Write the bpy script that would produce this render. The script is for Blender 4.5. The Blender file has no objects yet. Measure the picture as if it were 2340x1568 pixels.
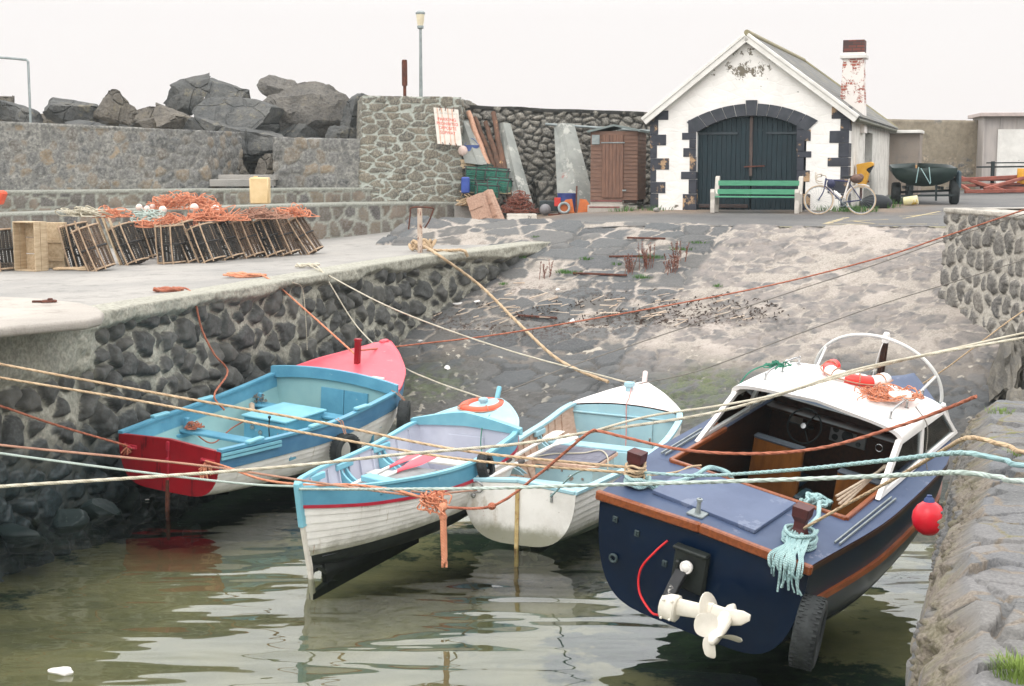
import bpy, math, random
import numpy as np
from mathutils import Vector, Matrix, Euler
from mathutils.geometry import delaunay_2d_cdt
R = math.radians
sc = bpy.context.scene
COL = sc.collection
rng = random.Random(7)
# ------------------------------------------------------------------ camera geometry (used to turn measured photo points into places)
F = 3250.0; TH = math.atan(399 / 3250.0); CT, ST = math.cos(TH), math.sin(TH); EYE = 4.4
def _ray(u, v):
    dx = (u - 1170) / F; dy = -(v - 784) / F
    return dx, CT + dy * ST, -ST + dy * CT
def gz(u, v, z):
    a, b, c = _ray(u, v); k = (z - EYE) / c
    return Vector((a * k, b * k, z))
def gy(u, v, y):
    a, b, c = _ray(u, v); k = y / b
    return Vector((a * k, y, c * k + EYE))
# ------------------------------------------------------------------ objects
def tag(o, label=None, cat=None, group=None, kind=None):
    if label: o['label'] = label
    if cat: o['category'] = cat
    if group: o['group'] = group
    if kind: o['kind'] = kind
    return o
def thing(name, label, cat, loc=(0, 0, 0), rz=0.0, group=None, rot=None):
    o = bpy.data.objects.new(name, None); COL.objects.link(o)
    o.empty_display_size = .2
    o.location = loc
    o.rotation_euler = rot if rot is not None else (0, 0, rz)
    return tag(o, label, cat, group)
def copy_tree(o, parent=None):
    c = o.copy(); COL.objects.link(c)
    if parent is not None: c.parent = parent
    for ch in list(o.children): copy_tree(ch, c)
    return c
class MB:
    """collects verts and faces for one mesh"""
    def __init__(s): s.v = []; s.f = []; s.sm = []
    def add(s, vs, fs, sm=False, M=None):
        n = len(s.v)
        if M is not None: vs = [M @ Vector(p) for p in vs]
        s.v += [tuple(p) for p in vs]
        s.f += [tuple(i + n for i in f) for f in fs]; s.sm += [sm] * len(fs)
        return s
    def box(s, c, d, b=0.0, M=None, rz=0.0):
        x, y, z = d[0] / 2, d[1] / 2, d[2] / 2
        b = min(b, x * .9, y * .9, z * .9)
        vs = []; fs = []
        if b <= 0:
            vs = [(i * x, j * y, k * z) for i in (-1, 1) for j in (-1, 1) for k in (-1, 1)]
            fs = [(0, 1, 3, 2), (4, 6, 7, 5), (0, 4, 5, 1), (2, 3, 7, 6), (0, 2, 6, 4), (1, 5, 7, 3)]
        else:
            ix = {}
            for i in (-1, 1):
                for j in (-1, 1):
                    for k in (-1, 1):
                        for a in range(3):
                            p = [i * (x - b), j * (y - b), k * (z - b)]
                            p[a] = (i, j, k)[a] * (x, y, z)[a]
                            ix[(i, j, k, a)] = len(vs); vs.append(tuple(p))
            q = [(-1, -1), (1, -1), (1, 1), (-1, 1)]
            for a in range(3):
                for sg in (-1, 1):
                    f = []
                    for (m, n) in q:
                        t = [0, 0, 0]; t[a] = sg; t[(a + 1) % 3] = m; t[(a + 2) % 3] = n
                        f.append(ix[(t[0], t[1], t[2], a)])
                    fs.append(tuple(f if sg > 0 else f[::-1]))
            for a in range(3):
                b1, c1 = (a + 1) % 3, (a + 2) % 3
                for m in (-1, 1):
                    for n in (-1, 1):
                        t0 = [0, 0, 0]; t1 = [0, 0, 0]
                        t0[a], t1[a] = -1, 1; t0[b1] = t1[b1] = m; t0[c1] = t1[c1] = n
                        f = [ix[(*t0, b1)], ix[(*t1, b1)], ix[(*t1, c1)], ix[(*t0, c1)]]
                        fs.append(tuple(f if m * n < 0 else f[::-1]))
            for i in (-1, 1):
                for j in (-1, 1):
                    for k in (-1, 1):
                        f = [ix[(i, j, k, a)] for a in range(3)]
                        fs.append(tuple(f if i * j * k > 0 else f[::-1]))
        T = Matrix.Translation(Vector(c)) @ Matrix.Rotation(rz, 4, 'Z')
        if M is not None: T = M @ T
        return s.add(vs, fs, False, T)
    def bar(s, p0, p1, w, h, b=0.0, up=(0, 0, 1)):
        p0, p1 = Vector(p0), Vector(p1); d = p1 - p0; L = d.length
        if L < 1e-6: return s
        x = d / L; u = Vector(up)
        if abs(x.dot(u)) > .98: u = Vector((1, 0, 0))
        y = u.cross(x).normalized(); z = x.cross(y)
        M = Matrix(((x.x, y.x, z.x, 0), (x.y, y.y, z.y, 0), (x.z, y.z, z.z, 0), (0, 0, 0, 1)))
        M.translation = (p0 + p1) / 2
        return s.box((0, 0, 0), (L, w, h), b, M)
    def tube(s, pts, r, n=8, closed=False, sm=True, cap=True):
        pts = [Vector(p) for p in pts]; m = len(pts)
        rr = r if isinstance(r, (list, tuple)) else [r] * m
        up = None; rings = []
        for i in range(m):
            a = pts[(i - 1) % m] if (closed or i > 0) else pts[i]
            b = pts[(i + 1) % m] if (closed or i < m - 1) else pts[i]
            t = (b - a)
            t = t.normalized() if t.length > 1e-9 else Vector((0, 0, 1))
            if up is None:
                up = Vector((0, 0, 1)) if abs(t.z) < .9 else Vector((1, 0, 0))
            nn = (up - t * up.dot(t))
            if nn.length < 1e-6:
                nn = Vector((1, 0, 0)) - t * t.x
            nn.normalize(); bb = t.cross(nn); up = nn
            rings.append([pts[i] + (nn * math.cos(k * 2 * math.pi / n) + bb * math.sin(k * 2 * math.pi / n)) * rr[i] for k in range(n)])
        vs = [p for q in rings for p in q]; fs = []
        for i in range(m if closed else m - 1):
            j = (i + 1) % m
            for k in range(n):
                k2 = (k + 1) % n
                fs.append((i * n + k, i * n + k2, j * n + k2, j * n + k))
        s.add(vs, fs, sm)
        if cap and not closed:
            s.add(rings[0], [tuple(range(n))[::-1]]); s.add(rings[-1], [tuple(range(n))])
        return s
    def lathe(s, prof, n=20, M=None, sm=True):
        vs = []; fs = []
        for (r, z) in prof:
            for k in range(n):
                a = 2 * math.pi * k / n; vs.append((r * math.cos(a), r * math.sin(a), z))
        for i in range(len(prof) - 1):
            for k in range(n):
                k2 = (k + 1) % n
                fs.append((i * n + k, i * n + k2, (i + 1) * n + k2, (i + 1) * n + k))
        if prof[0][0] > 1e-4: fs.append(tuple(range(n))[::-1])
        if prof[-1][0] > 1e-4: fs.append(tuple(range((len(prof) - 1) * n, len(prof) * n)))
        return s.add(vs, fs, sm, M)
    def ball(s, c, r, n=14, sq=(1, 1, 1)):
        prof = [(math.sin(math.pi * i / 8) * r, -math.cos(math.pi * i / 8) * r) for i in range(9)]
        prof[0] = (1e-5, -r); prof[-1] = (1e-5, r)
        return s.lathe(prof, n, Matrix.Translation(Vector(c)) @ Matrix.Diagonal((*sq, 1)))
    def torus(s, c, r, t, n=32, m=10, M=None, tz=None):
        vs = []; fs = []
        for i in range(n):
            a = 2 * math.pi * i / n
            for j in range(m):
                b = 2 * math.pi * j / m
                q = r + t * math.cos(b)
                vs.append((q * math.cos(a) + c[0], q * math.sin(a) + c[1], (tz or t) * math.sin(b) + c[2]))
        for i in range(n):
            for j in range(m):
                i2, j2 = (i + 1) % n, (j + 1) % m
                fs.append((i * m + j, i2 * m + j, i2 * m + j2, i * m + j2))
        return s.add(vs, fs, True, M)
    def prism(s, poly, h, M=None, z0=0.0):
        n = len(poly)
        vs = [(p[0], p[1], z0) for p in poly] + [(p[0], p[1], z0 + h) for p in poly]
        fs = [tuple(range(n))[::-1], tuple(range(n, 2 * n))] + [(i, (i + 1) % n, n + (i + 1) % n, n + i) for i in range(n)]
        return s.add(vs, fs, False, M)
    def loft(s, rings, closed=False, cap=False, sm=True):
        m = len(rings[0]); vs = [p for q in rings for p in q]; fs = []
        for i in range(len(rings) - 1):
            for k in range(m if closed else m - 1):
                k2 = (k + 1) % m
                fs.append((i * m + k, i * m + k2, (i + 1) * m + k2, (i + 1) * m + k))
        s.add(vs, fs, sm)
        if cap:
            s.add(rings[0], [tuple(range(m))[::-1]]); s.add(rings[-1], [tuple(range(m))])
        return s
    def build_each(s, name, mat, parent=None, **kw):
        """one object for each separate piece"""
        par = list(range(len(s.v)))
        def root(i):
            while par[i] != i: par[i] = par[par[i]]; i = par[i]
            return i
        for f in s.f:
            for j in f[1:]: par[root(j)] = root(f[0])
        gr = {}
        for f, m_ in zip(s.f, s.sm): gr.setdefault(root(f[0]), []).append((f, m_))
        out = []
        for g in gr.values():
            ix = {}; q = MB()
            for f, m_ in g:
                for j in f:
                    if j not in ix: ix[j] = len(q.v); q.v.append(s.v[j])
                q.f.append(tuple(ix[j] for j in f)); q.sm.append(m_)
            out.append(q.build(name, mat, parent, **kw))
        return out
    def build(s, name, mat, parent=None, ang=40, fix=False, **kw):
        me = bpy.data.meshes.new(name)
        me.from_pydata(s.v, [], s.f); me.materials.append(mat)
        me.polygons.foreach_set('use_smooth', [bool(x) for x in s.sm])
        if fix:
            import bmesh
            bm = bmesh.new(); bm.from_mesh(me); bmesh.ops.recalc_face_normals(bm, faces=bm.faces); bm.to_mesh(me); bm.free()
        if any(s.sm): me.set_sharp_from_angle(angle=R(ang))
        me.update()
        o = bpy.data.objects.new(name, me); COL.objects.link(o)
        if parent is not None: o.parent = parent
        tag(o, **kw)
        return o
def cat_rom(pts, k=8, closed=False):
    P = [Vector(p) for p in pts]; n = len(P); out = []
    if n < 3 and not closed:
        return [P[0].lerp(P[1], i / k) for i in range(k + 1)]
    for i in range(n if closed else n - 1):
        p1, p2 = P[i], P[(i + 1) % n]
        p0 = P[(i - 1) % n] if (closed or i > 0) else p1 * 2 - p2
        p3 = P[(i + 2) % n] if (closed or i < n - 2) else p2 * 2 - p1
        for j in range(k):
            t = j / k
            out.append(.5 * ((2 * p1) + (p2 - p0) * t + (2 * p0 - 5 * p1 + 4 * p2 - p3) * t * t + (3 * p1 - p0 - 3 * p2 + p3) * t ** 3))
    if not closed: out.append(P[-1])
    return out
# ------------------------------------------------------------------ numpy noise
def _h(ix, iy, seed):
    a = (ix.astype(np.int64) * 374761393 + iy.astype(np.int64) * 668265263 + seed * 1442695041) & 0xFFFFFFFF
    a = ((a ^ (a >> 13)) * 1274126177) & 0xFFFFFFFF
    a = ((a ^ (a >> 16)) * 2246822519) & 0xFFFFFFFF
    return ((a ^ (a >> 15)) & 0xFFFFFF) / float(0x1000000)
def vn(x, y, seed=0):
    x0 = np.floor(x); y0 = np.floor(y); fx = x - x0; fy = y - y0
    fx = fx * fx * (3 - 2 * fx); fy = fy * fy * (3 - 2 * fy)
    a = _h(x0, y0, seed); b = _h(x0 + 1, y0, seed); c = _h(x0, y0 + 1, seed); d = _h(x0 + 1, y0 + 1, seed)
    return (a * (1 - fx) + b * fx) * (1 - fy) + (c * (1 - fx) + d * fx) * fy
def fbm(x, y, seed=0, o=4):
    s = 0; a = .5; t = 0
    for i in range(o):
        s = s + a * vn(x * 2 ** i + 17.3 * i, y * 2 ** i - 9.1 * i, seed + i); t += a; a *= .5
    return s / t
def sstep(a, b, x):
    t = np.clip((x - a) / (b - a), 0, 1); return t * t * (3 - 2 * t)
def stones(x, y, sx, sy, seed=0, jit=.75, row=.5, warp=.12, size_var=.25):
    """irregular stones: returns distance to the joint (in cell units) and two random ids per stone"""
    wx = x / sx + (fbm(x * 1.7 / sx, y * 1.7 / sy, seed + 50, 3) - .5) * 2 * warp
    wy = y / sy + (fbm(x * 1.7 / sx + 31, y * 1.7 / sy, seed + 60, 3) - .5) * 2 * warp
    gy_ = np.floor(wy); F1 = np.full(x.shape, 9.0); F2 = np.full(x.shape, 9.0); I = np.zeros(x.shape); J = np.zeros(x.shape)
    for dj in (-1, 0, 1):
        cy = gy_ + dj
        off = row * np.mod(cy, 2) + .35 * _h(cy, cy * 0, seed + 9)
        gx_ = np.floor(wx - off)
        for di in (-2, -1, 0, 1, 2):
            cx = gx_ + di
            px = cx + off + .5 + (_h(cx, cy, seed) - .5) * jit; py = cy + .5 + (_h(cx, cy, seed + 1) - .5) * jit
            w = (_h(cx, cy, seed + 2) - .5) * size_var
            d = np.hypot(wx - px, wy - py) - w
            m = d < F1
            F2 = np.where(m, F1, np.minimum(F2, d)); 
            I = np.where(m, _h(cx, cy, seed + 3), I); J = np.where(m, _h(cx, cy, seed + 4), J)
            F1 = np.where(m, d, F1)
    return (F2 - F1) * .5, I, J
def grid_mesh(name, X, Y, Z, mat, attrs=None, parent=None, sm=True, **kw):
    """mesh from 2-D coordinate arrays"""
    n, m = X.shape
    me = bpy.data.meshes.new(name)
    co = np.stack([X, Y, Z], -1).reshape(-1, 3).astype(np.float32)
    i = np.arange((n - 1) * (m - 1)); r = i // (m - 1); c = i % (m - 1); a = r * m + c
    f = np.stack([a, a + 1, a + m + 1, a + m], -1).astype(np.int32)
    me.vertices.add(len(co)); me.vertices.foreach_set('co', co.ravel())
    me.loops.add(f.size); me.loops.foreach_set('vertex_index', f.ravel())
    me.polygons.add(len(f)); me.polygons.foreach_set('loop_start', np.arange(0, f.size, 4, dtype=np.int32))
    me.polygons.foreach_set('loop_total', np.full(len(f), 4, np.int32))
    me.update(calc_edges=True)
    me.polygons.foreach_set('use_smooth', np.full(len(f), sm))
    for k, v in (attrs or {}).items():
        at = me.attributes.new(k, 'FLOAT', 'POINT'); at.data.foreach_set('value', np.asarray(v, np.float32).ravel())
    me.materials.append(mat); me.validate(); me.update()
    o = bpy.data.objects.new(name, me); COL.objects.link(o)
    if parent is not None: o.parent = parent
    tag(o, **kw)
    return o
# ------------------------------------------------------------------ materials
def lin(r, g=None, b=None):
    if g is None: r, g, b = r
    return tuple(((c / 255) / 12.92 if c / 255 <= .04045 else ((c / 255 + .055) / 1.055) ** 2.4) for c in (r, g, b)) + (1,)
class NT:
    def __init__(s, name):
        s.m = bpy.data.materials.new(name); s.m.use_nodes = True; s.t = s.m.node_tree; s.t.nodes.clear()
        s.out = s.t.nodes.new('ShaderNodeOutputMaterial'); s.b = s.t.nodes.new('ShaderNodeBsdfPrincipled')
        s.t.links.new(s.b.outputs[0], s.out.inputs[0]); s._tc = None
    def n(s, typ, **kw):
        x = s.t.nodes.new(typ)
        for k, v in kw.items(): setattr(x, k, v)
        return x
    def L(s, a, b): s.t.links.new(a, b)
    def inp(s, sock, v):
        if hasattr(v, 'is_output'): s.L(v, sock)
        else: sock.default_value = v
    def co(s, kind='Object', scale=(1, 1, 1)):
        if s._tc is None: s._tc = s.n('ShaderNodeTexCoord')
        m = s.n('ShaderNodeMapping'); s.L(s._tc.outputs[kind], m.inputs['Vector']); m.inputs['Scale'].default_value = scale
        return m.outputs[0]
    def noise(s, scale, det=5, rough=.6, vec=None, dist=0.0):
        x = s.n('ShaderNodeTexNoise'); x.inputs['Scale'].default_value = scale; x.inputs['Detail'].default_value = det
        x.inputs['Roughness'].default_value = rough; x.inputs['Distortion'].default_value = dist
        s.L(vec if vec is not None else s.co(), x.inputs['Vector']); return x.outputs[0]
    def ramp(s, f, stops, mode='LINEAR'):
        x = s.n('ShaderNodeValToRGB'); x.color_ramp.interpolation = mode; e = x.color_ramp.elements
        while len(e) < len(stops): e.new(.5)
        for i, (p, c) in enumerate(stops):
            e[i].position = p; e[i].color = c if len(c) == 4 else (*c, 1)
        s.inp(x.inputs[0], f); return x.outputs[0]
    def mr(s, f, a, b, c=0., d=1.):
        x = s.n('ShaderNodeMapRange', interpolation_type='SMOOTHSTEP'); s.inp(x.inputs[0], f)
        for i, v in enumerate((a, b, c, d)): x.inputs[i + 1].default_value = v
        return x.outputs[0]
    def mix(s, f, a, b, bt='MIX'):
        x = s.n('ShaderNodeMix', data_type='RGBA', blend_type=bt)
        s.inp(x.inputs[0], f); s.inp(x.inputs[6], a); s.inp(x.inputs[7], b); return x.outputs[2]
    def math(s, op, a, b=0.):
        x = s.n('ShaderNodeMath', operation=op); s.inp(x.inputs[0], a); s.inp(x.inputs[1], b); return x.outputs[0]
    def attr(s, name):
        x = s.n('ShaderNodeAttribute'); x.attribute_name = name; return x.outputs['Fac']
    def pos(s):
        g = s.n('ShaderNodeNewGeometry'); x = s.n('ShaderNodeSeparateXYZ'); s.L(g.outputs['Position'], x.inputs[0]); return x.outputs
    def bump(s, h, st=.3, dist=.02):
        x = s.n('ShaderNodeBump'); x.inputs['Strength'].default_value = st; x.inputs['Distance'].default_value = dist
        s.L(h, x.inputs['Height']); s.L(x.outputs[0], s.b.inputs['Normal'])
    def fin(s, col, rough=.6, metal=0., spec=.4):
        s.inp(s.b.inputs['Base Color'], col); s.inp(s.b.inputs['Roughness'], rough)
        s.b.inputs['Metallic'].default_value = metal; s.b.inputs['Specular IOR Level'].default_value = spec
        return s.m
def pm(name, c1, c2, scale=6., rough=.6, bump=.15, bs=60., dist=.004, metal=0., spec=.4, st=(1, 1, 1), spots=None, coord='Object'):
    """two-tone noisy surface; spots = (colour, noise scale, threshold[, stretch])"""
    t = NT(name); v = t.co(coord, st)
    col = t.mix(t.mr(t.noise(scale, 6, .6, v), .3, .7), lin(c1), lin(c2))
    if spots:
        for sp in (spots if isinstance(spots, list) else [spots]):
            vv = t.co(coord, sp[3]) if len(sp) > 3 else v
            col = t.mix(t.mr(t.noise(sp[1], 8, .7, vv), sp[2], sp[2] + .06), col, lin(sp[0]))
    if bump: t.bump(t.noise(bs, 4, .6, v), bump, dist)
    return t.fin(col, rough, metal, spec)
# ------------------------------------------------------------------ world, sun, camera
w = bpy.data.worlds.new("World"); sc.world = w; w.use_nodes = True
nt = w.node_tree; nt.nodes.clear()
SUN_EL, SUN_AZ = R(52), R(215)
sky = nt.nodes.new('ShaderNodeTexSky'); sky.sky_type = 'NISHITA'; sky.sun_disc = False
sky.sun_elevation = SUN_EL; sky.sun_rotation = SUN_AZ; sky.air_density = 1.0; sky.dust_density = 4.0; sky.ozone_density = 1.0
tc = nt.nodes.new('ShaderNodeTexCoord'); sx = nt.nodes.new('ShaderNodeSeparateXYZ'); nt.links.new(tc.outputs['Generated'], sx.inputs[0])
cr = nt.nodes.new('ShaderNodeValToRGB'); e = cr.color_ramp.elements
# cloud sheet of an overcast day: about three times brighter overhead than at the horizon
e[0].position = 0.0; e[0].color = (.366, .346, .338, 1)
e[1].position = 1.0; e[1].color = (1.0, .985, .98, 1)
for p, c in ((.105, (.374, .355, .347, 1)), (.20, (.48, .47, .468, 1)), (.29, (.74, .73, .73, 1)), (.37, (1.0, .99, .99, 1)), (.60, (.96, .95, .945, 1))):
    q = e.new(p); q.color = c
nt.links.new(sx.outputs[2], cr.inputs[0])
sc_ = nt.nodes.new('ShaderNodeVectorMath'); sc_.operation = 'SCALE'; sc_.inputs[3].default_value = 28.0
nt.links.new(cr.outputs[0], sc_.inputs[0])
mx = nt.nodes.new('ShaderNodeMix'); mx.data_type = 'RGBA'; mx.inputs[0].default_value = .93
nt.links.new(sky.outputs[0], mx.inputs[6]); nt.links.new(sc_.outputs[0], mx.inputs[7])
bg = nt.nodes.new('ShaderNodeBackground'); bg.inputs[1].default_value = .1
nt.links.new(mx.outputs[2], bg.inputs[0])
wo = nt.nodes.new('ShaderNodeOutputWorld'); nt.links.new(bg.outputs[0], wo.inputs[0])
sl = bpy.data.lights.new('sun', 'SUN'); sl.energy = .8; sl.angle = R(25); sl.color = (1, .96, .9)
so = bpy.data.objects.new('sun', sl); COL.objects.link(so)
# light comes from behind the camera's left shoulder
so.rotation_euler = (R(38), 0, R(-35))
cd = bpy.data.cameras.new('camera'); co_ = bpy.data.objects.new('camera', cd); COL.objects.link(co_)
cd.sensor_width = 36; cd.lens = 50; cd.clip_end = 3000; cd.clip_start = .1
co_.location = (0, 0, EYE); co_.rotation_euler = (R(90) - TH, 0, 0); sc.camera = co_
sc.view_settings.view_transform = 'Standard'; sc.view_settings.look = 'None'; sc.view_settings.gamma = 1
sc.view_settings.exposure = 0.0
sc.cycles.max_bounces = 8; sc.cycles.transparent_max_bounces = 12; sc.cycles.use_denoising = True
# ------------------------------------------------------------------ ground heights
HC = np.array([(-6.3, 17.3, 2.5), (-5.5, 19.2, 2.5), (-4.5, 22, 2.52), (-3.3, 25.1, 2.58), (-2.1, 28.3, 2.63), (-.8, 29.6, 2.7), (.67, 31.2, 2.8), (1.55, 31.6, 3.07),
               (4.9, 30, 3.2), (8.5, 28.1, 3.28), (3.4, 35, 3.38), (7.9, 33.4, 3.42), (8.0, 32.4, 3.36), (5.0, 33.2, 3.34), (-14, 40, 2.55), (-9, 27, 2.5), (-4.8, 36, 2.63), (-1.4, 38, 2.98), (1.4, 37.5, 3.24), (1.5, 36.4, 3.28), (.5, 36.6, 3.17), (2.4, 35.6, 3.33),
               (11.2, 43.8, 3.6), (20, 46, 3.7), (14, 28, 3.4), (9.9, 38, 3.5), (12, 38, 3.5), (-11.9, 33, 2.52), (-12, 15, 2.5), (-20, 20, 2.5), (12, 20, 3.4), (3, 45, 3.4), (30, 60, 3.8), (-10, 60, 3.4)])
def _tps(r2): return np.where(r2 > 0, r2 * np.log(r2 + 1e-12), 0)
_n = len(HC); _A = np.zeros((_n + 3, _n + 3)); _d2 = ((HC[:, None, :2] - HC[None, :, :2]) ** 2).sum(-1)
_A[:_n, :_n] = _tps(_d2) + np.eye(_n) * .05; _A[:_n, _n] = 1; _A[:_n, _n + 1:] = HC[:, :2]; _A[_n, :_n] = 1; _A[_n + 1:, :_n] = HC[:, :2].T
_wt = np.linalg.solve(_A, np.r_[HC[:, 2], 0, 0, 0])
def H(x, y):
    x = np.asarray(x, float); y = np.asarray(y, float)
    d2 = (x[..., None] - HC[:, 0]) ** 2 + (y[..., None] - HC[:, 1]) ** 2
    return np.clip((_tps(d2) * _wt[:_n]).sum(-1) + _wt[_n] + _wt[_n + 1] * x + _wt[_n + 2] * y, 2.42, 3.9)
def Hz(x, y): return float(H(np.array([x]), np.array([y]))[0])
def on_ground(u, v):
    """photo point -> place on the road or quay"""
    z = 3.0
    for _ in range(25):
        p = gz(u, v, z); z = .5 * z + .5 * Hz(p.x, p.y)
    return gz(u, v, z)
SA = (.8621, -.5068); SG = (.5068, .8621)      # across and up the slipway
def slip_xy(s, t): return .3 + SA[0] * s + SG[0] * t, 24 + SA[1] * s + SG[1] * t
def slip_st(x, y): return (x - .3) * SA[0] + (y - 24) * SA[1], (x - .3) * SG[0] + (y - 24) * SG[1]
def slip_z(x, y): return .15 + .206 * (x - .3) + .351 * (y - 24)
def on_slip(u, v):
    a, b, c = _ray(u, v); k = (.15 - .0618 - 8.424 - EYE) / (c - .206 * a - .351 * b)
    return Vector((a * k, b * k, c * k + EYE))
# ------------------------------------------------------------------ stone materials
def stone_mat(name, pal, mort, wetc=(22, 30, 30), rough=.85, moss=None, fine=26., wet_rough=.45, speck=.75):
    t = NT(name); v = t.co('Object')
    idn = t.attr('a_id'); m = t.attr('a_mort'); wet = t.attr('a_wet')
    n1 = t.noise(3.2, 6, .65, v); n2 = t.noise(fine, 5, .65, v)
    st = t.ramp(idn, [(i / max(1, len(pal) - 1), lin(c)) for i, c in enumerate(pal)])
    st = t.mix(t.mr(n2, .35, .75, 0., speck), st, lin(tuple(min(255, c * 1.45 + 14) for c in pal[len(pal) // 2])))
    st = t.mix(t.mr(n1, .45, .8, 0, .6), st, lin(tuple(c * .55 for c in pal[len(pal) // 2])))
    mo = t.mix(t.mr(n2, .3, .7), lin(mort[0]), lin(mort[1]))
    mo = t.mix(t.mr(n1, .5, .75, 0, .55), mo, lin(tuple(c * .62 for c in mort[0])))
    col = t.mix(m, st, mo)
    if moss:
        col = t.mix(t.math('MULTIPLY', t.attr('a_moss'), t.mr(t.noise(9, 6, .7, v), .42, .6)), col, lin(moss))
    col = t.mix(t.math('MULTIPLY', wet, .88), col, t.mix(t.mr(n2, .3, .7), lin(wetc), lin(tuple(c * 1.9 for c in wetc))))
    t.bump(t.math('ADD', t.noise(55, 5, .7, v), t.math('MULTIPLY', n2, 1.4)), .5, .008)
    ro = t.mr(wet, 0, 1, rough, wet_rough)
    return t.fin(col, ro, 0, .35)
def masonry(name, path, ztop, zbot, mat, cell=(.35, .25), res=.045, cap=.5, relief=.03, prof=(.04, .16), ml=.35, seed=1, batter=0., face=None,
            row=.5, jit=.75, warp=.12, ms=None, wet=None, topdrop=0., moss=None, cap_rough=.02, msoft=.06, gaps=.6, **kw):
    """stone wall along a path (outside on its right-hand side): a relief of separate stones and mortar, then its top"""
    P = [Vector((p[0], p[1], 0)) for p in path]
    zt_ = ztop if isinstance(ztop, (list, tuple)) else [ztop] * len(P)
    zb_ = zbot if isinstance(zbot, (list, tuple)) else [zbot] * len(P)
    X = []; Y = []; T = []; B = []; S = []; s0 = 0; NX = []
    for i in range(len(P) - 1):
        d = P[i + 1] - P[i]; n = max(2, int(d.length / res))
        for k in range(n + (1 if i == len(P) - 2 else 0)):
            f = k / n; q = P[i] + d * f; X.append(q.x); Y.append(q.y); S.append(s0 + d.length * f)
            T.append(zt_[i] * (1 - f) + zt_[i + 1] * f); B.append(zb_[i] * (1 - f) + zb_[i + 1] * f)
            NX.append((d.y / d.length, -d.x / d.length))
        s0 += d.length
    X, Y, T, B, S = map(np.array, (X, Y, T, B, S)); N = np.array(NX)
    k = max(1, int(.12 / res)); ker = np.ones(2 * k + 1) / (2 * k + 1)
    Ns = np.stack([np.convolve(np.pad(N[:, i], k, 'edge'), ker, 'valid') for i in (0, 1)], 1)
    Nm = Ns / np.linalg.norm(Ns, axis=1, keepdims=True)
    T = T + (fbm(S * 1.3, S * 0, seed + 5, 3) - .5) * topdrop
    hmax = float((T - B).max()); nr = max(3, int(hmax / res)); nc_ = max(2, int(cap / (res * 1.6)))
    f = np.linspace(0, 1, nr + 1)[:, None]
    Z = B[None] + (T - B)[None] * f; D = T[None] - Z
    off = batter * D
    cc = np.linspace(0, 1, nc_ + 1)[1:, None] * cap
    Zc = np.repeat(T[None], nc_, 0); Dc = np.repeat(-cc, len(S), 1)
    Z = np.vstack([Z, Zc]); off = np.vstack([off, np.repeat(-cc, len(S), 1)]); D = np.vstack([D, Dc])
    SS = np.repeat(S[None], Z.shape[0], 0)
    e, I, J = stones(SS, D + 50, cell[0], cell[1], seed, jit, row, warp)
    h = sstep(prof[0], prof[1], e) * (.65 + .35 * J)
    mlv = ml(SS, D, Z) if callable(ml) else ml
    mlv = mlv + (fbm(SS * 2.2, D * 2.2, seed + 7, 4) - .5) * .35
    mask = sstep(-msoft, msoft, mlv - h); gap = np.exp(-((mlv - h - .02) / .09) ** 2) * sstep(.35, .6, fbm(SS * 3.1, D * 3.1, seed + 12, 3)) * gaps
    hh = np.maximum(h, mlv) - .55 * gap
    disp = relief * hh + (fbm(SS * 9, D * 9, seed + 8, 3) - .5) * relief * .35 + (fbm(SS * .7, D * .7, seed + 11, 2) - .5) * relief * 1.2
    top = D <= 1e-6
    edge = np.exp(-np.maximum(0, -D) / .05) * top
    oo = np.where(top, off + disp * edge, off + disp)
    XX = X[None] + Nm[None, :, 0] * oo; YY = Y[None] + Nm[None, :, 1] * oo
    ZZ = np.where(top, Z + cap_rough * (hh - .5) , Z)
    WV = wet(SS, D, Z, XX, YY) if wet else np.zeros_like(Z)
    at = {'a_mort': mask, 'a_id': I, 'a_wet': WV}
    if moss: at['a_moss'] = moss(SS, D, Z)
    return grid_mesh(name, XX, YY, ZZ, mat, at, **kw)
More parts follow.
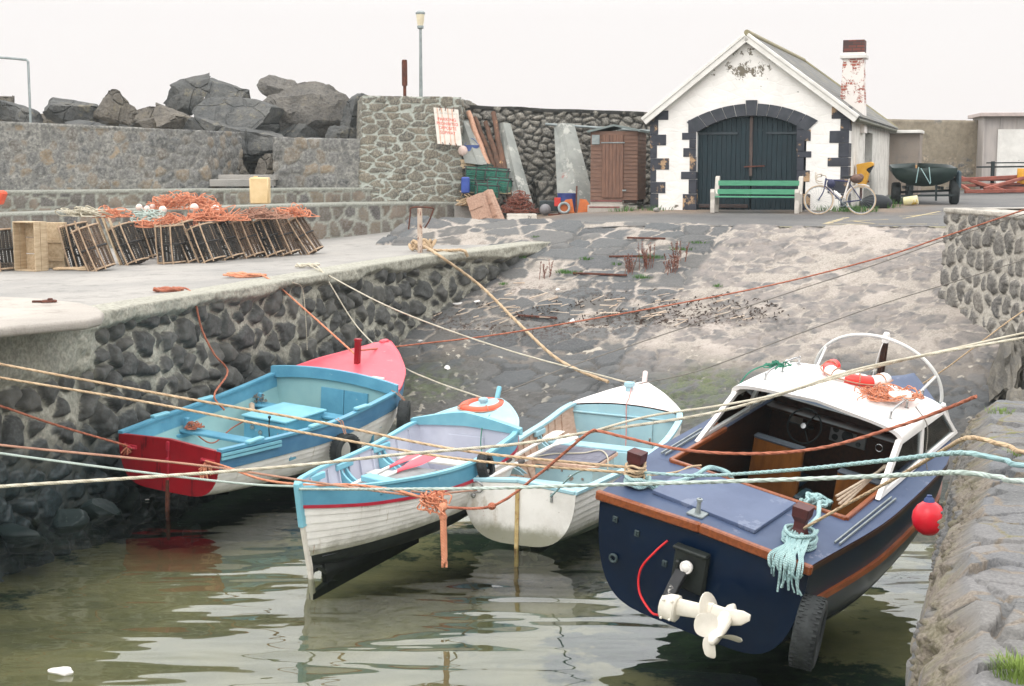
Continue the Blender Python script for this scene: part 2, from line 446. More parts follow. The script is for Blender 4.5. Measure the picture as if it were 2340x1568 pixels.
# ------------------------------------------------------------------ sheets triangulated between boundary lines
def region(name, poly, step, zf, mat, attr=None, jit=.3, **kw):
    v = [Vector((p[0], p[1])) for p in poly]; out = []
    for i in range(len(v)):
        a, b = v[i], v[(i + 1) % len(v)]; n = max(1, int((b - a).length / step))
        out += [a.lerp(b, k / n) for k in range(n)]
    nb = len(out); xs = [p.x for p in out]; ys = [p.y for p in out]
    x = min(xs)
    rg = random.Random(3)
    px = np.array(xs); py = np.array(ys); qx = np.roll(px, -1); qy = np.roll(py, -1)
    gx_, gy_ = np.meshgrid(np.arange(min(xs), max(xs), step), np.arange(min(ys), max(ys), step))
    gx_ = gx_.ravel(); gy_ = gy_.ravel(); ins = np.zeros(len(gx_), bool)
    for i in range(nb):
        c = ((py[i] > gy_) != (qy[i] > gy_))
        xi = px[i] + (gy_ - py[i]) * (qx[i] - px[i]) / (qy[i] - py[i] + 1e-12)
        ins ^= c & (gx_ < xi)
    gx_, gy_ = gx_[ins], gy_[ins]
    dm = np.min(np.hypot(gx_[:, None] - px, gy_[:, None] - py), 1) > step * .45
    pts = out + [Vector((a, b)) for a, b in zip(gx_[dm], gy_[dm])]
    vo, _, fo, *_r = delaunay_2d_cdt(pts, [(i, (i + 1) % nb) for i in range(nb)], [], 1, 1e-5)
    P = np.array([(p.x, p.y) for p in vo]); z = zf(P[:, 0], P[:, 1])
    me = bpy.data.meshes.new(name); me.from_pydata(np.c_[P, z].tolist(), [], [list(f) for f in fo])
    import bmesh
    bm = bmesh.new(); bm.from_mesh(me); bm.normal_update()
    for f in bm.faces:
        if f.normal.z < 0: f.normal_flip()
    bm.to_mesh(me); bm.free()
    me.polygons.foreach_set('use_smooth', np.ones(len(me.polygons), bool))
    for k, fn in (attr or {}).items():
        at = me.attributes.new(k, 'FLOAT', 'POINT'); at.data.foreach_set('value', np.asarray(fn(P[:, 0], P[:, 1]), np.float32))
    me.materials.append(mat); o = bpy.data.objects.new(name, me); COL.objects.link(o); tag(o, **kw); return o
QE = [(-9.9, 8), (-8.6, 11.2), (-7.2, 14.8), (-6.27, 17.32), (-5.51, 19.17), (-4.56, 22.08), (-3.33, 25.11), (-2.09, 28.27), (-.82, 29.62), (.67, 31.22)]
# ------------------------------------------------------------------ ground
def concrete(name, c1, c2, c3):
    t = NT(name); v = t.co('Object')
    big = t.noise(.35, 5, .6, v); med = t.noise(2.2, 6, .7, v); fine = t.noise(45, 4, .7, v)
    col = t.mix(t.mr(big, .35, .68), lin(c1), lin(c2))
    col = t.mix(t.mr(med, .5, .72, 0, .7), col, lin(c3))
    col = t.mix(t.mr(fine, .45, .75, 0, .35), col, lin(tuple(c * .6 for c in c3)))
    t.bump(t.math('ADD', fine, t.math('MULTIPLY', med, 2)), .35, .012)
    return t.fin(col, .85, 0, .3)
M_DECK = concrete('quay_concrete', (160, 156, 150), (138, 136, 132), (116, 115, 111))
M_PALE = concrete('pale_concrete', (176, 169, 160), (156, 150, 142), (134, 128, 120))
t = NT('asphalt'); v = t.co('Object'); d = t.attr('a_dirt')
col = t.mix(t.mr(t.noise(.5, 6, .65, v), .35, .65), lin(82, 82, 83), lin(102, 101, 99))
col = t.mix(t.mr(t.noise(70, 3, .7, v), .45, .75, 0, .5), col, lin(150, 147, 142))
col = t.mix(t.math('MULTIPLY', d, t.mr(t.noise(1.6, 6, .7, v), .3, .55)), col, t.mix(t.mr(t.noise(30, 4, .7, v), .35, .65), lin(120, 100, 82), lin(152, 134, 114)))
t.bump(t.noise(90, 3, .7, v), .4, .006); M_ROAD = t.fin(col, .9, 0, .3)
def dirt(x, y):
    a = np.exp(-((x + .1) / 1.6) ** 2 - ((y - 36.6) / 1.5) ** 2) * 1.6
    a += .9 * sstep(1.2, .2, np.abs(y - (36.4 - .36 * (x - 1.5)))) * (x < 3.6) * (x > -2)
    for (px, py, r) in ((4.3, 34.3, .7), (3.3, 34.7, .8), (8.4, 33.6, 1.0), (9.3, 36, 1.2), (6.7, 33.4, .5)):
        a += np.exp(-((x - px) ** 2 + (y - py) ** 2) / r ** 2)
    return np.clip(a, 0, 1)
RB = [(1.55, 31.6), (.9, 32.6), (-.6, 34.4), (-2.6, 36.0), (-3.4, 37.2)]
deck = QE + [(1.15, 31.5)] + RB + [(-3.4, 44), (-40, 44), (-40, 8)]
region('quay_deck', deck, .55, H, M_DECK, kind='structure')
S0, S1 = slip_xy(1.0, 7.42), slip_xy(9.2, 7.42)
road = [RB[0], S0, S1, (7.95, 25.3), (8.55, 22.8), (9.9, 16.5), (11.5, 10), (60, 10), (60, 110), (-60, 110), (-60, 44), (-3.4, 44)] + RB[:0:-1]
region('road', road, .7, lambda x, y: H(x, y) + .004, M_ROAD, {'a_dirt': dirt}, kind='structure')
# slipway of set stones in mortar, pebbles at its foot
PAL_SLIP = [(88, 89, 90), (74, 76, 78), (100, 99, 97), (81, 84, 86), (94, 91, 87)]
t = NT('slipway_stone'); v = t.co('Object'); m = t.attr('a_mort'); dk = t.attr('a_dark'); wet = t.attr('a_wet'); cem = t.attr('a_cem'); idn = t.attr('a_id')
nf = t.noise(30, 5, .7, v); nm = t.noise(4, 6, .7, v)
st = t.ramp(idn, [(i / 4, lin(c)) for i, c in enumerate(PAL_SLIP)])
st = t.mix(t.mr(nf, .4, .75, 0, .5), st, lin(124, 122, 118))
st = t.mix(t.math('MULTIPLY', cem, t.mr(nm, .35, .6, .2, .85)), st, lin(138, 130, 124))
mo = t.mix(t.mr(nf, .3, .7), lin(170, 162, 152), lin(132, 125, 117))
mo = t.mix(t.mr(t.noise(.9, 5, .7, v), .45, .7, 0, .6), mo, lin(174, 164, 156))
mo = t.mix(t.mr(nm, .52, .72, 0, .75), mo, lin(106, 96, 88))
gr = t.mix(t.mr(t.noise(60, 3, .8, v), .35, .62), lin(52, 50, 48), lin(112, 104, 94))
gr = t.mix(t.math('GREATER_THAN', t.attr('a_speck'), .88), gr, lin(196, 188, 172))
mo = t.mix(dk, mo, gr)
col = t.mix(m, st, mo)
col = t.mix(t.math('MULTIPLY', t.attr('a_moss'), t.mr(t.noise(5, 6, .7, v), .38, .58)), col, t.mix(t.mr(nf, .35, .65), lin(78, 92, 50), lin(112, 118, 72)))
col = t.mix(t.math('MULTIPLY', t.attr('a_drift'), t.mr(t.noise(11, 6, .75, v), .50, .58)), col, lin(62, 48, 40))
col = t.mix(t.math('MULTIPLY', wet, .6), col, t.mix(nf, lin(34, 38, 40), lin(60, 64, 66)))
t.bump(t.math('ADD', t.noise(80, 4, .7, v), t.math('MULTIPLY', nf, 1.5)), .5, .01)
M_SLIP = t.fin(col, t.mr(wet, 0, 1, .88, .5), 0, .35)
ss = np.arange(-7.6, 10.2, .036); tt = np.arange(-1.1, 7.5, .036)
s_, t_ = np.meshgrid(ss, tt); X, Y = slip_xy(s_, t_)
eA, IA, JA = stones(s_, t_, .66, .44, 21, .85, .5, .20, .5)
eB, IB, JB = stones(s_, t_, .42, .27, 24, .85, .5, .22, .5)
rt = s_ > .75 + (fbm(t_ * 2.5, t_ * 0, 49, 3) - .5) * .2
e, I, J = np.where(rt, eB, eA), np.where(rt, IB, IA), np.where(rt, JB, JA)
e2, I2, J2 = stones(s_, t_, .105, .085, 33, .9, .5, .2, .3)
nz = fbm(s_ * .55, t_ * .55, 40, 4)
cem = sstep(.68, .82, s_ + (fbm(t_ * 2.5, t_ * 0, 49, 3) - .5) * .2) * sstep(1.2, 2.8, t_ + (nz - .5) * 2.2)
dark = sstep(3.3, 1.5, t_ + (nz - .5) * 2.4 + .4 * sstep(1, 4, s_))
ml = .22 + .25 * cem + .10 * sstep(3.4, 5, t_) + .62 * sstep(1.5, .2, t_) + (fbm(s_ * 1.5, t_ * 2.0, 44, 5) - .5) * 1.5 + (fbm(s_ * 5, t_ * 5, 45, 3) - .5) * .3
h = sstep(.006, .075, e) * (.34 + .66 * J) - .10 * sstep(.5, .7, fbm(s_ * 3.5, t_ * 3.5, 48, 3))
mk = sstep(-.10, .14, ml - h)
hh = np.maximum(h, ml) - .5 * np.exp(-((ml - h - .02) / .09) ** 2) * sstep(.34, .58, fbm(s_ * 2.3, t_ * 2.3, 51, 3)) - .55 * np.exp(-(e / .03) ** 2) * (1 - mk)
peb = sstep(.02, .3, e2) * J2
Z = slip_z(X, Y) + .07 * hh + (fbm(s_ * .45, t_ * .45, 46, 3) - .5) * .16 + (fbm(s_ * 6, t_ * 6, 47, 3) - .5) * .022 + mk * dark * peb * .035
Z += .18 * sstep(7.6, 9.4, s_) * sstep(7.2, 5.5, t_)
moss = np.zeros_like(s_)
for (u, v_, r) in ((960, 885, .55), (1560, 925, .7), (1600, 905, .6), (1300, 600, .0), (1010, 900, .4)):
    if r:
        q = on_slip(u, v_); a, b = slip_st(q.x, q.y); moss += 1.2 * np.exp(-((s_ - a) ** 2 + (t_ - b) ** 2) / r ** 2)
drift = np.exp(-((t_ - 3.2 - .5 * np.sin(s_ * .7)) / .42) ** 2) * sstep(3.8, 1.5, s_) + .6 * np.exp(-((t_ - 4.3) / .3) ** 2) * sstep(1.5, .2, s_)
grid_mesh('slipway', X, Y, Z, M_SLIP, {'a_mort': mk, 'a_id': I, 'a_dark': dark, 'a_cem': cem, 'a_wet': sstep(2.9, .9, t_ + (nz - .5) * 1.5), 'a_moss': np.clip(moss, 0, 1), 'a_drift': np.clip(drift, 0, 1), 'a_speck': J2}, kind='structure')
# harbour bed under the water
t = NT('harbour_bed'); v = t.co('Object', (1, 1, 1))
sd = t.mix(t.mr(t.noise(1.2, 5, .6, v), .3, .7), lin(138, 128, 94), lin(110, 106, 78))
al = t.mr(t.math('ADD', t.noise(1.1, 9, .72, v), t.math('MULTIPLY', t.attr('a_weed'), .30)) , .52, .62)
col = t.mix(al, sd, t.mix(t.mr(t.noise(7, 6, .7, v), .3, .7), lin(10, 30, 24), lin(36, 58, 34)))
col = t.mix(t.mr(t.noise(16, 5, .8, v), .66, .70), col, lin(178, 168, 140))
t.bump(t.noise(8, 6, .7, v), .5, .05); M_BED = t.fin(col, .9)
ss = np.arange(-9, 16, .09); tt = np.arange(-21, -.7, .09)
s_, t_ = np.meshgrid(ss, tt); X, Y = slip_xy(s_, t_)
Z = np.maximum(slip_z(X, Y) - .03, -.62 + (fbm(X * .5, Y * .5, 70, 4) - .5) * .3)
weed = sstep(15.6, 18.5, Y + .35 * X) * .75 + sstep(2.4, .6, X + 6.2 - .345 * (Y - 17.3)) * .4 + np.exp(-((X - 1.5) ** 2 + (Y - 14.8) ** 2) / 2.6) + np.exp(-((X - 3.0) ** 2 + (Y - 12.2) ** 2) / 4)
grid_mesh('harbour_bed', X, Y, Z, M_BED, {'a_weed': weed - .45}, kind='structure')
mb = MB(); mb.add([(-400, -400, -1.4), (400, -400, -1.4), (400, 500, -1.4), (-400, 500, -1.4)], [(0, 1, 2, 3)]); mb.build('sea_floor', M_BED, kind='structure')
# water: clear, tinted, with low ripples
t = NT('harbour_water')
for nd in list(t.t.nodes):
    if nd.type == 'BSDF_PRINCIPLED': t.t.nodes.remove(nd)
tr = t.n('ShaderNodeBsdfTransparent'); tr.inputs[0].default_value = (.86, .93, .86, 1)
gl = t.n('ShaderNodeBsdfGlossy'); gl.inputs['Roughness'].default_value = .015; gl.inputs[0].default_value = (.97, .985, 1, 1)
fr = t.n('ShaderNodeFresnel'); fr.inputs[0].default_value = 1.46
v = t.co('Object', (.5, 1.3, 1)); v2 = t.co('Object', (.5, 1.6, 1))
hgt = t.math('ADD', t.noise(.8, 1, .4, v, .3), t.math('MULTIPLY', t.noise(2.1, 1, .4, v2, .3), .22))
bp = t.n('ShaderNodeBump'); bp.inputs['Strength'].default_value = .95; bp.inputs['Distance'].default_value = .075; t.L(hgt, bp.inputs['Height'])
for nd in (gl, fr): t.L(bp.outputs[0], nd.inputs['Normal'])
ms_ = t.n('ShaderNodeMixShader'); t.L(fr.outputs[0], ms_.inputs[0]); t.L(tr.outputs[0], ms_.inputs[1]); t.L(gl.outputs[0], ms_.inputs[2]); t.L(ms_.outputs[0], t.out.inputs[0])
xx = np.linspace(-14, 12, 60); yy = np.linspace(-12, 28, 90); X, Y = np.meshgrid(xx, yy)
grid_mesh('water', X, Y, X * 0, t.m, kind='structure')
# ------------------------------------------------------------------ common materials
W = lambda n, c1, c2, **k: pm(n, c1, c2, **k)
M_PAINT_WHITE = W('white_paint', (226, 224, 218), (206, 204, 198), scale=3, rough=.45, bump=.12, bs=40, spots=[((150, 140, 124), 5, .68), ((120, 104, 84), 22, .74)])
t = NT('worn_white_hull'); v = t.co('Object'); vs_ = t.co('Object', (7, 1.2, .7)); s_ = t.n('ShaderNodeSeparateXYZ'); t.L(t._tc.outputs['Object'], s_.inputs[0])
col = t.mix(t.mr(t.noise(2.5, 6, .65, v), .35, .7), lin(228, 226, 220), lin(208, 205, 198))
col = t.mix(t.mr(t.noise(2.4, 7, .72, vs_), .56, .70, 0, .7), col, lin(168, 156, 136))
col = t.mix(t.mr(t.noise(1.6, 7, .75, vs_), .655, .685, 0, .8), col, lin(150, 98, 62))
col = t.mix(t.mr(t.noise(18, 5, .75, v), .66, .70), col, lin(134, 120, 104))
col = t.mix(t.mr(t.math('SUBTRACT', s_.outputs[2], t.math('MULTIPLY', t.noise(5, 6, .7, v), .22)), .20, .04, 0., .8), col, lin(112, 112, 86))
t.bump(t.noise(30, 5, .7, v), .18, .005); M_HULLW = t.fin(col, .5)
M_BLUE = W('blue_paint', (96, 156, 180), (80, 140, 166), scale=3, rough=.42, bump=.1, spots=[((150, 180, 190), 9, .66), ((206, 208, 204), 26, .72), ((86, 96, 100), 5, .72, (4, 4, 1))])
M_BLUE_DK = W('deep_blue_paint', (80, 128, 160), (66, 114, 148), scale=3, rough=.45, bump=.1, spots=[((132, 160, 176), 8, .64), ((204, 206, 202), 24, .71), ((70, 82, 92), 4, .70, (5, 5, .8))])
M_AQUA = W('aqua_paint', (146, 184, 184), (134, 174, 177), scale=2.5, rough=.5, bump=.1, spots=((176, 200, 198), 8, .68))
M_TURQ = W('turquoise_paint', (128, 186, 200), (112, 172, 190), scale=3, rough=.45, bump=.12, spots=((190, 214, 216), 9, .68))
M_PALEBLUE = W('pale_blue_paint', (158, 194, 202), (144, 182, 194), scale=3, rough=.5, bump=.12, spots=[((206, 214, 212), 9, .62), ((150, 140, 126), 18, .70), ((120, 124, 120), 6, .72)])
M_LILAC = W('pale_grey_paint', (196, 198, 210), (178, 180, 194), scale=2.5, rough=.5, bump=.1, spots=((150, 146, 146), 7, .70))
M_RED = W('red_paint', (150, 18, 30), (128, 12, 24), scale=2.5, rough=.4, bump=.1, spots=[((176, 60, 60), 14, .68), ((96, 16, 22), 2.2, .58, (4, 4, .8)), ((190, 170, 160), 34, .76)])
M_PINK = W('faded_red_deck_paint', (216, 88, 100), (202, 74, 88), scale=1.6, rough=.4, bump=.08, spots=[((222, 128, 132), 4, .62), ((150, 60, 66), 9, .70), ((214, 190, 184), 30, .75)])
M_CRIM = W('crimson_paint', (178, 44, 62), (160, 32, 50), scale=5, rough=.4, bump=.08)
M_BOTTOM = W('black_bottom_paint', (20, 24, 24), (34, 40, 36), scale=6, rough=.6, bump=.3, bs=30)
M_NAVY = W('navy_paint', (3, 25, 50), (2, 18, 40), scale=1.5, rough=.28, bump=.02, spec=.25, spots=[((40, 62, 100), 2.2, .72, (1, 1, 2)), ((60, 80, 110), 40, .80)])
M_NAVYDECK = W('navy_deck_paint', (66, 81, 108), (54, 68, 96), scale=2.2, rough=.55, bump=.15, bs=80, spots=[((94, 101, 122), 3.2, .60), ((50, 55, 76), 12, .72)])
M_TEAK = W('varnished_wood', (142, 78, 40), (112, 56, 28), scale=4, rough=.35, bump=.1, st=(1, 8, 8), spots=((176, 120, 76), 6, .68))
M_DARKWOOD = W('dark_varnished_wood', (62, 34, 20), (40, 22, 14), scale=4, rough=.35, bump=.08, st=(1, 6, 6))
M_PLY = W('varnished_plywood', (122, 76, 32), (96, 56, 22), scale=3, rough=.35, bump=.05, st=(1, 5, 1))
M_GRP = W('white_fibreglass', (232, 228, 224), (222, 218, 214), scale=2, rough=.3, bump=.02)
M_BARE = W('bare_boat_timber', (206, 178, 158), (182, 150, 130), scale=4, rough=.6, bump=.15, st=(1, 6, 6), spots=((140, 108, 86), 10, .68))
M_GREYWOOD = W('weathered_wood', (176, 160, 140), (148, 130, 112), scale=5, rough=.8, bump=.3, st=(1, 7, 7), spots=((110, 92, 76), 12, .66))
M_CRATE = W('crate_wood', (196, 176, 146), (170, 148, 118), scale=4, rough=.8, bump=.25, st=(6, 6, 1), spots=((126, 104, 80), 10, .68))
M_GREYMETAL = W('dull_grey_steel', (140, 142, 142), (112, 114, 114), scale=4, rough=.5, bump=.08, metal=.3, spots=((120, 84, 60), 9, .72))
M_GALV = W('galvanised_pipe', (150, 158, 158), (126, 134, 134), scale=8, rough=.5, metal=.4, bump=.05)
M_CHROME = W('bright_steel', (190, 192, 192), (160, 162, 162), scale=8, rough=.25, metal=.8, bump=0)
M_RUST = W('rusty_iron', (104, 58, 42), (72, 44, 36), scale=9, rough=.85, bump=.35, spots=((142, 84, 56), 14, .62))
M_RUBBER = W('black_rubber', (30, 33, 34), (48, 52, 52), scale=12, rough=.75, bump=.3, spots=((84, 88, 86), 8, .70))
M_OR = W('orange_buoyant_plastic', (226, 96, 66), (204, 82, 54), scale=6, rough=.5, bump=.05)
def rope_mat(n, c1, c2):
    t = NT(n); v = t.co('Object')
    wv = t.n('ShaderNodeTexWave', wave_type='BANDS', bands_direction='DIAGONAL'); wv.inputs['Scale'].default_value = 22; wv.inputs['Distortion'].default_value = 1.5
    t.L(v, wv.inputs['Vector'])
    col = t.mix(t.mr(t.noise(6, 5, .7, v), .3, .7), lin(c1), lin(c2))
    col = t.mix(t.mr(wv.outputs['Fac'], .0, .5, .4, 0.), col, lin(tuple(c * .62 for c in c2)))
    t.bump(wv.outputs['Fac'], .5, .004); return t.fin(col, .85, 0, .2)
R_BEIGE = rope_mat('beige_rope', (206, 182, 150), (176, 150, 120))
R_CREAM = rope_mat('cream_rope', (210, 204, 186), (182, 174, 154))
R_ORANGE = rope_mat('orange_rope', (222, 156, 124), (200, 128, 98))
R_RUST = rope_mat('rust_rope', (184, 118, 94), (156, 92, 72))
R_DUSTY = rope_mat('dusty_rope', (190, 148, 126), (160, 120, 102))
R_TEAL = rope_mat('pale_teal_rope', (170, 198, 196), (140, 172, 174))
R_MINT = rope_mat('pale_mint_rope', (196, 208, 200), (168, 182, 174))
R_GREY = rope_mat('grey_line', (134, 128, 120), (108, 104, 98))
R_GREEN = rope_mat('green_line', (70, 140, 116), (52, 112, 92))
R_PINKR = rope_mat('pink_line', (216, 148, 140), (190, 122, 114))
# ------------------------------------------------------------------ stone walls
PAL_DARK = [(64, 64, 62), (82, 81, 77), (60, 61, 60), (96, 94, 88), (72, 72, 69)]
PAL_BROWN = [(112, 104, 92), (92, 88, 82), (128, 116, 96), (84, 82, 80), (104, 92, 78), (134, 120, 104)]
PAL_TOWER = [(96, 94, 86), (82, 82, 78), (110, 104, 92), (74, 76, 74), (102, 96, 84)]
M_QW = stone_mat('harbour_wall_stone', PAL_DARK, ((172, 170, 156), (130, 128, 118)), (20, 30, 32), fine=22)
M_TW = stone_mat('tower_stone', PAL_TOWER, ((178, 182, 173), (152, 157, 148)), fine=26)
M_LW = stone_mat('terrace_wall_stone', PAL_BROWN, ((160, 162, 152), (130, 130, 122)), fine=24)
M_BW = stone_mat('back_wall_stone', [(112, 109, 101), (95, 94, 89), (116, 112, 104), (84, 84, 81)], ((62, 60, 56), (44, 44, 42)), fine=24)
M_RW = stone_mat('slip_wall_stone', [(104, 99, 92), (86, 84, 81), (98, 95, 90), (80, 79, 78)], ((190, 185, 175), (154, 148, 137)), fine=26)
M_FQ = stone_mat('stone_quay_setts', [(112, 110, 108), (95, 96, 98), (106, 104, 101), (101, 101, 99), (90, 93, 97)], ((134, 125, 114), (92, 85, 77)), moss=(104, 106, 62), fine=70, speck=.3)
QZ = [2.42, 2.44, 2.48, 2.5, 2.5, 2.52, 2.58, 2.63, 2.7, 2.8]
def ml_q(S, D, Z):
    n = (fbm(S * .9, D * .5, 300, 4) - .5)
    capc = sstep(.30, .12, D + n * .22) * 1.3
    patch = sstep(.95, .6, D + n * .9) * sstep(12.0, 10.8, S + n * 1.5) * 1.2
    return np.maximum(np.maximum(.20 + n * 1.0 + (fbm(S * 2.6, D * 2.6, 302, 3) - .5) * .5, capc), patch)
def wall(cat, label, *a, **k):
    o = masonry(*a, **k); return tag(o, label, cat)
wall('wall', 'long wall of dark rounded boulders in pale mortar beside the red-sterned boat', 'harbour_wall', QE, [z + .006 for z in QZ], [-.95] * 10, M_QW, (.39, .35), .026, .42, .17, (.01, .24), ml_q, 11, .05, msoft=.10, gaps=.8, jit=.9,
     wet=lambda S, D, Z, X, Y: sstep(1.5, .4, Z + (fbm(S, D, 301, 4) - .5) * .9) * sstep(26.2, 24.5, S), warp=.2, topdrop=.02, cap_rough=.006)
# terraces behind the quay
LE = [(-20, 29.4), (-11.9, 33.0), (-4.76, 36.0), (-2.2, 37.3), (-.95, 37.9)]
wall('wall', 'low stone terrace wall with pale joints behind the creels', 'terrace_wall', LE, [3.2, 3.36, 3.51, 3.53, 3.5], [2.2] * 5, M_LW, (.36, .42), .045, 1.6, .035, (.04, .13), lambda S, D, Z: .32 + .9 * sstep(.10, .04, D), 12, .03, jit=.6, cap_rough=.01)
UE = [(-20.3, 30.6), (-12.2, 34.2), (-4.9, 37.35), (-3.7, 37.9)]
wall('wall', 'upper stone step wall between the low terrace and tall grey wall', 'step_wall', UE, [3.78, 3.86, 3.89, 3.89], [3.2] * 4, M_LW, (.34, .30), .045, 1.4, .03, (.04, .13), lambda S, D, Z: .32 + .9 * sstep(.09, .04, D), 13, .0, jit=.6, cap_rough=.01)
def ml_up(S, D, Z):
    return np.where(D < .05, 1.2, .72 + (fbm(S * 2.2, D * 2.2, 311, 5) - .5) * 1.3) * (1 - .8 * sstep(11.9, 12.6, S)) 
M_UW = stone_mat('grey_rendered_stone', [(142, 124, 98), (86, 86, 84), (100, 99, 96), (76, 78, 79), (128, 114, 94)], ((156, 154, 147), (94, 94, 92)), fine=14)
wall('wall', 'tall grey roughly rendered sea wall under the rail at far left', 'sea_wall', [(-20.5, 31.8), (-12.7, 35.3), (-8.0, 37.6), (-7.4, 39.2)], [5.6, 5.54, 5.38, 5.38], [3.6] * 4, M_UW, (.30, .30), .045, .7, .05, (.03, .14), ml_up, 14, .02)
wall('wall', 'short sandy stone wall with mortar patches left of the tower', 'parapet_wall', [(-6.35, 40.2), (-6.28, 37.9), (-3.4, 38.15)], [5.2, 5.22, 5.16], [3.6] * 3, M_UW, (.36, .34), .045, .7, .05, (.03, .14),
     lambda S, D, Z: .12 + .68 * sstep(3.3, 4.6, S + (D - .6) * .4), 15, .02)
wall('tower', 'square stone tower with pale ribbon pointing carrying the lamp post', 'stone_tower', [(-4.35, 41), (-3.93, 38.05), (-1.42, 38.15), (-1.0, 41)], [6.28, 6.3, 6.26, 6.2], [2.6] * 4, M_TW, (.40, .20), .026, 1.3, .045, (.04, .09),
     lambda S, D, Z: .34, 16, .06, jit=.85, warp=.22, topdrop=.06)
wall('wall', 'long dark rubble wall behind the leaning slabs and hut', 'rubble_wall', [(-1.3, 38.95), (4.2, 39.45), (6, 39.6)], [6.1, 5.9, 5.85], [3.0] * 3, M_BW, (.27, .19), .028, .6, .08, (.02, .24),
     lambda S, D, Z: .06 + .75 * sstep(.16, .08, D), 17, .02, warp=.2, topdrop=.05)
wall('wall', 'low mortared stone plinth at the foot of the rubble wall', 'stone_plinth', [(.6, 38.9), (.75, 38.2), (2.6, 38.35), (2.7, 39)], [4.05] * 4, [3.0] * 4, M_BW, (.28, .24), .05, .5, .05, (.04, .2), .45, 18, .02)
wall('wall', 'mortared stone wall with white joints along the right of the slipway', 'slipway_wall', [(9.6, 26.3), (7.72, 25.2), (8.3, 22.8), (9.7, 16.6), (10.8, 12)], [3.68, 3.7, 3.66, 3.6, 3.55], [1.2, 1.4, 1.2, .2, -.4], M_RW, (.30, .34), .028, .6, .09, (.02, .22),
     lambda S, D, Z: .34 + .6 * sstep(.10, .05, D), 19, .03, jit=.7, warp=.16)
wall('wall', 'tall pale grey wall with flaking patches behind the boat trailer', 'yard_wall', [(9, 46.3), (13, 47.2), (30, 50)], [6.05, 5.98, 5.9], [3.2] * 3,
     stone_mat('flaking_render', [(118, 110, 96), (88, 92, 96), (134, 122, 104), (70, 84, 96)], ((150, 140, 122), (132, 122, 106)), fine=8), (.4, .3), .07, .5, .05, (.04, .2),
     lambda S, D, Z: 1.0 - .75 * sstep(1.0, 1.7, D) * sstep(2.4, 1.9, D) * sstep(2.5, 4, S), 20, .0)
# near stone quay under the camera: setts on top, rough stones down its face
def near_quay():
    ex, ey = .3302, .9439
    pp = np.arange(2.6, 11.2, .0095); q = np.concatenate([np.arange(0, 1.1, .0095), np.arange(1.1, 3.6, .04)])[::-1]
    dn = np.concatenate([np.arange(.010, .9, .012), np.arange(.9, 3.6, .04)])
    P_, _ = np.meshgrid(pp, np.concatenate([q, dn])); Q_ = np.concatenate([q, q[-1] - dn]); Q_ = np.repeat(Q_[:, None], len(pp), 1)
    top = Q_ >= 0; D = np.where(top, 0, -Q_)
    wob = (fbm(P_ * 1.1, P_ * 0, 401, 3) - .5) * .12
    out = np.where(top, -Q_ - .09, -.09 + .05 * sstep(0, .10, D) + .26 * D - .20 * np.maximum(0, D - .55)) + wob * sstep(1.0, 0, np.abs(Q_))
    e, I, J = stones(P_, Q_ - .02, .33, .36, 41, .55, .5, .10, .3)
    e2, I2, J2 = stones(P_, D + 9, .62, .5, 42, .8, .5, .22, .5)
    e3, _, J3 = stones(P_, Q_, .035, .035, 43, .9)
    mlv = .40 + (fbm(P_ * 2.2, Q_ * 2.2, 44, 4) - .5) * .45
    h1 = sstep(.02, .05, e) * (.78 + .22 * J); h2 = sstep(.03, .2, e2) * (.6 + .4 * J2)
    h = np.where(top, h1, h2); ml2 = np.where(top, mlv, .48 + (fbm(P_ * 1.8, D * 1.8, 45, 4) - .5) * .9 + .35 * sstep(.30, .08, D))
    hh = np.maximum(h, ml2) - .5 * np.exp(-((ml2 - h - .02) / .09) ** 2) * sstep(.35, .6, fbm(P_ * 3, (Q_ - D) * 3, 52, 3)); mk = sstep(-.12, .12, ml2 - h)
    grit = mk * sstep(.02, .3, e3) * J3 * .018
    up = np.where(top, .065 * hh + grit + (fbm(P_ * 7, Q_ * 7, 46, 4) - .5) * .016 + (vn(P_ * 34, Q_ * 34, 53) - .5) * .007 + (J - .5) * .02 * h, 0)
    sd = np.where(top, 0, .10 * hh + grit * 2 + (fbm(P_ * 4, D * 4, 47, 4) - .5) * .05 + (vn(P_ * 30, D * 30, 54) - .5) * .012 * (.4 + mk))
    out = out + sd + np.where(top, (1 - hh) * .03 * sstep(.12, 0, Q_), 0)
    X = 1.29 + (P_ - 4.12) * ex - out * ey; X0 = X
    Y = 4.12 + (P_ - 4.12) * ey + out * ex
    Z = 2.79 - D + up + (fbm(P_ * .6, Q_ * .6, 48, 2) - .5) * .06
    # its far end breaks off in a rough corner
    cut = sstep(9.9, 11.2, P_ - .25 * np.maximum(Q_, 0)); Z = Z - 1.6 * cut * (1 - .4 * fbm(P_ * 2, Q_ * 2, 49, 3))
    moss = np.where(top, sstep(.55, .8, fbm(P_ * 1.3, Q_ * 1.3, 50, 3)) * mk, .25 * mk)
    o = grid_mesh('stone_quay', X[:, ::-1], Y[:, ::-1], Z[:, ::-1], M_FQ, {'a_mort': mk, 'a_id': np.where(top, I, I2), 'a_wet': sstep(1.2, .4, Z), 'a_moss': moss})
    tag(o, 'near quay edge of worn grey setts at the lower right', 'quay')
near_quay()
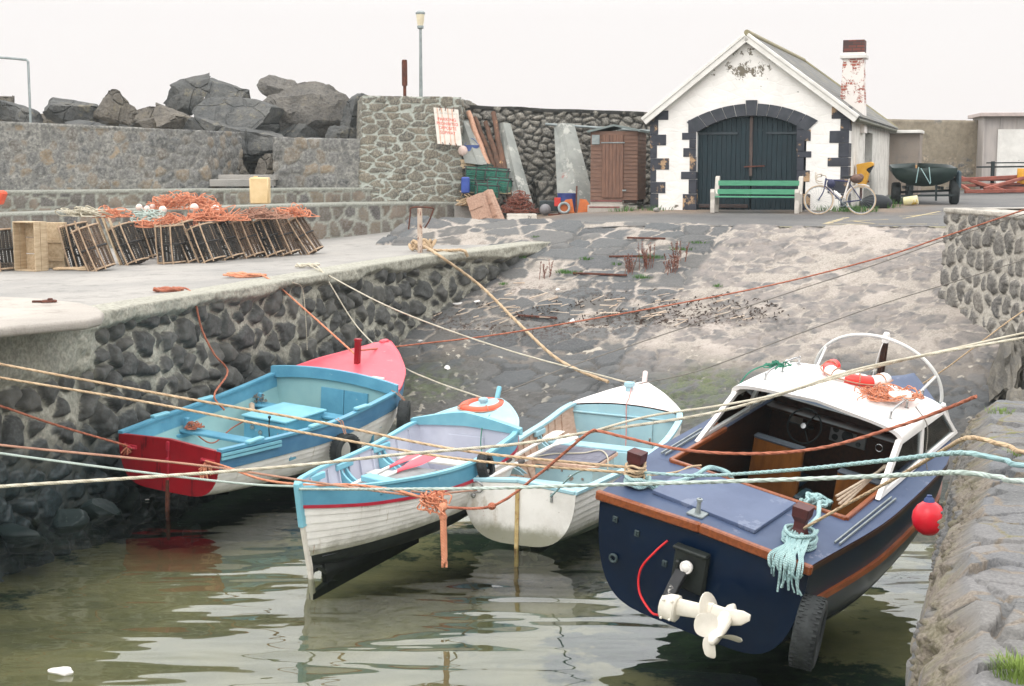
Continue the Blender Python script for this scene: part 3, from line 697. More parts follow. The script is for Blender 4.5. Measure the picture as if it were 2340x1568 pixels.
# pale slab lying on the left quay
mb = MB(); pl = [gz(u, v, 2.64) for u, v in ((-420, 860), (-150, 775), (0, 748), (120, 737), (200, 730), (232, 722), (238, 712), (226, 702), (190, 692), (100, 682), (0, 677), (-420, 690))]
mb.prism([(p.x, p.y) for p in pl], .125, None, 2.515)
o = tag(mb.build('concrete_slab', M_PALE, fix=True), 'pale rounded concrete slab on the quay at far left', 'slab')
bv = o.modifiers.new('bevel', 'BEVEL'); bv.width = .05; bv.segments = 4; bv.limit_method = 'ANGLE'
mb = MB(); c = gz(112, 690, 2.65); mb.torus((c.x, c.y, 2.66), .09, .015, 20, 8); mb.box((c.x - .12, c.y, 2.655), (.2, .05, .03), .006); mb.box((c.x, c.y + .05, 2.67), (.06, .05, .05), .008)
tag(mb.build('mooring_ring', M_RUST), 'small rusty ring lying flat on the pale slab', 'ring')
# ------------------------------------------------------------------ rocks
def rock_mesh(seed, dims, nplanes=11, rough=.05, sub=4):
    import bmesh
    bm = bmesh.new(); bmesh.ops.create_icosphere(bm, subdivisions=sub, radius=1.0)
    P = np.array([v.co[:] for v in bm.verts]); F_ = [[v.index for v in f.verts] for f in bm.faces]; bm.free()
    r = np.random.RandomState(seed)
    for i in range(nplanes):
        n = r.normal(size=3); n /= np.linalg.norm(n); d = r.uniform(.34, .66)
        k = P @ n - d; P = P - np.where(k > 0, k, 0)[:, None] * n
    nn = P / (np.linalg.norm(P, axis=1, keepdims=True) + 1e-9)
    th = np.arctan2(nn[:, 1], nn[:, 0]) * 2; ph = nn[:, 2] * 3
    P = P + nn * ((fbm(th * 1.4 + seed, ph * 1.4, seed, 4) - .5) * rough * 2.4 + (fbm(th * 6, ph * 6, seed + 3, 3) - .5) * rough * .9)[:, None]
    P /= np.abs(P).max(0); return P * np.array(dims) / 2, F_
t = NT('boulder_rock'); v = t.co('Object'); a = t.noise(1.6, 7, .7, v); b = t.noise(12, 6, .7, v)
col = t.mix(t.mr(a, .3, .7), lin(102, 99, 95), lin(130, 125, 117)); col = t.mix(t.mr(b, .46, .7, 0, .7), col, lin(66, 68, 69))
col = t.mix(t.mr(t.noise(2.6, 8, .75, v), .58, .66, 0, .55), col, lin(140, 132, 112)); t.bump(t.math('ADD', b, t.math('MULTIPLY', a, 2.5)), .9, .09); M_ROCK = t.fin(col, .9, 0, .25)
def rock_tone(n_, c1, c2):
    t = NT(n_); v = t.co('Object'); a = t.noise(1.3, 8, .72, v); b = t.noise(10, 6, .7, v); vo = t.n('ShaderNodeTexVoronoi', feature='DISTANCE_TO_EDGE'); vo.inputs['Scale'].default_value = .8; t.L(v, vo.inputs['Vector'])
    col = t.mix(t.mr(a, .3, .7), lin(c1), lin(c2)); col = t.mix(t.mr(b, .46, .7, 0, .65), col, lin(66, 66, 66)); col = t.mix(t.mr(t.noise(2.2, 8, .75, v), .56, .64, 0, .6), col, lin(146, 138, 116))
    t.bump(t.math('ADD', t.math('ADD', b, t.math('MULTIPLY', a, 2.5)), t.math('MULTIPLY', t.mr(vo.outputs[0], 0., .03), 1.2)), .9, .09); return t.fin(col, .9, 0, .25)
ROCKS = [M_ROCK, rock_tone('brown_rock', (106, 101, 94), (134, 127, 116)), rock_tone('grey_rock', (86, 88, 88), (116, 115, 111))]
t = NT('wet_rock'); v = t.co('Object', (1, 1, 2.5)); a = t.noise(1.8, 7, .7, v); b = t.noise(14, 6, .7, v)
col = t.mix(t.mr(a, .3, .7), lin(84, 82, 78), lin(126, 120, 108)); col = t.mix(t.mr(b, .48, .7, 0, .7), col, lin(60, 61, 62)); t.bump(t.math('ADD', b, t.math('MULTIPLY', a, 2)), .6, .04); M_WROCK = t.fin(col, .7, 0, .3)
def rock(u, v, y, w, h, seed, label, mat=M_ROCK, name='boulder', cat='boulder', deep=None, rot=0., rough=.05, group=None, tilt=0., sub=4, npl=11):
    k = y / F; c = gy(u, v, y); P, Fs = rock_mesh(seed, (w * k, deep or (w + h) * .5 * k, h * k), npl, rough, sub)
    mb = MB(); M = Matrix.Rotation(tilt, 4, 'Y') @ Matrix.Rotation(rot, 4, 'Z'); mb.add([tuple(p) for p in P], Fs, True, M)
    o = mb.build(name, mat, ang=28); o.location = c; return tag(o, label, cat, group)
GB = 'boulders heaped behind the sea wall'
for (u, v, y, w_, h_, sd, lb, tl) in (
    (690, 248, 42.5, 235, 140, 3, 'largest boulder, a huge brown block at the top of the heap', .0),
    (595, 335, 40.3, 200, 82, 5, 'long dark boulder lying under the largest one, above the gap in the wall', .05),
    (545, 278, 41.5, 190, 105, 8, 'broad flat-faced boulder left of the largest boulder', .15),
    (425, 216, 42.5, 122, 72, 41, 'pointed wedge boulder with a dark shaded face on the left of the heap', -.35),
    (405, 270, 41, 118, 66, 13, 'blocky boulder directly beneath the pointed wedge boulder', .05),
    (525, 222, 44, 125, 70, 17, 'rounded boulder on the skyline behind the broad flat-faced one', .2),
    (755, 228, 45, 110, 85, 19, 'pale boulder on the skyline right behind the largest boulder', .2),
    (818, 272, 41.5, 72, 108, 23, 'upright boulder wedged against the left side of the stone tower', .3),
    (145, 244, 40.5, 140, 82, 29, 'broad sloping boulder just right of the bent pipe rail', .1),
    (262, 250, 40.5, 92, 86, 31, 'craggy pointed boulder standing alone between two gaps of sky', .2),
    (328, 262, 41.5, 62, 58, 37, 'small grey boulder between the craggy one and the blocky one', 0),
    (10, 236, 41, 80, 78, 43, 'tall boulder cut off by the left edge of the picture', -.3),
    (52, 262, 40.0, 92, 56, 47, 'low boulder at the foot of the bent pipe rail', .1),
    (185, 288, 39.2, 90, 34, 53, 'flat slab of rock lying on the top of the sea wall', 0),
    (470, 300, 40.5, 110, 60, 59, 'pale sloping rock beside the end of the sea wall', .3),
    (520, 385, 39.4, 150, 100, 61, 'smooth pale slab of rock filling the gap between the walls', .35),
    (607, 398, 39.0, 90, 90, 67, 'square grey block at the right of the wall gap', 0),
    (620, 300, 43, 240, 120, 71, 'deep dark boulder filling the middle of the heap', 0),
    (95, 285, 41.5, 90, 60, 73, 'dark boulder filling the gap beside the bent pipe rail', .2), (222, 286, 41.2, 90, 50, 75, 'dark low boulder between the broad sloping and craggy ones', -.2),
    (300, 285, 41.6, 100, 46, 77, 'dark low boulder under the small grey one', .1), (355, 290, 41.2, 90, 46, 79, 'low boulder half hidden by the sea wall under the blocky one', -.1),
    (478, 250, 43, 90, 60, 87, 'dark boulder in the gap behind the pointed wedge', .3), (500, 345, 40.6, 110, 80, 91, 'boulder spilling down into the gap between the sea walls', .5),
    (560, 400, 41.5, 190, 130, 111, 'shaded rock closing the bottom of the gap between the sea walls', .2), (660, 205, 44, 130, 60, 93, 'pale flat boulder on the skyline behind the largest one', .1), (780, 305, 41.0, 90, 50, 95, 'dark boulder low down beside the tower', -.2)):
    rock(u, v + 6, y, w_ * 1.12, h_ * 1.18, sd, lb, ROCKS[sd % 3], deep=max(w_, h_) * .9 * y / F, tilt=tl, group=GB, npl=14, rough=.06)
# rocky foot of the slipway wall and stones at the water's edge, the nearer raised to block sky reflection
for (p, d, sd, rz, tx, lb) in (((7.75, 22.0, 1.35), (.7, 2.4, 1.2), 81, .25, .3, 'sloping rock slab at the foot of the white-jointed wall'),
                           ((7.9, 20.2, 1.25), (.6, 3.0, 1.3), 83, .22, .25, 'long grey rock ridge running out from the white-jointed wall'),
                           ((7.0, 19.3, .95), (.5, 2.6, 1.0), 85, .24, .3, 'thin dark rock slab lying against the long grey ridge'),
                           ((6.6, 16.9, .95), (1.2, 2.8, 2.0), 89, .28, .2, 'dark rock slab between the grey ridge and the near quay'),
                           ((6.15, 14.2, .95), (1.5, 2.8, 2.4), 91, .3, .15, 'blocky rock raised to block sky reflection just beyond the broken end of the near quay'),
                           ((5.25, 12.0, .7), (1.3, 2.2, 2.2), 97, .4, .1, 'rock raised at the waterline to block sky reflection beside the cabin boat')):
    P, Fs = rock_mesh(sd, d, 15, .10); mb = MB(); mb.add([tuple(q) for q in P], Fs, True); o = mb.build('shore_rock', M_WROCK, ang=26); o.location = p; o.rotation_euler = (tx, .25, -rz)
    tag(o, lb, 'rock')
M_SUNK = pm('weedy_dark_stone', (42, 54, 54), (26, 38, 38), scale=3, rough=.5, bump=.5, bs=12, spots=((88, 98, 92), 4, .62))
GS = 'submerged stones at the foot of the harbour wall'
for (u, v, y, w_, h_, sd, lb) in ((55, 1205, 17.0, 120, 80, 101, 'round dark stone half under water at the lower left'), (150, 1165, 17.4, 110, 70, 103, 'dark stone below the frayed end of the left wall'),
                                  (230, 1150, 17.9, 100, 70, 107, 'grey stone in the water left of the red transom'), (440, 1195, 18.0, 45, 45, 109, 'small bluish stone under the red transom')):
    rock(u, v + 22, y, w_, h_, sd, lb, M_SUNK, 'sunken_stone', 'stone', rough=.05, group=GS, npl=7, sub=4)
# ------------------------------------------------------------------ boats
def crv(*pts):
    xs = [p[0] for p in pts]; ys = [p[1] for p in pts]; n = len(xs)
    dl = [(ys[i + 1] - ys[i]) / (xs[i + 1] - xs[i]) for i in range(n - 1)]
    m = [dl[0]] + [0 if dl[i - 1] * dl[i] <= 0 else 2 * dl[i - 1] * dl[i] / (dl[i - 1] + dl[i]) for i in range(1, n - 1)] + [dl[-1]]
    def f(x):
        x = min(max(x, xs[0]), xs[-1]); i = 0
        while i < n - 2 and x > xs[i + 1]: i += 1
        h = xs[i + 1] - xs[i]; t = (x - xs[i]) / h
        return (2 * t ** 3 - 3 * t * t + 1) * ys[i] + (t ** 3 - 2 * t * t + t) * h * m[i] + (-2 * t ** 3 + 3 * t * t) * ys[i + 1] + (t ** 3 - t * t) * h * m[i + 1]
    return f
class Hull:
    def __init__(s, L, B, S, K, A, rb=.3, rs=0., lap=.011):
        s.L, s.B, s.S, s.K, s.A, s.rb, s.rs, s.lap = L, B, S, K, A, rb, rs, lap
    def sec(s, t, th):
        S, K, B, a = s.S(t), s.K(t), s.B(t), s.A(t)
        return B * max(0., math.sin(th)) ** a, S - (S - K) * max(0., math.cos(th))
    def pt(s, t, th, side=1, off=0.):
        y, z = s.sec(t, th)
        if off:
            y1, z1 = s.sec(t, max(1e-3, th - .03)); y2, z2 = s.sec(t, min(math.pi / 2 - 1e-3, th + .03))
            dy, dz = y2 - y1, z2 - z1; l = math.hypot(dy, dz) + 1e-9
            y += dz / l * off; z -= dy / l * off
            y = max(y, 0.0)
        S, K = s.S(t), s.K(t); w_ = min(1, max(0, (z - K) / (S - K)))
        x = t * s.L
        if t > .6: x -= s.rb * ((t - .6) / .4) ** 2 * (1 - w_) ** 1.4
        if t < .3: x += s.rs * ((.3 - t) / .3) ** 2 * (1 - w_)
        return Vector((x, side * y, z))
    def th_z(s, t, z):
        S, K = s.S(t), s.K(t); return math.acos(min(1, max(0, (S - z) / (S - K))))
    def yin(s, x, z, off=.03):
        t = min(max(x / s.L, 0), 1); return max(.01, s.pt(t, s.th_z(t, z), 1, -off).y)
    def strakes(s, mb, bounds, t0=0., t1=1., nt=44, lap=None):
        lap = s.lap if lap is None else lap
        ts = [t0 + (t1 - t0) * i / nt for i in range(nt + 1)]
        for side in (1, -1):
            for (a, b) in bounds:
                rings = []
                for t in ts:
                    fa, fb = (a(t), b(t)) if callable(a) else (a, b)
                    q = [s.pt(t, fa, side, 0.)]
                    for k in range(5):
                        f = k / 4; q.append(s.pt(t, fa + (fb - fa) * f, side, lap * (1 - f) + .001))
                    rings.append(q if side < 0 else q[::-1])
                mb.loft(rings)
        return mb
    def shell(s, mb, thlo, thhi, off, t0, t1, nt=40, nk=8):
        for side in (1, -1):
            rings = []
            for i in range(nt + 1):
                t = t0 + (t1 - t0) * i / nt; a = thlo(t) if callable(thlo) else thlo; b = thhi(t) if callable(thhi) else thhi
                q = [s.pt(t, a + (b - a) * k / nk, side, off) for k in range(nk + 1)]
                rings.append(q if side > 0 else q[::-1])
            mb.loft(rings)
        return mb
    def rail(s, mb, t0, t1, yo, yi, z0, z1, nt=44, sides=(1, -1), th=math.pi / 2):
        for side in sides:
            rings = []
            for i in range(nt + 1):
                t = t0 + (t1 - t0) * i / nt; p = s.pt(t, th if not callable(th) else th(t), 1, 0.)
                a, b = p.y + yo, max(.004, p.y - yi)
                q = [Vector((p.x, side * a, p.z + z0)), Vector((p.x, side * a, p.z + z1)), Vector((p.x, side * b, p.z + z1)), Vector((p.x, side * b, p.z + z0))]
                rings.append(q[::-1] if side > 0 else q)
            mb.loft(rings, closed=True, cap=True)
        return mb
    def transom(s, mb, thick=.05, n=14, scale=1.0, x=None, grow=.012):
        pts = [s.pt(0, math.pi / 2 * k / n, 1, grow) for k in range(n + 1)]; pts = [p for p in pts if p.y > .002 or True]
        ring = [(p.x, p.y, p.z) for p in pts] + [(p.x, -p.y, p.z) for p in pts[:0:-1]]
        top = ring[n]; m = len(ring)
        ring.insert(n + 1, (top[0], 0., top[2] + s.crown))
        m += 1
        vs = [(a - .004, b, c) for a, b, c in ring] + [(a + thick, b * .985, c) for a, b, c in ring]
        mb.add(vs, [tuple(range(m)), tuple(range(m, 2 * m))[::-1]] + [(i, m + i, m + (i + 1) % m, (i + 1) % m) for i in range(m)])
        return mb
    crown = .05
    def deck(s, mb, t0, t1, camber=.06, dz=.01, nt=20, ny=8, yo=0.0):
        rings = []
        for i in range(nt + 1):
            t = t0 + (t1 - t0) * i / nt; p = s.pt(t, math.pi / 2); B = p.y + yo
            rings.append([Vector((p.x, B * (1 - 2 * k / ny), p.z + dz + camber * (1 - (1 - 2 * k / ny) ** 2) * min(1, B / .3))) for k in range(ny + 1)])
        mb.loft(rings); return mb
    def bulk(s, mb, x, zlo, ztop, camber=.06, thick=.03, off=.02, n=8):
        t = x / s.L; a = s.th_z(t, zlo); b = s.th_z(t, ztop) if ztop < s.S(t) else math.pi / 2
        pts = [s.pt(t, a + (b - a) * k / n, 1, -off) for k in range(n + 1)]
        arc = [(-(1 - 2 * k / 8) * pts[-1].y, ztop + camber * (1 - (1 - 2 * k / 8) ** 2)) for k in range(9)][::-1]
        ring = [(p.y, p.z) for p in pts] + arc[0:] + [(-p.y, p.z) for p in pts[::-1]]
        m = len(ring)
        vs = [(x, b_, c) for b_, c in ring] + [(x + thick, b_, c) for b_, c in ring]
        mb.add(vs, [tuple(range(m))[::-1], tuple(range(m, 2 * m))] + [(i, (i + 1) % m, m + (i + 1) % m, m + i) for i in range(m)])
        return mb
    def floor(s, mb, x0, x1, z, n=20):
        rings = []
        for i in range(n + 1):
            x = x0 + (x1 - x0) * i / n; y = s.yin(x, z, .02); rings.append([Vector((x, y, z)), Vector((x, -y, z))])
        mb.loft(rings); return mb
def set_boat(o, x, y, z, yaw, roll, pit):
    # local x is forward, y to port, z up
    f = Matrix.Rotation(R(90) - yaw, 4, 'Z') @ Matrix.Rotation(-pit, 4, 'Y') @ Matrix.Rotation(roll, 4, 'X')
    o.matrix_world = Matrix.Translation((x, y, z)) @ f; o.rotation_mode = 'XYZ'
    o.location = (x, y, z); o.rotation_euler = f.to_euler(); o['_'] = 0; del o['_']
    return Matrix.Translation((x, y, z)) @ f
def bev(o, wd=.008, seg=2):
    m = o.modifiers.new('bevel', 'BEVEL'); m.width = wd; m.segments = seg; m.limit_method = 'ANGLE'; m.angle_limit = R(40); return o
def oar(name, label, p0, p1, blade_mat, shaft_mat, grip=None, group=None, roll=0.):
    """p0 handle end, p1 blade end"""
    p0, p1 = Vector(p0), Vector(p1); L = (p1 - p0).length
    o = thing(name, label, 'oar', group=group); d = (p1 - p0).normalized()
    q = Vector((1, 0, 0)).rotation_difference(d); o.location = p0; o.rotation_euler = (q @ Euler((roll, 0, 0)).to_quaternion()).to_euler()
    mb = MB(); mb.tube([(0, 0, 0), (.12, 0, 0), (.14, 0, 0), (L * .3, 0, 0), (L - .62, 0, 0)], [.017, .019, .027, .030, .022], 10); mb.build('shaft', shaft_mat, o)
    mb = MB(); rings = []
    for i in range(13):
        f = i / 12; x = L - .64 + .64 * f; w_ = .022 + .062 * sm(f * 1.6); h_ = .020 - .013 * sm(f * 1.3)
        if f > .93: w_ *= .93
        rings.append([(x, w_ * math.cos(a), h_ * math.sin(a)) for a in [k * math.pi / 6 for k in range(12)]])
    mb.loft(rings, True, True); mb.build('blade', blade_mat, o)
    if grip:
        mb = MB(); mb.tube([(L * .30, 0, 0), (L * .30 + .16, 0, 0)], .034, 12); mb.build('leather', grip, o)
    return o
def sm(t): t = min(1, max(0, t)); return t * t * (3 - 2 * t)
def tyre(name, label, c, r, w, axis, squash=1.0, group=None):
    mb = MB(); prof = []
    for k in range(28):
        pass
    vs = []; n = 36; sect = [(-.42, -.5), (-.25, -.56), (0, -.58), (.25, -.56), (.40, -.48), (.5, -.3), (.52, 0), (.5, .3), (.40, .48), (.25, .56), (0, .58), (-.25, .56), (-.42, .5), (-.46, .42), (-.30, .38), (.25, .36), (.34, .2), (.36, 0), (.34, -.2), (.25, -.36), (-.30, -.38), (-.46, -.42)]
    rin = r * .62
    for i in range(n):
        a = 2 * math.pi * i / n
        for (q, zz) in sect:
            rr = rin + (r - rin) * (q + .46) / .98
            vs.append((rr * math.cos(a), rr * math.sin(a) * squash, zz * w))
    m = len(sect); fs = [(i * m + j, ((i + 1) % n) * m + j, ((i + 1) % n) * m + (j + 1) % m, i * m + (j + 1) % m) for i in range(n) for j in range(m)]
    mb.add(vs, fs, True)
    for i in range(n * 2):
        a = math.pi * i / n
        for zz in (-.3, .3):
            mb.box(((r - .004) * math.cos(a), (r - .004) * math.sin(a) * squash, zz * w + (.08 * w if i % 2 else -.08 * w)), (.012, .022, .22 * w), 0, None, a)
    o = mb.build(name, M_RUBBER, ang=35); o.location = c; o.rotation_euler = Vector((0, 0, 1)).rotation_difference(Vector(axis)).to_euler()
    return tag(o, label, 'tyre', group)
# ---- boat with the red transom
def boat_red():
    L = 5.59
    h = Hull(L, crv((0, .80), (.2, .97), (.45, 1.10), (.68, 1.10), (.82, .86), (.93, .42), (1, .015)), crv((0, .84), (.3, .84), (.7, 1.0), (.88, 1.22), (1, 1.44)),
             crv((0, .20), (.25, .02), (.5, -.12), (.8, -.14), (1, -.1)), crv((0, .36), (.3, .5), (.6, .62), (.85, 1.0), (1, 1.2)), .42)
    o = thing('fishing_boat', 'open blue and white boat with a red transom and pink foredeck', 'boat', group='boats moored in the harbour')
    Mx = set_boat(o, -4.455, 18.016, .064, .439, .071, .018)
    hp = math.pi / 2
    zt = lambda d: (lambda t: h.th_z(t, h.S(t) - d))
    wl = lambda t: h.th_z(t, max(h.K(t) + .03, .20 + .02 * t + .10 * max(0, t - .6)))
    mb = MB(); top = zt(.24); n = 6
    b = [((lambda t, i=i: wl(t) + (top(t) - wl(t)) * i / n), (lambda t, i=i: wl(t) + (top(t) - wl(t)) * (i + 1) / n)) for i in range(n)]
    h.strakes(mb, b); mb.build('planking', M_HULLW, o, ang=30)
    mb = MB(); h.strakes(mb, [(top, lambda t: hp)], lap=.02); mb.build('sheer_strake', M_BLUE_DK, o, ang=30)
    mb = MB(); h.shell(mb, 0., wl, .002, 0, 1); mb.v = [(p[0], p[1], p[2]) for p in mb.v]; mb.f = [f[::-1] for f in mb.f]; mb.build('bottom', M_BOTTOM, o)
    h.crown = .05; mb = MB(); h.transom(mb, .05); tr = mb.build('transom', M_RED, o)
    mb = MB()
    for y in (.0,): mb.box((-.02, y, .80), (.03, .05, .12), .008); mb.box((-.03, y, .62), (.04, .03, .06), .008); mb.box((-.012, y, .45), (.016, .025, .62), .004)
    for y in (.62, -.62): mb.tube(cat_rom([(-.01, y - .08, .68), (-.06, y - .04, .70), (-.06, y + .04, .72), (-.01, y + .08, .72)], 4), .014, 8); mb.box((-.01, y, .70), (.02, .22, .05), .006)
    mb.build_each('stern_fitting', M_CRIM, tr)
    mb = MB(); mb.box((-.01, 0, .1), (.05, .04, .5), .006); mb.build('rudder_strap', M_RUST, o)
    fl = lambda t: h.th_z(t, max(.14, h.K(t) + .06))
    mb = MB(); h.shell(mb, fl, lambda t: h.th_z(t, h.S(t) - .2), -.03, .008, .71); mb.build('lining', M_AQUA, o)
    mb = MB(); h.shell(mb, lambda t: h.th_z(t, h.S(t) - .22), hp, -.022, .008, .71); mb.build('inner_band', M_BLUE, o)
    mb = MB(); h.floor(mb, .05, 3.97, .16); mb.build('floor_boards', M_AQUA, o)
    mb = MB(); h.rail(mb, .0, .71, .03, .05, 0., .035); mb.build('gunwale', M_BLUE, o)
    mb = MB(); h.rail(mb, .70, .995, .018, .03, -.02, .02); mb.build('toe_rail', M_PINK, o)
    for x in (1.15, 2.45, 2.5):
        pass
    mb = MB()
    for (x, sd) in ((1.85, -1), (2.95, -1), (.62, -1), (1.0, 1), (2.2, 1)):
        y = h.pt(x / L, hp).y; z = h.S(x / L) + .035; mb.box((x, sd * (y - .01), z + .018), (.34, .085, .045), .012, None, 0)
    mb.build_each('oarlock_pad', M_TURQ, o)
    mb = MB(); h.rail(mb, .0, .19, .05, -.028, -.05, -.015, sides=(-1,)); h.rail(mb, .0, .19, .05, -.028, -.10, -.065, sides=(-1,)); mb.build_each('rubbing_strip', M_TURQ, o)
    mb = MB(); h.deck(mb, .705, .997, .10, .012); mb.build('foredeck', M_PINK, o)
    mb = MB(); h.bulk(mb, 3.96, .14, .99, .08, .03); bk = mb.build('bulkhead', M_AQUA, o)
    for y in (.02, -.40):
        mb = MB(); mb.box((3.945, y, .67), (.03, .41, .50), .004); d = mb.build('locker_door', M_BLUE, bk)
    mb = MB()
    for y in (-.13, -.24): mb.box((3.92, y, .46), (.03, .05, .035), .006); mb.torus((3.90, y, .435), .02, .006, 12, 6, None)
    mb.build_each('padlock', M_CHROME, bk)
    # coaming along the after edge of the foredeck
    mb = MB(); rings = []
    for k in range(21):
        f = -1 + 2 * k / 20; y = f * 1.13; zc = .98 + .10 * (1 - f * f); zt_ = 1.13 + .085 * (1 - f * f)
        x = 3.93 - .02 * abs(f) ** 6
        rings.append([(x - .02, -y, zc - .03), (x - .02, -y, zt_), (x + .03, -y, zt_ + .006), (x + .03, -y, zc - .03)])
    mb.loft(rings, True, True, False); mb.build('coaming', M_BLUE, o, fix=True)
    # engine box, thwarts
    mb = MB(); mb.box((2.86, .16, .42), (1.02, .72, .54), .012); eb = mb.build('engine_box', M_BLUE, o)
    mb = MB(); mb.box((2.86, .16, .708), (1.08, .78, .035), .01); mb.build('box_lid', M_TURQ, eb)
    mb = MB(); mb.tube([(2.33, .05, .42), (2.26, .02, .62), (2.24, .0, .76)], .009, 8); mb.ball((2.24, 0, .775), .024, 10); mb.build('gear_lever', M_RUBBER, eb)
    mb = MB()
    for (y, z) in ((.36, .56), (.22, .50)): mb.lathe([(.001, 0), (.03, 0), (.036, .006), (.036, .014), (.028, .016), (.001, .016)], 14, Matrix.Translation((2.345, y, z)) @ Matrix.Rotation(R(-90), 4, 'Y'))
    mb.box((2.343, -.08, .45), (.01, .02, .16), .002); mb.build_each('gauge', M_CHROME, eb)
    for (x, z, wd) in ((3.42, .62, .26), (1.55, .58, .24)):
        y = h.yin(x, z); mb = MB(); mb.box((x, 0, z), (wd, 2 * y, .04), .008); tw = mb.build('thwart', M_BLUE, o)
        mb = MB()
        for sd in (1, -1): mb.box((x, sd * (y - .05), z + .09), (.07, .07, .18), .01); mb.box((x, sd * (y - .02), z - .07), (wd + .2, .05, .07), .01)
        mb.build_each('knee', M_BLUE, tw)
    mb = MB(); mb.box((3.42, .16 - .95, .32), (.03, .5, .5), .004); mb.build('seat_front', M_BLUE, o)
    mb = MB(); mb.box((4.55, -.03, 1.40), (.085, .085, .42), .012); mb.box((4.55, -.03, 1.60), (.10, .10, .05), .012); mb.build('samson_post', M_RED, o)
    mb = MB(); mb.box((4.15, -.62, 1.128), (.16, .20, .03), .006, Matrix.Identity(4)); mb.build('deck_plate', M_PAINT_WHITE, o)
    mb = MB(); mb.box((5.42, 0, 1.46), (.20, .09, .07), .02); mb.tube(cat_rom([(5.60, 0, 1.46), (5.50, 0, .9), (5.28, 0, .3), (5.05, 0, -.05)], 6), .028, 8); mb.build('stem', M_PINK, o)
    return o, Mx, h
B1, X1, H1 = boat_red()
# ---- double-ended boat
def knees(h, o, mat, xs, zoff=.02, big=.26):
    for x in xs:
        mb = MB()
        for sd in (1, -1):
            t = x / h.L; S = h.S(t); z0 = S - .30; y1 = h.yin(x, S - .02, .02); y0 = h.yin(x, z0, .02)
            prof = [(0, 0), (0, .30)] + [(big * (1 - math.cos(a)) , .30 - .26 * math.sin(a)) for a in [R(k * 15) for k in range(1, 6)]] + [(big, 0)]
            for off in (-.05, .05):
                pts = [(x + off + .0, sd * (y0 - p[0] + (y1 - y0) * p[1] / .3), z0 + p[1]) for p in prof]
                n = len(pts); vs = [(a - .016, b, c) for a, b, c in pts] + [(a + .016, b, c) for a, b, c in pts]
                mb.add(vs, [tuple(range(n))[::-1], tuple(range(n, 2 * n))] + [(i, (i + 1) % n, n + (i + 1) % n, n + i) for i in range(n)])
            yc = (y0 + y1) / 2
            mb.box((x, sd * (y1 - .03), S - .05), (.34, .05, .08), .012)
        mb.build_each('knee', mat, o, fix=True)
def propeller(mat, parent, c, r, axis=(-1, 0, 0), blades=3, hub=.035, spin=0.):
    mb = MB(); M = Matrix.Translation(Vector(c)) @ Vector((0, 0, 1)).rotation_difference(Vector(axis)).to_matrix().to_4x4()
    mb.lathe([(.001, .11), (hub * .45, .10), (hub * .9, .05), (hub, -.02), (hub * .85, -.08)], 14, M)
    for b in range(blades):
        rings = []; a0 = spin + 2 * math.pi * b / blades
        for i in range(9):
            f = i / 8; rr = hub * .8 + (r - hub * .8) * f; wd = r * .46 * math.sin(math.pi * (.16 + .80 * f)) ** .7; tw = .95 - .5 * f
            cx, cy = rr * math.cos(a0), rr * math.sin(a0); tx, ty = -math.sin(a0), math.cos(a0)
            q = []
            for k in range(8):
                a = 2 * math.pi * k / 8; u_, v_ = wd * math.cos(a), .007 * math.sin(a)
                lat = u_ * math.cos(tw) - v_ * math.sin(tw); ax = u_ * math.sin(tw) + v_ * math.cos(tw)
                q.append(M @ Vector((cx + tx * lat, cy + ty * lat, ax)))
            rings.append(q)
        mb.loft(rings, True, True)
    return mb.build('propeller', mat, parent, fix=True)
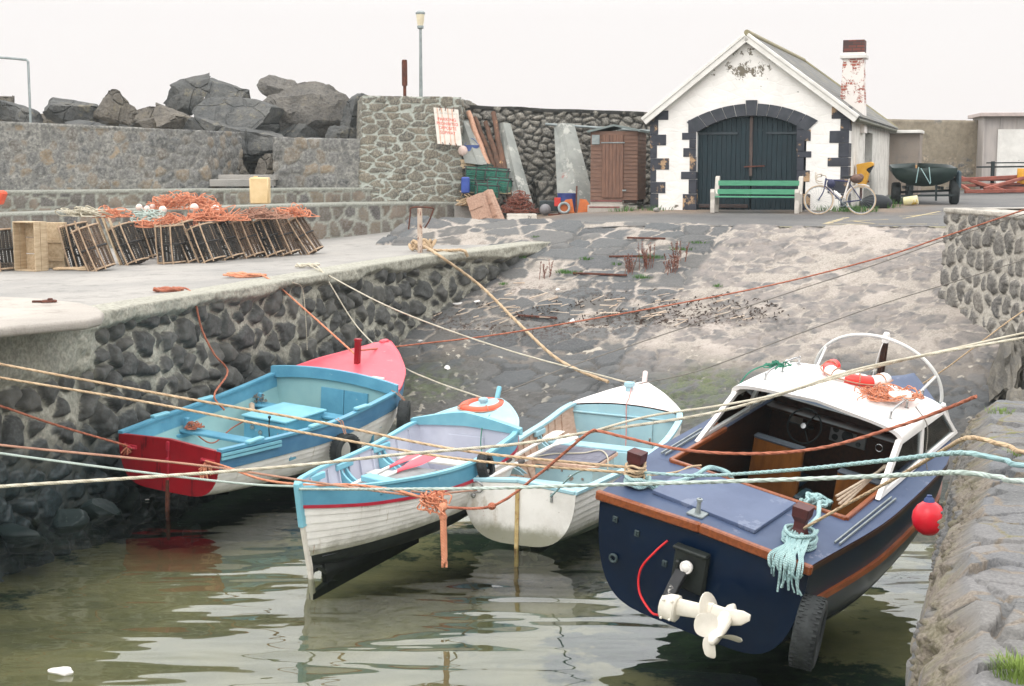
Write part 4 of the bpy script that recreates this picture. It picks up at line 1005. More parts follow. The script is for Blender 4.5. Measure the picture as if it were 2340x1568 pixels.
def boat_double():
    L = 4.28
    h = Hull(L, crv((0, .02), (.05, .20), (.16, .46), (.35, .70), (.55, .80), (.75, .79), (.86, .62), (.95, .30), (1, .015)), crv((0, .93), (.2, .82), (.5, .74), (.8, .86), (1, 1.06)),
             crv((0, .06), (.15, -.06), (.5, -.12), (.85, -.1), (1, 0)), crv((0, 1.35), (.2, .85), (.5, .62), (.8, .8), (1, 1.3)), .25, .10)
    o = thing('rowing_boat', 'double-ended blue and white boat with a red rubbing strip', 'boat', group='boats moored in the harbour')
    Mx = set_boat(o, -2.24, 14.84, .095, .514, -.005, .055); hp = math.pi / 2
    zt = lambda d: (lambda t: h.th_z(t, h.S(t) - d))
    wl = lambda t: h.th_z(t, max(h.K(t) + .03, .16 + .06 * t)); top = zt(.20); n = 7
    b = [((lambda t, i=i: wl(t) + (top(t) - wl(t)) * i / n), (lambda t, i=i: wl(t) + (top(t) - wl(t)) * (i + 1) / n)) for i in range(n)]
    mb = MB(); h.strakes(mb, b); mb.build('planking', M_HULLW, o, ang=30)
    mb = MB(); h.strakes(mb, [(top, lambda t: hp)], lap=.014); mb.build('sheer_strake', M_BLUE, o, ang=30)
    mb = MB(); h.shell(mb, 0., wl, .002, 0, 1); mb.f = [f[::-1] for f in mb.f]; mb.build('bottom', M_BOTTOM, o)
    mb = MB(); h.rail(mb, 0, 1, .024, .01, -.018, .018, th=top); mb.build('rubbing_strip', M_CRIM, o)
    mb = MB(); h.shell(mb, lambda t: h.th_z(t, max(.10, h.K(t) + .08)), hp, -.02, .03, .81); mb.build('lining', M_LILAC, o)
    mb = MB(); h.floor(mb, .25, 3.4, .12); mb.build('floor_boards', M_LILAC, o)
    mb = MB()
    for i in range(11):
        x = .55 + i * .27; t = x / L
        for sd in (1, -1):
            q = [h.pt(t, h.th_z(t, .13) + (hp - .04 - h.th_z(t, .13)) * k / 8, sd, -.03) for k in range(9)]
            mb = MB()
            for a, c in zip(q[:-1], q[1:]): mb.bar(a, c, .035, .022)
            mb.build('rib', M_LILAC, o)
    pass
    mb = MB(); h.rail(mb, .0, .81, .022, .045, 0., .03); mb.build('gunwale', M_TURQ, o)
    mb = MB(); h.rail(mb, .80, .995, .015, .025, -.02, .02); mb.build('toe_rail', M_PALEBLUE, o)
    knees(h, o, M_TURQ, (.95, 1.75, 2.62))
    mb = MB(); h.deck(mb, .0, .15, .01, -.03, 10); mb.build('stern_deck', M_TURQ, o)
    mb = MB(); h.deck(mb, .80, .997, .07, .01); mb.build('foredeck', M_PALEBLUE, o)
    mb = MB(); h.bulk(mb, 3.43, .12, .86, .06, .03); bk = mb.build('bulkhead', M_LILAC, o)
    mb = MB(); mb.box((3.422, .0, .52), (.012, .52, .46), .003); mb.build('locker_door', M_LILAC, bk)
    mb = MB(); rings = []
    for k in range(21):
        f = -1 + 2 * k / 20; y = f * .81; pk = 1 - abs(f) ** 1.3; zc = .83 + .05 * pk; zt_ = .91 + .15 * pk
        rings.append([(3.40, -y, zc), (3.38, -y, zt_), (3.45, -y, zt_ + .006), (3.45, -y, zc)])
    mb.loft(rings, True, True, False); mb.build('coaming', M_TURQ, o, fix=True)
    for (x, z, m_) in ((3.02, .50, M_PAINT_WHITE), (2.35, .46, M_PAINT_WHITE), (1.05, .50, M_PAINT_WHITE)):
        y = h.yin(x, z); mb = MB(); mb.box((x, 0, z), (.22, 2 * y, .035), .006); tw = mb.build('thwart', m_, o)
        mb = MB(); mb.box((x + .0, -y + .16, z + .03), (.24, .30, .03), .012); mb.build('thwart_pad', M_TURQ, tw)
    mb = MB(); mb.box((2.05, -.02, .36), (.62, .44, .46), .01); eb = mb.build('engine_box', M_GREYMETAL, o)
    mb = MB(); mb.add([(1.72, .22, .14), (1.72, -.26, .14), (1.72, -.26, .42), (1.72, .22, .42), (1.66, .24, .12), (1.66, -.28, .12), (1.70, -.26, .43), (1.70, .22, .43)], [(4, 5, 6, 7), (0, 3, 2, 1), (7, 6, 2, 3), (4, 0, 1, 5), (5, 1, 2, 6), (4, 7, 3, 0)]); mb.build('front_panel', M_GREYMETAL, eb)
    mb = MB(); mb.torus((1.69, -.14, .40), .035, .008, 14, 6, Matrix.Rotation(0, 4, 'Z')); mb.build('catch', M_RUST, eb)
    mb = MB(); mb.box((2.72, -.12, .30), (.03, .50, .34), .004); mb.build('locker_panel', M_GREYWOOD, o)
    mb = MB(); mb.box((1.52, .02, .64), (.16, .50, .07), .01, None, -.25); mb.build('cross_beam', M_TURQ, o)
    # stern post with its rusty iron, propeller
    mb = MB(); mb.bar((.0, 0, 1.0), (.045, 0, .5), .07, .10, .012); mb.build('stern_head', M_TURQ, o)
    mb = MB(); mb.bar((.02, 0, .66), (.12, 0, .0), .05, .07, .01); mb.bar((.12, 0, .02), (.15, 0, -.35), .045, .06, .008); mb.build('stern_post', pm('rust_streaked_white', (214, 210, 200), (196, 190, 178), spots=[((150, 92, 54), 7, .60)]), o)
    propeller(M_BOTTOM, o, (.22, 0, -.02), .15, (-1, 0, 0), 3, .035, .4)
    mb = MB(); mb.prism([(.34, .10), (.36, -.22), (.12, -.28), (.12, -.34), (2.2, -.30), (2.2, -.10), (.7, .02)], .06, Matrix(((1, 0, 0, 0), (0, 0, 1, -.03), (0, 1, 0, 0), (0, 0, 0, 1)))); mb.build('skeg', M_BOTTOM, o, fix=True)
    mb = MB(); mb.box((3.98, .06, 1.05), (.07, .07, .16), .012); mb.box((3.98, .06, 1.10), (.10, .10, .05), .012); mb.build('mooring_post', M_PALEBLUE, o)
    mb = MB(); mb.bar((4.20, 0, 1.02), (4.31, 0, 1.22), .06, .05, .012); mb.tube(cat_rom([(4.28, 0, 1.04), (4.22, 0, .6), (4.08, 0, .1)], 6), .024, 8); mb.build('stem', M_TURQ, o)
    return o, Mx, h
B2, X2, H2 = boat_double()
# ---- white transom boat
def boat_white():
    L = 4.84
    h = Hull(L, crv((0, .70), (.25, .86), (.5, .94), (.75, .88), (.82, .80), (.92, .45), (1, .015)), crv((0, .70), (.3, .70), (.6, .76), (.82, .92), (1, 1.16)),
             crv((0, .03), (.3, -.12), (.7, -.16), (1, -.05)), crv((0, .56), (.3, .58), (.6, .64), (.85, .95), (1, 1.3)), .3)
    o = thing('rowing_boat', 'white clinker boat with a rounded white transom and pale blue inside', 'boat', group='boats moored in the harbour')
    Mx = set_boat(o, .057, 16.189, .02, .396, .03, .02); hp = math.pi / 2
    zt = lambda d: (lambda t: h.th_z(t, h.S(t) - d))
    wl = lambda t: h.th_z(t, max(h.K(t) + .03, .17)); top = lambda t: hp; n = 7
    b = [((lambda t, i=i: wl(t) + (top(t) - wl(t)) * i / n), (lambda t, i=i: wl(t) + (top(t) - wl(t)) * (i + 1) / n)) for i in range(n)]
    mb = MB(); h.strakes(mb, b, lap=.016); mb.build('planking', M_HULLW, o, ang=30)
    mb = MB(); h.shell(mb, 0., wl, .002, 0, 1); mb.f = [f[::-1] for f in mb.f]; mb.build('bottom', pm('green_stained_white', (120, 128, 112), (70, 84, 72), scale=5, rough=.6), o)
    h.crown = .06; mb = MB(); h.transom(mb, .05); tr = mb.build('transom', M_HULLW, o)
    mb = MB(); mb.box((-.02, 0, .36), (.02, .05, .74), .006); mb.bar((-.02, 0, .02), (.0, 0, -.24), .05, .03, .006); mb.build('rudder_strap', pm('rusty_strap', (196, 176, 128), (170, 140, 84), spots=((120, 70, 36), 14, .56)), tr)
    mb = MB(); mb.torus((-.03, .50, .66), .065, .010, 24, 8, Matrix.Translation((-.03, .5, .66)) @ Matrix.Rotation(R(80), 4, 'Y') @ Matrix.Translation((.03, -.5, -.66)))
    mb.lathe([(.02, 0), (.03, .01), (.03, .03), (.018, .035)], 12, Matrix.Translation((0, .56, .55)) @ Matrix.Rotation(R(-90), 4, 'Y')); mb.box((-.01, -.42, .64), (.02, .03, .12), .004); mb.build_each('stern_fitting', M_CHROME, tr)
    propeller(M_GREYMETAL, o, (.16, -.05, -.10), .17, (-1, 0, 0), 3, .04, .0)
    mb = MB(); mb.bar((.10, 0, -.18), (1.2, 0, -.20), .06, .18, .01); mb.build('skeg', M_BOTTOM, o)
    mb = MB(); h.shell(mb, lambda t: h.th_z(t, max(.10, h.K(t) + .08)), hp, -.02, .01, .825); mb.build('lining', M_BARE, o)
    mb = MB()
    for i in range(17):
        x = .3 + i * .21; t = x / L
        for sd in (1, -1):
            q = [h.pt(t, h.th_z(t, .13) + (hp - .04 - h.th_z(t, .13)) * k / 8, sd, -.028) for k in range(9)]
            mb = MB()
            for a, c in zip(q[:-1], q[1:]): mb.bar(a, c, .026, .02)
            mb.build('rib', M_BARE, o)
    pass
    mb = MB(); h.floor(mb, .05, 3.95, .11); mb.build('floor_boards', M_BARE, o)
    mb = MB(); h.rail(mb, .0, .82, .028, .06, 0., .035); mb.build('gunwale', M_PALEBLUE, o)
    mb = MB(); mb.bar((.03, .70, .72), (.03, 0, .785), .09, .05, .01); mb.bar((.03, 0, .785), (.03, -.70, .72), .09, .05, .01); mb.build('transom_cap', M_PALEBLUE, o)
    mb = MB(); h.rail(mb, .82, .995, .02, .03, -.03, .025); mb.build('toe_rail', M_GRP, o)
    knees(h, o, M_PALEBLUE, (.55, 1.75, 2.9), .02, .24)
    wp = pm('pinkish_white_paint', (232, 214, 210), (222, 202, 198), scale=2, rough=.5, bump=.05)
    mb = MB(); h.deck(mb, .82, .997, .07, .012); mb.build('foredeck', wp, o)
    mb = MB(); h.bulk(mb, 3.96, .11, .91, .07, .03); bk = mb.build('bulkhead', M_PALEBLUE, o)
    mb = MB(); mb.box((3.944, -.18, .55), (.02, .46, .50), .004); d = mb.build('locker_door', M_PALEBLUE, bk)
    mb = MB(); mb.box((3.93, -.38, .52), (.02, .03, .08), .006); mb.build('door_catch', M_CHROME, d)
    mb = MB(); mb.box((3.945, 0, .83), (.03, 1.56, .025), .006); mb.build('beading', M_PALEBLUE, bk)
    for (x, z) in ((3.25, .52), (1.05, .50)):
        y = h.yin(x, z); mb = MB(); mb.box((x, 0, z), (.26, 2 * y, .035), .006); tw = mb.build('thwart', M_PALEBLUE, o)
        mb = MB()
        for yy in (.18, -.12): mb.bar((x - .14, yy, z - .01), (x - .14, yy, z - .16), .04, .02); mb.tube([(x - .16, yy, z), (x - .2, yy + .05, z - .04), (x - .16, yy + .08, z - .06)], .006, 6)
        mb.build_each('hinge', M_PALEBLUE, tw)
    mb = MB(); mb.box((3.10, 0, .32), (.03, 1.44, .38), .004); mb.build('seat_front', M_PALEBLUE, o)
    mb = MB(); mb.box((2.15, .08, .36), (.86, .78, .46), .01); eb = mb.build('engine_box', M_PALEBLUE, o)
    mb = MB(); mb.box((2.15, .08, .60), (.92, .86, .05), .006); mb.build('lid_frame', M_BARE, eb)
    mb = MB()
    for k in range(4): mb.box((1.83 + k * .215, .08, .636), (.208, .84, .022), .004)
    mb.build('box_lid', pm('grey_lid_boards', (104, 104, 116), (84, 84, 98), scale=4, rough=.6, st=(1, 6, 1)), eb)
    mb = MB()
    for (y, z, r) in ((.30, .52, .022), (-.02, .44, .035), (-.18, .44, .018), (.1, .52, .015)): mb.lathe([(.001, 0), (r, 0), (r * 1.1, .006), (r * .8, .014), (.001, .012)], 14, Matrix.Translation((1.72, y, z)) @ Matrix.Rotation(R(-90), 4, 'Y'))
    mb.build_each('gauge', M_CHROME, eb)
    mb = MB(); mb.box((4.42, .10, 1.14), (.09, .09, .14), .012); mb.box((4.42, .10, 1.20), (.13, .13, .07), .012); mb.build('mooring_post', M_PALEBLUE, o)
    mb = MB(); mb.bar((4.80, 0, 1.10), (4.86, 0, 1.34), .07, .07, .02); mb.tube(cat_rom([(4.84, 0, 1.12), (4.76, 0, .6), (4.6, 0, .1)], 6), .024, 8); mb.build('stem', wp, o)
    return o, Mx, h
B3, X3, H3 = boat_white()
# ---- navy cabin boat
def boat_cabin():
    L = 5.45
    h = Hull(L, crv((0, 1.04), (.3, 1.20), (.55, 1.18), (.72, .95), (.88, .48), (1, .02)), crv((0, 1.0), (.38, 1.04), (.7, 1.12), (1, 1.22)),
             crv((0, -.02), (.4, -.22), (.8, -.18), (1, .1)), crv((0, .34), (.4, .40), (.7, .62), (1, 1.2)), .7, .0)
    o = thing('cabin_cruiser', 'navy blue cabin boat with a white wheelhouse and an outdrive propeller', 'boat', group='boats moored in the harbour')
    Mx = set_boat(o, 1.591, 12.576, .233, .606, .185, .094); hp = math.pi / 2
    mb = MB(); h.shell(mb, 0.02, hp, .0, 0, 1, 44, 18); mb.f = [f[::-1] for f in mb.f]; mb.build('hull', M_NAVY, o)
    mb = MB(); h.shell(mb, 0.02, lambda t: h.th_z(t, max(h.K(t) + .05, .16)), .004, 0, 1, 44, 8); mb.f = [f[::-1] for f in mb.f]; mb.build('bottom', M_BOTTOM, o)  # near-black antifoul that also paints in the quay's shade on the hull
    h.crown = .03; mb = MB(); h.transom(mb, .05, 16); tr = mb.build('transom', M_NAVY, o)
    t = NT('weedy_waterline'); tc_ = t.co(); z = t.n('ShaderNodeSeparateXYZ'); t.L(t._tc.outputs['Object'], z.inputs[0])
    # rubbing strakes
    mb = MB(); mb.bar((-.03, 1.08, .985), (-.03, 0, 1.015), .06, .09, .012); mb.bar((-.03, 0, 1.015), (-.03, -1.08, .985), .06, .09, .012); mb.build('stern_rail', M_TEAK, o)
    mb = MB(); h.rail(mb, 0, .99, .02, .012, -.05, .0); mb.build('gunwale', M_DARKWOOD, o)
    mb = MB(); h.rail(mb, 0.02, .9, .035, .0, -.03, .03, th=lambda t: h.th_z(t, h.S(t) - .42)); mb.build('rubbing_strake', M_TEAK, o)
    # decks round an open cockpit
    xa, xf, yc = 1.10, 3.55, .92
    mb = MB()
    def dz(x, y):
        t_ = x / L; B = h.pt(t_, hp).y; return h.S(t_) + .012 + .035 * (1 - min(1, abs(y) / max(B, .01)) ** 2)
    def patch(x0, x1, f0, f1, nx=12, ny=6):
        rings = []
        for i in range(nx + 1):
            x = x0 + (x1 - x0) * i / nx; B = h.pt(x / L, hp).y + .012; a, b = f0(B), f1(B)
            rings.append([Vector((x, a + (b - a) * k / ny, dz(x, a + (b - a) * k / ny))) for k in range(ny + 1)])
        mb.loft(rings)
    patch(0, xa, lambda B: B, lambda B: -B); patch(xf, L * .995, lambda B: B, lambda B: -B, 16)
    patch(xa, xf, lambda B: B, lambda B: yc); patch(xa, xf, lambda B: -yc, lambda B: -B)
    mb.build('deck', M_NAVYDECK, o)
    mb = MB(); z0 = .18
    for (a, b) in (((xa, yc), (xa, -yc)), ((xa, -yc), (xf, -yc)), ((xf, yc), (xa, yc))):
        mb.add([(a[0], a[1], z0), (b[0], b[1], z0), (b[0], b[1], dz(*b)), (a[0], a[1], dz(*a))], [(0, 1, 2, 3)])
    mb.build('cockpit_lining', M_DARKWOOD, o)
    mb = MB(); mb.box(((xa + xf) / 2, 0, z0), (xf - xa, 2 * yc, .03)); mb.build('cockpit_sole', pm('green_grey_sole', (70, 84, 66), (52, 60, 50), scale=3), o)
    mb = MB(); e1 = .035
    for (a, b) in (((xa, yc), (xa, -yc)), ((xa, -yc), (2.3, -yc)), ((2.3, yc), (xa, yc))):
        mb.bar((a[0], a[1], dz(*a) + .01), (b[0], b[1], dz(*b) + .01), .045, .05, .008)
    mb.build('cockpit_coaming', M_TEAK, o)
    # hatch on the after deck
    mb = MB(); hz = lambda x, y: dz(x, y) + .022
    c4 = [(.26, .66), (.16, -.44), (1.00, -.46), (1.04, .70)]
    mb.add([(x, y, dz(x, y) + .004) for x, y in c4] + [(x, y, dz(x, y) + .04) for x, y in c4], [(3, 2, 1, 0), (4, 5, 6, 7), (0, 1, 5, 4), (1, 2, 6, 5), (2, 3, 7, 6), (3, 0, 4, 7)])
    hh = mb.build('deck_hatch', pm('faded_blue_hatch', (84, 97, 124), (72, 85, 113), scale=2.5, rough=.45, spots=((102, 112, 134), 3, .56)), o, fix=True); bev(hh, .006)
    mb = MB(); mb.box((.14, .12, dz(.14, .12) + .01), (.14, .16, .02), .004); mb.lathe([(.03, 0), (.026, .02), (.02, .06), (.02, .11), (.028, .115), (.028, .135), (.012, .14), (.012, .09)], 14, Matrix.Translation((.14, .12, dz(.14, .12) + .02))); mb.build('deck_socket', M_GALV, o)
    # mooring posts
    for (y, lab) in ((.90, None), (-.78, None)):
        mb = MB(); zb = dz(.33, y); rings = []
        for (zz, hw) in ((-.05, .062), (.08, .062), (.14, .045), (.20, .045), (.25, .066), (.34, .07)):
            rings.append([(.33 + sx_ * hw, y + sy_ * hw * 1.1, zb + zz) for sx_, sy_ in ((-1, -1), (1, -1), (1, 1), (-1, 1))])
        mb.loft(rings, True, True, False); bev(mb.build('mooring_post', W('dark_red_post', (84, 36, 34), (62, 28, 28), scale=6, rough=.5), o, fix=True), .006)
    # side-deck tracks
    mb = MB()
    for (x0, x1, y) in ((.55, 1.9, -1.06), (1.2, 2.1, 1.06)):
        for off in (-.022, .022): mb.bar((x0, y + off, dz(x0, y) + .02), (x1, y + off + .02 * (1 if y > 0 else -1), dz(x1, y) + .02), .014, .022, .003)
    mb.build_each('deck_track', M_GALV, o)
    # wheelhouse
    zr = 1.60; xr0, xr1 = 2.32, 3.66; yr = .93
    cab = MB()
    def rsec(x, grow=0.):
        f = (x - xr0) / (xr1 - xr0); yy = yr - .02 * f + grow; zz = zr + .02 * math.sin(math.pi * f) - .03 * f + grow
        q = []
        for k in range(17):
            a = math.pi * k / 16; cx = math.cos(a); s_ = math.sin(a)
            q.append(Vector((x, yy * math.copysign(abs(cx) ** .28, cx), zz - .13 + (.13 + .07 * (1 - abs(cx) ** .28)) * abs(s_) ** .5)))
        return q
    outer = [rsec(xr0 + (xr1 - xr0) * i / 10) for i in range(11)]; inner = [rsec(xr0 + .012 + (xr1 - xr0 - .05) * i / 10, -.035) for i in range(11)]
    cab.loft(outer); n0 = len(cab.v); cab.loft(inner[::-1]); cab.loft([inner[0], outer[0]]); cab.loft([outer[-1], inner[-1]])
    for k in (0, 16):
        st = [(outer[i][k], inner[i][k]) for i in range(11)]
        cab.loft([[a for a, b in st], [b for a, b in st]])
    rf = cab.build('wheelhouse_roof', M_GRP, o, ang=60, fix=True)
    fr_ = MB(); gl_ = MB()
    for sd in (1, -1):
        d0 = lambda x: dz(x, yr)
        ya, yb = sd * 1.0, sd * (yr - .015); zt_ = zr - .11
        # swept after wing, pillars and sill
        def P3(x, f): return Vector((x, ya + (yb - ya) * f, d0(x) + .01 + (zt_ - d0(x)) * f))
        def post(xb, xt, wb, wt):
            p = [P3(xb, 0), P3(xb + wb, 0), P3(xt + wt, 1), P3(xt, 1)]; q = [v_ + Vector((0, -sd * .05, 0)) for v_ in p]
            fr_.add(p + q, [(0, 1, 2, 3), (7, 6, 5, 4), (0, 4, 5, 1), (1, 5, 6, 2), (2, 6, 7, 3), (3, 7, 4, 0)])
        post(1.74, 2.32, .10, .14); post(2.88, 2.98, .06, .06); post(3.98, 3.58, .08, .08)
        a = [P3(1.80, .0), P3(4.05, .0), P3(4.02, .13), P3(1.92, .13)]; b_ = [v_ + Vector((0, -sd * .045, 0)) for v_ in a]
        fr_.add(a + b_, [(0, 1, 2, 3), (7, 6, 5, 4), (0, 4, 5, 1), (1, 5, 6, 2), (2, 6, 7, 3), (3, 7, 4, 0)])
        a = [P3(2.38, .88), P3(3.62, .88), P3(3.62, 1.0), P3(2.38, 1.0)]; b_ = [v_ + Vector((0, -sd * .045, 0)) for v_ in a]
        fr_.add(a + b_, [(0, 1, 2, 3), (7, 6, 5, 4), (0, 4, 5, 1), (1, 5, 6, 2), (2, 6, 7, 3), (3, 7, 4, 0)])
        for q in ([P3(1.98, .1), P3(2.92, .1), P3(3.0, .92), P3(2.44, .92)], [P3(2.94, .1), P3(4.0, .1), P3(3.66, .92), P3(3.0, .92)]):
            q = [v_ + Vector((0, -sd * .022, 0)) for v_ in q]; r_ = [v_ + Vector((0, -sd * .006, 0)) for v_ in q]
            gl_.add(q + r_, [(0, 1, 2, 3), (7, 6, 5, 4), (0, 4, 5, 1), (1, 5, 6, 2), (2, 6, 7, 3), (3, 7, 4, 0)])
    # front screen
    fz = lambda y: dz(4.05, y)
    for y in (.93, .0, -.93): fr_.bar((4.05, y, fz(y)), (3.64, y * .96, zr - .04), .05, .05, .01)
    fr_.bar((4.05, .95, fz(.9) + .03), (4.05, -.95, fz(.9) + .03), .05, .06, .01)
    gl_.add([(4.04, .92, fz(.9)), (4.04, -.92, fz(.9)), (3.65, -.88, zr - .03), (3.65, .88, zr - .03)], [(0, 1, 2, 3)])
    cb = fr_.build('wheelhouse_frame', M_GRP, o, fix=True); bev(cb, .012, 3)
    t = NT('boat_glass'); t.t.nodes.remove(t.b); a_ = t.n('ShaderNodeBsdfTransparent'); a_.inputs[0].default_value = (.62, .72, .74, 1); g_ = t.n('ShaderNodeBsdfGlossy'); g_.inputs['Roughness'].default_value = .03
    f_ = t.n('ShaderNodeFresnel'); f_.inputs[0].default_value = 1.5; m_ = t.n('ShaderNodeMixShader'); t.L(f_.outputs[0], m_.inputs[0]); t.L(a_.outputs[0], m_.inputs[1]); t.L(g_.outputs[0], m_.inputs[2]); t.L(m_.outputs[0], t.out.inputs[0])
    gl_.build('window', t.m, o)
    for (y, x0, x1) in ((.70, 2.62, 3.5), (-.70, 2.55, 3.5)):
        mb = MB(); z_ = zr + .06; mb.tube(cat_rom([(x0, y, z_ - .05), (x0 + .06, y, z_ + .04), ((x0 + x1) / 2, y, z_ + .055), (x1 - .06, y, z_ + .03), (x1, y, z_ - .05)], 6), .011, 8)
        for x in (x0, (x0 + x1) / 2, x1): mb.lathe([(.03, 0), (.028, .012), (.011, .016), (.011, .09)], 10, Matrix.Translation((x, y, z_ - .055)))
        mb.build('grab_rail', M_CHROME, o)
    # dash, wheel, instruments
    mb = MB(); mb.box((3.52, 0, .70), (.05, 1.84, .98)); mb.box((3.40, 0, 1.10), (.25, 1.84, .03), .006); ds = mb.build('dashboard', M_DARKWOOD, o)
    Mw = Matrix.Translation((3.24, .42, 1.02)) @ Matrix.Rotation(R(-68), 4, 'Y')
    mb = MB(); mb.torus((0, 0, 0), .19, .011, 36, 8, Mw); mb.lathe([(.001, .03), (.04, .025), (.045, 0), (.04, -.02)], 16, Mw)
    for k in range(3):
        a = R(90 + 120 * k); mb.tube([Mw @ Vector((.03 * math.cos(a), .03 * math.sin(a), 0)), Mw @ Vector((.19 * math.cos(a), .19 * math.sin(a), 0))], .009, 6)
    mb.tube([Mw @ Vector((0, 0, -.02)), (3.5, .42, .93)], .02, 8); mb.build('steering_wheel', M_RUBBER, o)
    mb = MB(); mb.lathe([(.001, .012), (.03, .01), (.034, 0)], 16, Mw @ Matrix.Translation((0, 0, .03))); mb.build('horn_boss', M_CHROME, o)
    mb = MB(); mb.box((3.485, .0, .96), (.02, .42, .20), .02); pn = mb.build('instrument_panel', M_GREYMETAL, ds)
    mb = MB()
    for (y, z_, r) in ((.14, 1.01, .032), (.14, .92, .032), (0, .965, .06), (-.13, 1.0, .028), (-.13, .91, .024)):
        mb.lathe([(.001, 0), (r, 0), (r * 1.1, .008), (r * 1.1, .014), (r * .9, .016), (.001, .010)], 16, Matrix.Translation((3.474, y, z_)) @ Matrix.Rotation(R(-90), 4, 'Y'))
    mb.build_each('dial', M_RUBBER, pn)
    mb = MB(); mb.torus((0, 0, 0), .04, .008, 18, 8, Matrix.Translation((3.48, -.36, .94)) @ Matrix.Rotation(R(90), 4, 'Y')); mb.ball((3.46, .72, 1.04), .03); mb.build_each('dash_knob', M_CHROME, ds)
    mb = MB(); mb.box((3.488, .62, .99), (.008, .16, .11), .003); mb.build('notice_card', W('old_card', (150, 146, 136), (128, 124, 116)), ds)
    for (y0, y1, x, zt_) in ((.78, .20, 2.78, .92), (-.22, -.80, 2.72, .84)):
        mb = MB(); ym = (y0 + y1) / 2; mb.box((x, ym, (zt_ + .2) / 2), (.05, abs(y0 - y1), zt_ - .2), .012); se = mb.build('seat_back', M_PLY, o)
        mb = MB(); mb.box((x + .01, ym, zt_ + .01), (.10, abs(y0 - y1) + .01, .05), .02); mb.build('top_pad', pm('grey_vinyl', (78, 86, 96), (62, 70, 80), rough=.45), se)
        mb = MB(); mb.box((x + .22, ym, .48), (.40, abs(y0 - y1) - .04, .08), .03); mb.build('seat', pm('blue_vinyl', (40, 62, 80), (30, 50, 66), rough=.45), se)
    mb = MB(); mb.box((2.35, -.02, .40), (.30, .10, .50), .02); mb.build('engine_pod', pm('dark_teal_cover', (24, 52, 62), (18, 40, 48)), o)
    # pulpit hoop and short mast
    mb = MB(); pts = [(4.12, .74, 1.08)] + [(4.12 - .06 * math.sin(a), .74 * math.cos(a), 1.40 + .58 * math.sin(a) ** .9) for a in [math.pi * k / 18 for k in range(19)]] + [(4.12, -.74, 1.08)]
    mb.tube(cat_rom(pts, 3), .019, 10)
    for sd in (1, -1): mb.tube([(4.09, sd * .64, 1.70), (3.74, sd * .58, 1.55)], .015, 8)
    mb.build('pulpit_hoop', W('white_tube', (214, 214, 210), (196, 196, 192), rough=.35), o)
    mb = MB(); mb.tube([(4.46, .08, 1.1), (4.40, .08, 1.84)], [.05, .036], 10); ms = mb.build('mast_stump', M_DARKWOOD, o)
    mb = MB(); mb.tube([(4.40, .08, 1.84), (4.394, .08, 1.91), (4.39, .08, 1.95)], [.042, .044, .03], 10); mb.tube(cat_rom([(4.39, .08, 1.93), (4.34, .11, 1.7), (4.40, .16, 1.3)], 5), .006, 6); mb.build('mast_cap', M_GRP, ms)
    # outdrive: bracket on the transom, arm, tilted leg with propeller
    oc = MB(); oc.box((-.06, .02, .60), (.06, .34, .40), .02); oc.box((-.09, .02, .80), (.10, .34, .035), .01)
    oc.box((-.11, .12, .52), (.08, .05, .34), .015); od = oc.build('outdrive_bracket', M_BOTTOM, o)
    mb = MB(); mb.ball((-.14, .02, .66), .06, 12, (.7, 1, 1)); mb.torus((-.16, .02, .66), .05, .012, 16, 6, Matrix.Translation((-.16, .02, .66)) @ Matrix.Rotation(R(90), 4, 'Y') @ Matrix.Translation((.16, -.02, -.66))); mb.build('pivot_cap', M_GRP, od)
    mb = MB(); rings = []
    for f in [k / 8 for k in range(9)]:
        c = Vector((-.12 - .22 * f - .05 * math.sin(math.pi * f), .06, .62 - .28 * f)); w_ = .055; hh_ = .05
        rings.append([c + Vector((dx_ * hh_, dy_ * w_, 0)) for dx_, dy_ in ((-1, -1), (1, -1), (1, 1), (-1, 1))])
    mb.loft(rings, True, True, False); bev(mb.build('tilt_arm', pm('scuffed_black', (26, 28, 30), (40, 40, 42), spots=((196, 192, 184), 9, .58)), od, fix=True), .012)
    wo_ = pm('chalky_white_enamel', (232, 226, 214), (214, 208, 194), scale=5, rough=.4, spots=((150, 138, 110), 12, .70))
    mb = MB(); d_ = Vector((-.22, -.94, .24)).normalized(); up_ = Vector((0, 0, 1)); s0 = Vector((-.34, .05, .33))
    def leg_ring(t_, hw, hz_, dzz=0.):
        c = s0 + d_ * t_ + Vector((0, 0, dzz)); sd = d_.cross(up_).normalized()
        return [c + sd * (hw * math.cos(a)) + up_ * (hz_ * math.sin(a)) for a in [k * math.pi / 6 for k in range(12)]]
    mb.loft([leg_ring(-.07, .055, .10), leg_ring(-.06, .07, .125), leg_ring(.10, .075, .135), leg_ring(.115, .065, .12), leg_ring(.12, .035, .085, .02), leg_ring(.34, .032, .075, .03), leg_ring(.44, .038, .10, .03), leg_ring(.50, .04, .11, .03)], True, True)
    for q_ in (-.03, .07):
        for zz in (-.09, .09): mb.ball(s0 + d_ * q_ + Vector((-.068, 0, zz)), .014, 8)
    lg = mb.build('outdrive_leg', wo_, od, fix=True, ang=25)
    mb = MB(); c1 = s0 + d_ * .46 + Vector((0, 0, .03))
    pl_ = MB(); Mp = Matrix.Translation(c1) @ Vector((0, 0, 1)).rotation_difference(d_).to_matrix().to_4x4()
    pl_.lathe([(.001, -.010), (.16, -.010), (.20, -.004), (.20, .004), (.16, .010), (.001, .010)], 22, Mp @ Matrix.Diagonal((.62, 1.0, 1, 1))); pl_.build('cavitation_plate', wo_, lg)
    # gearcase pointing aft with the propeller at its end
    ax = Vector((-.72, -.10, -.16)).normalized(); hb = s0 + d_ * .66 + Vector((-.02, 0, .03))
    mb.tube([hb - ax * .20, hb - ax * .14, hb, hb + ax * .16, hb + ax * .20], [.02, .05, .068, .062, .05], 14)
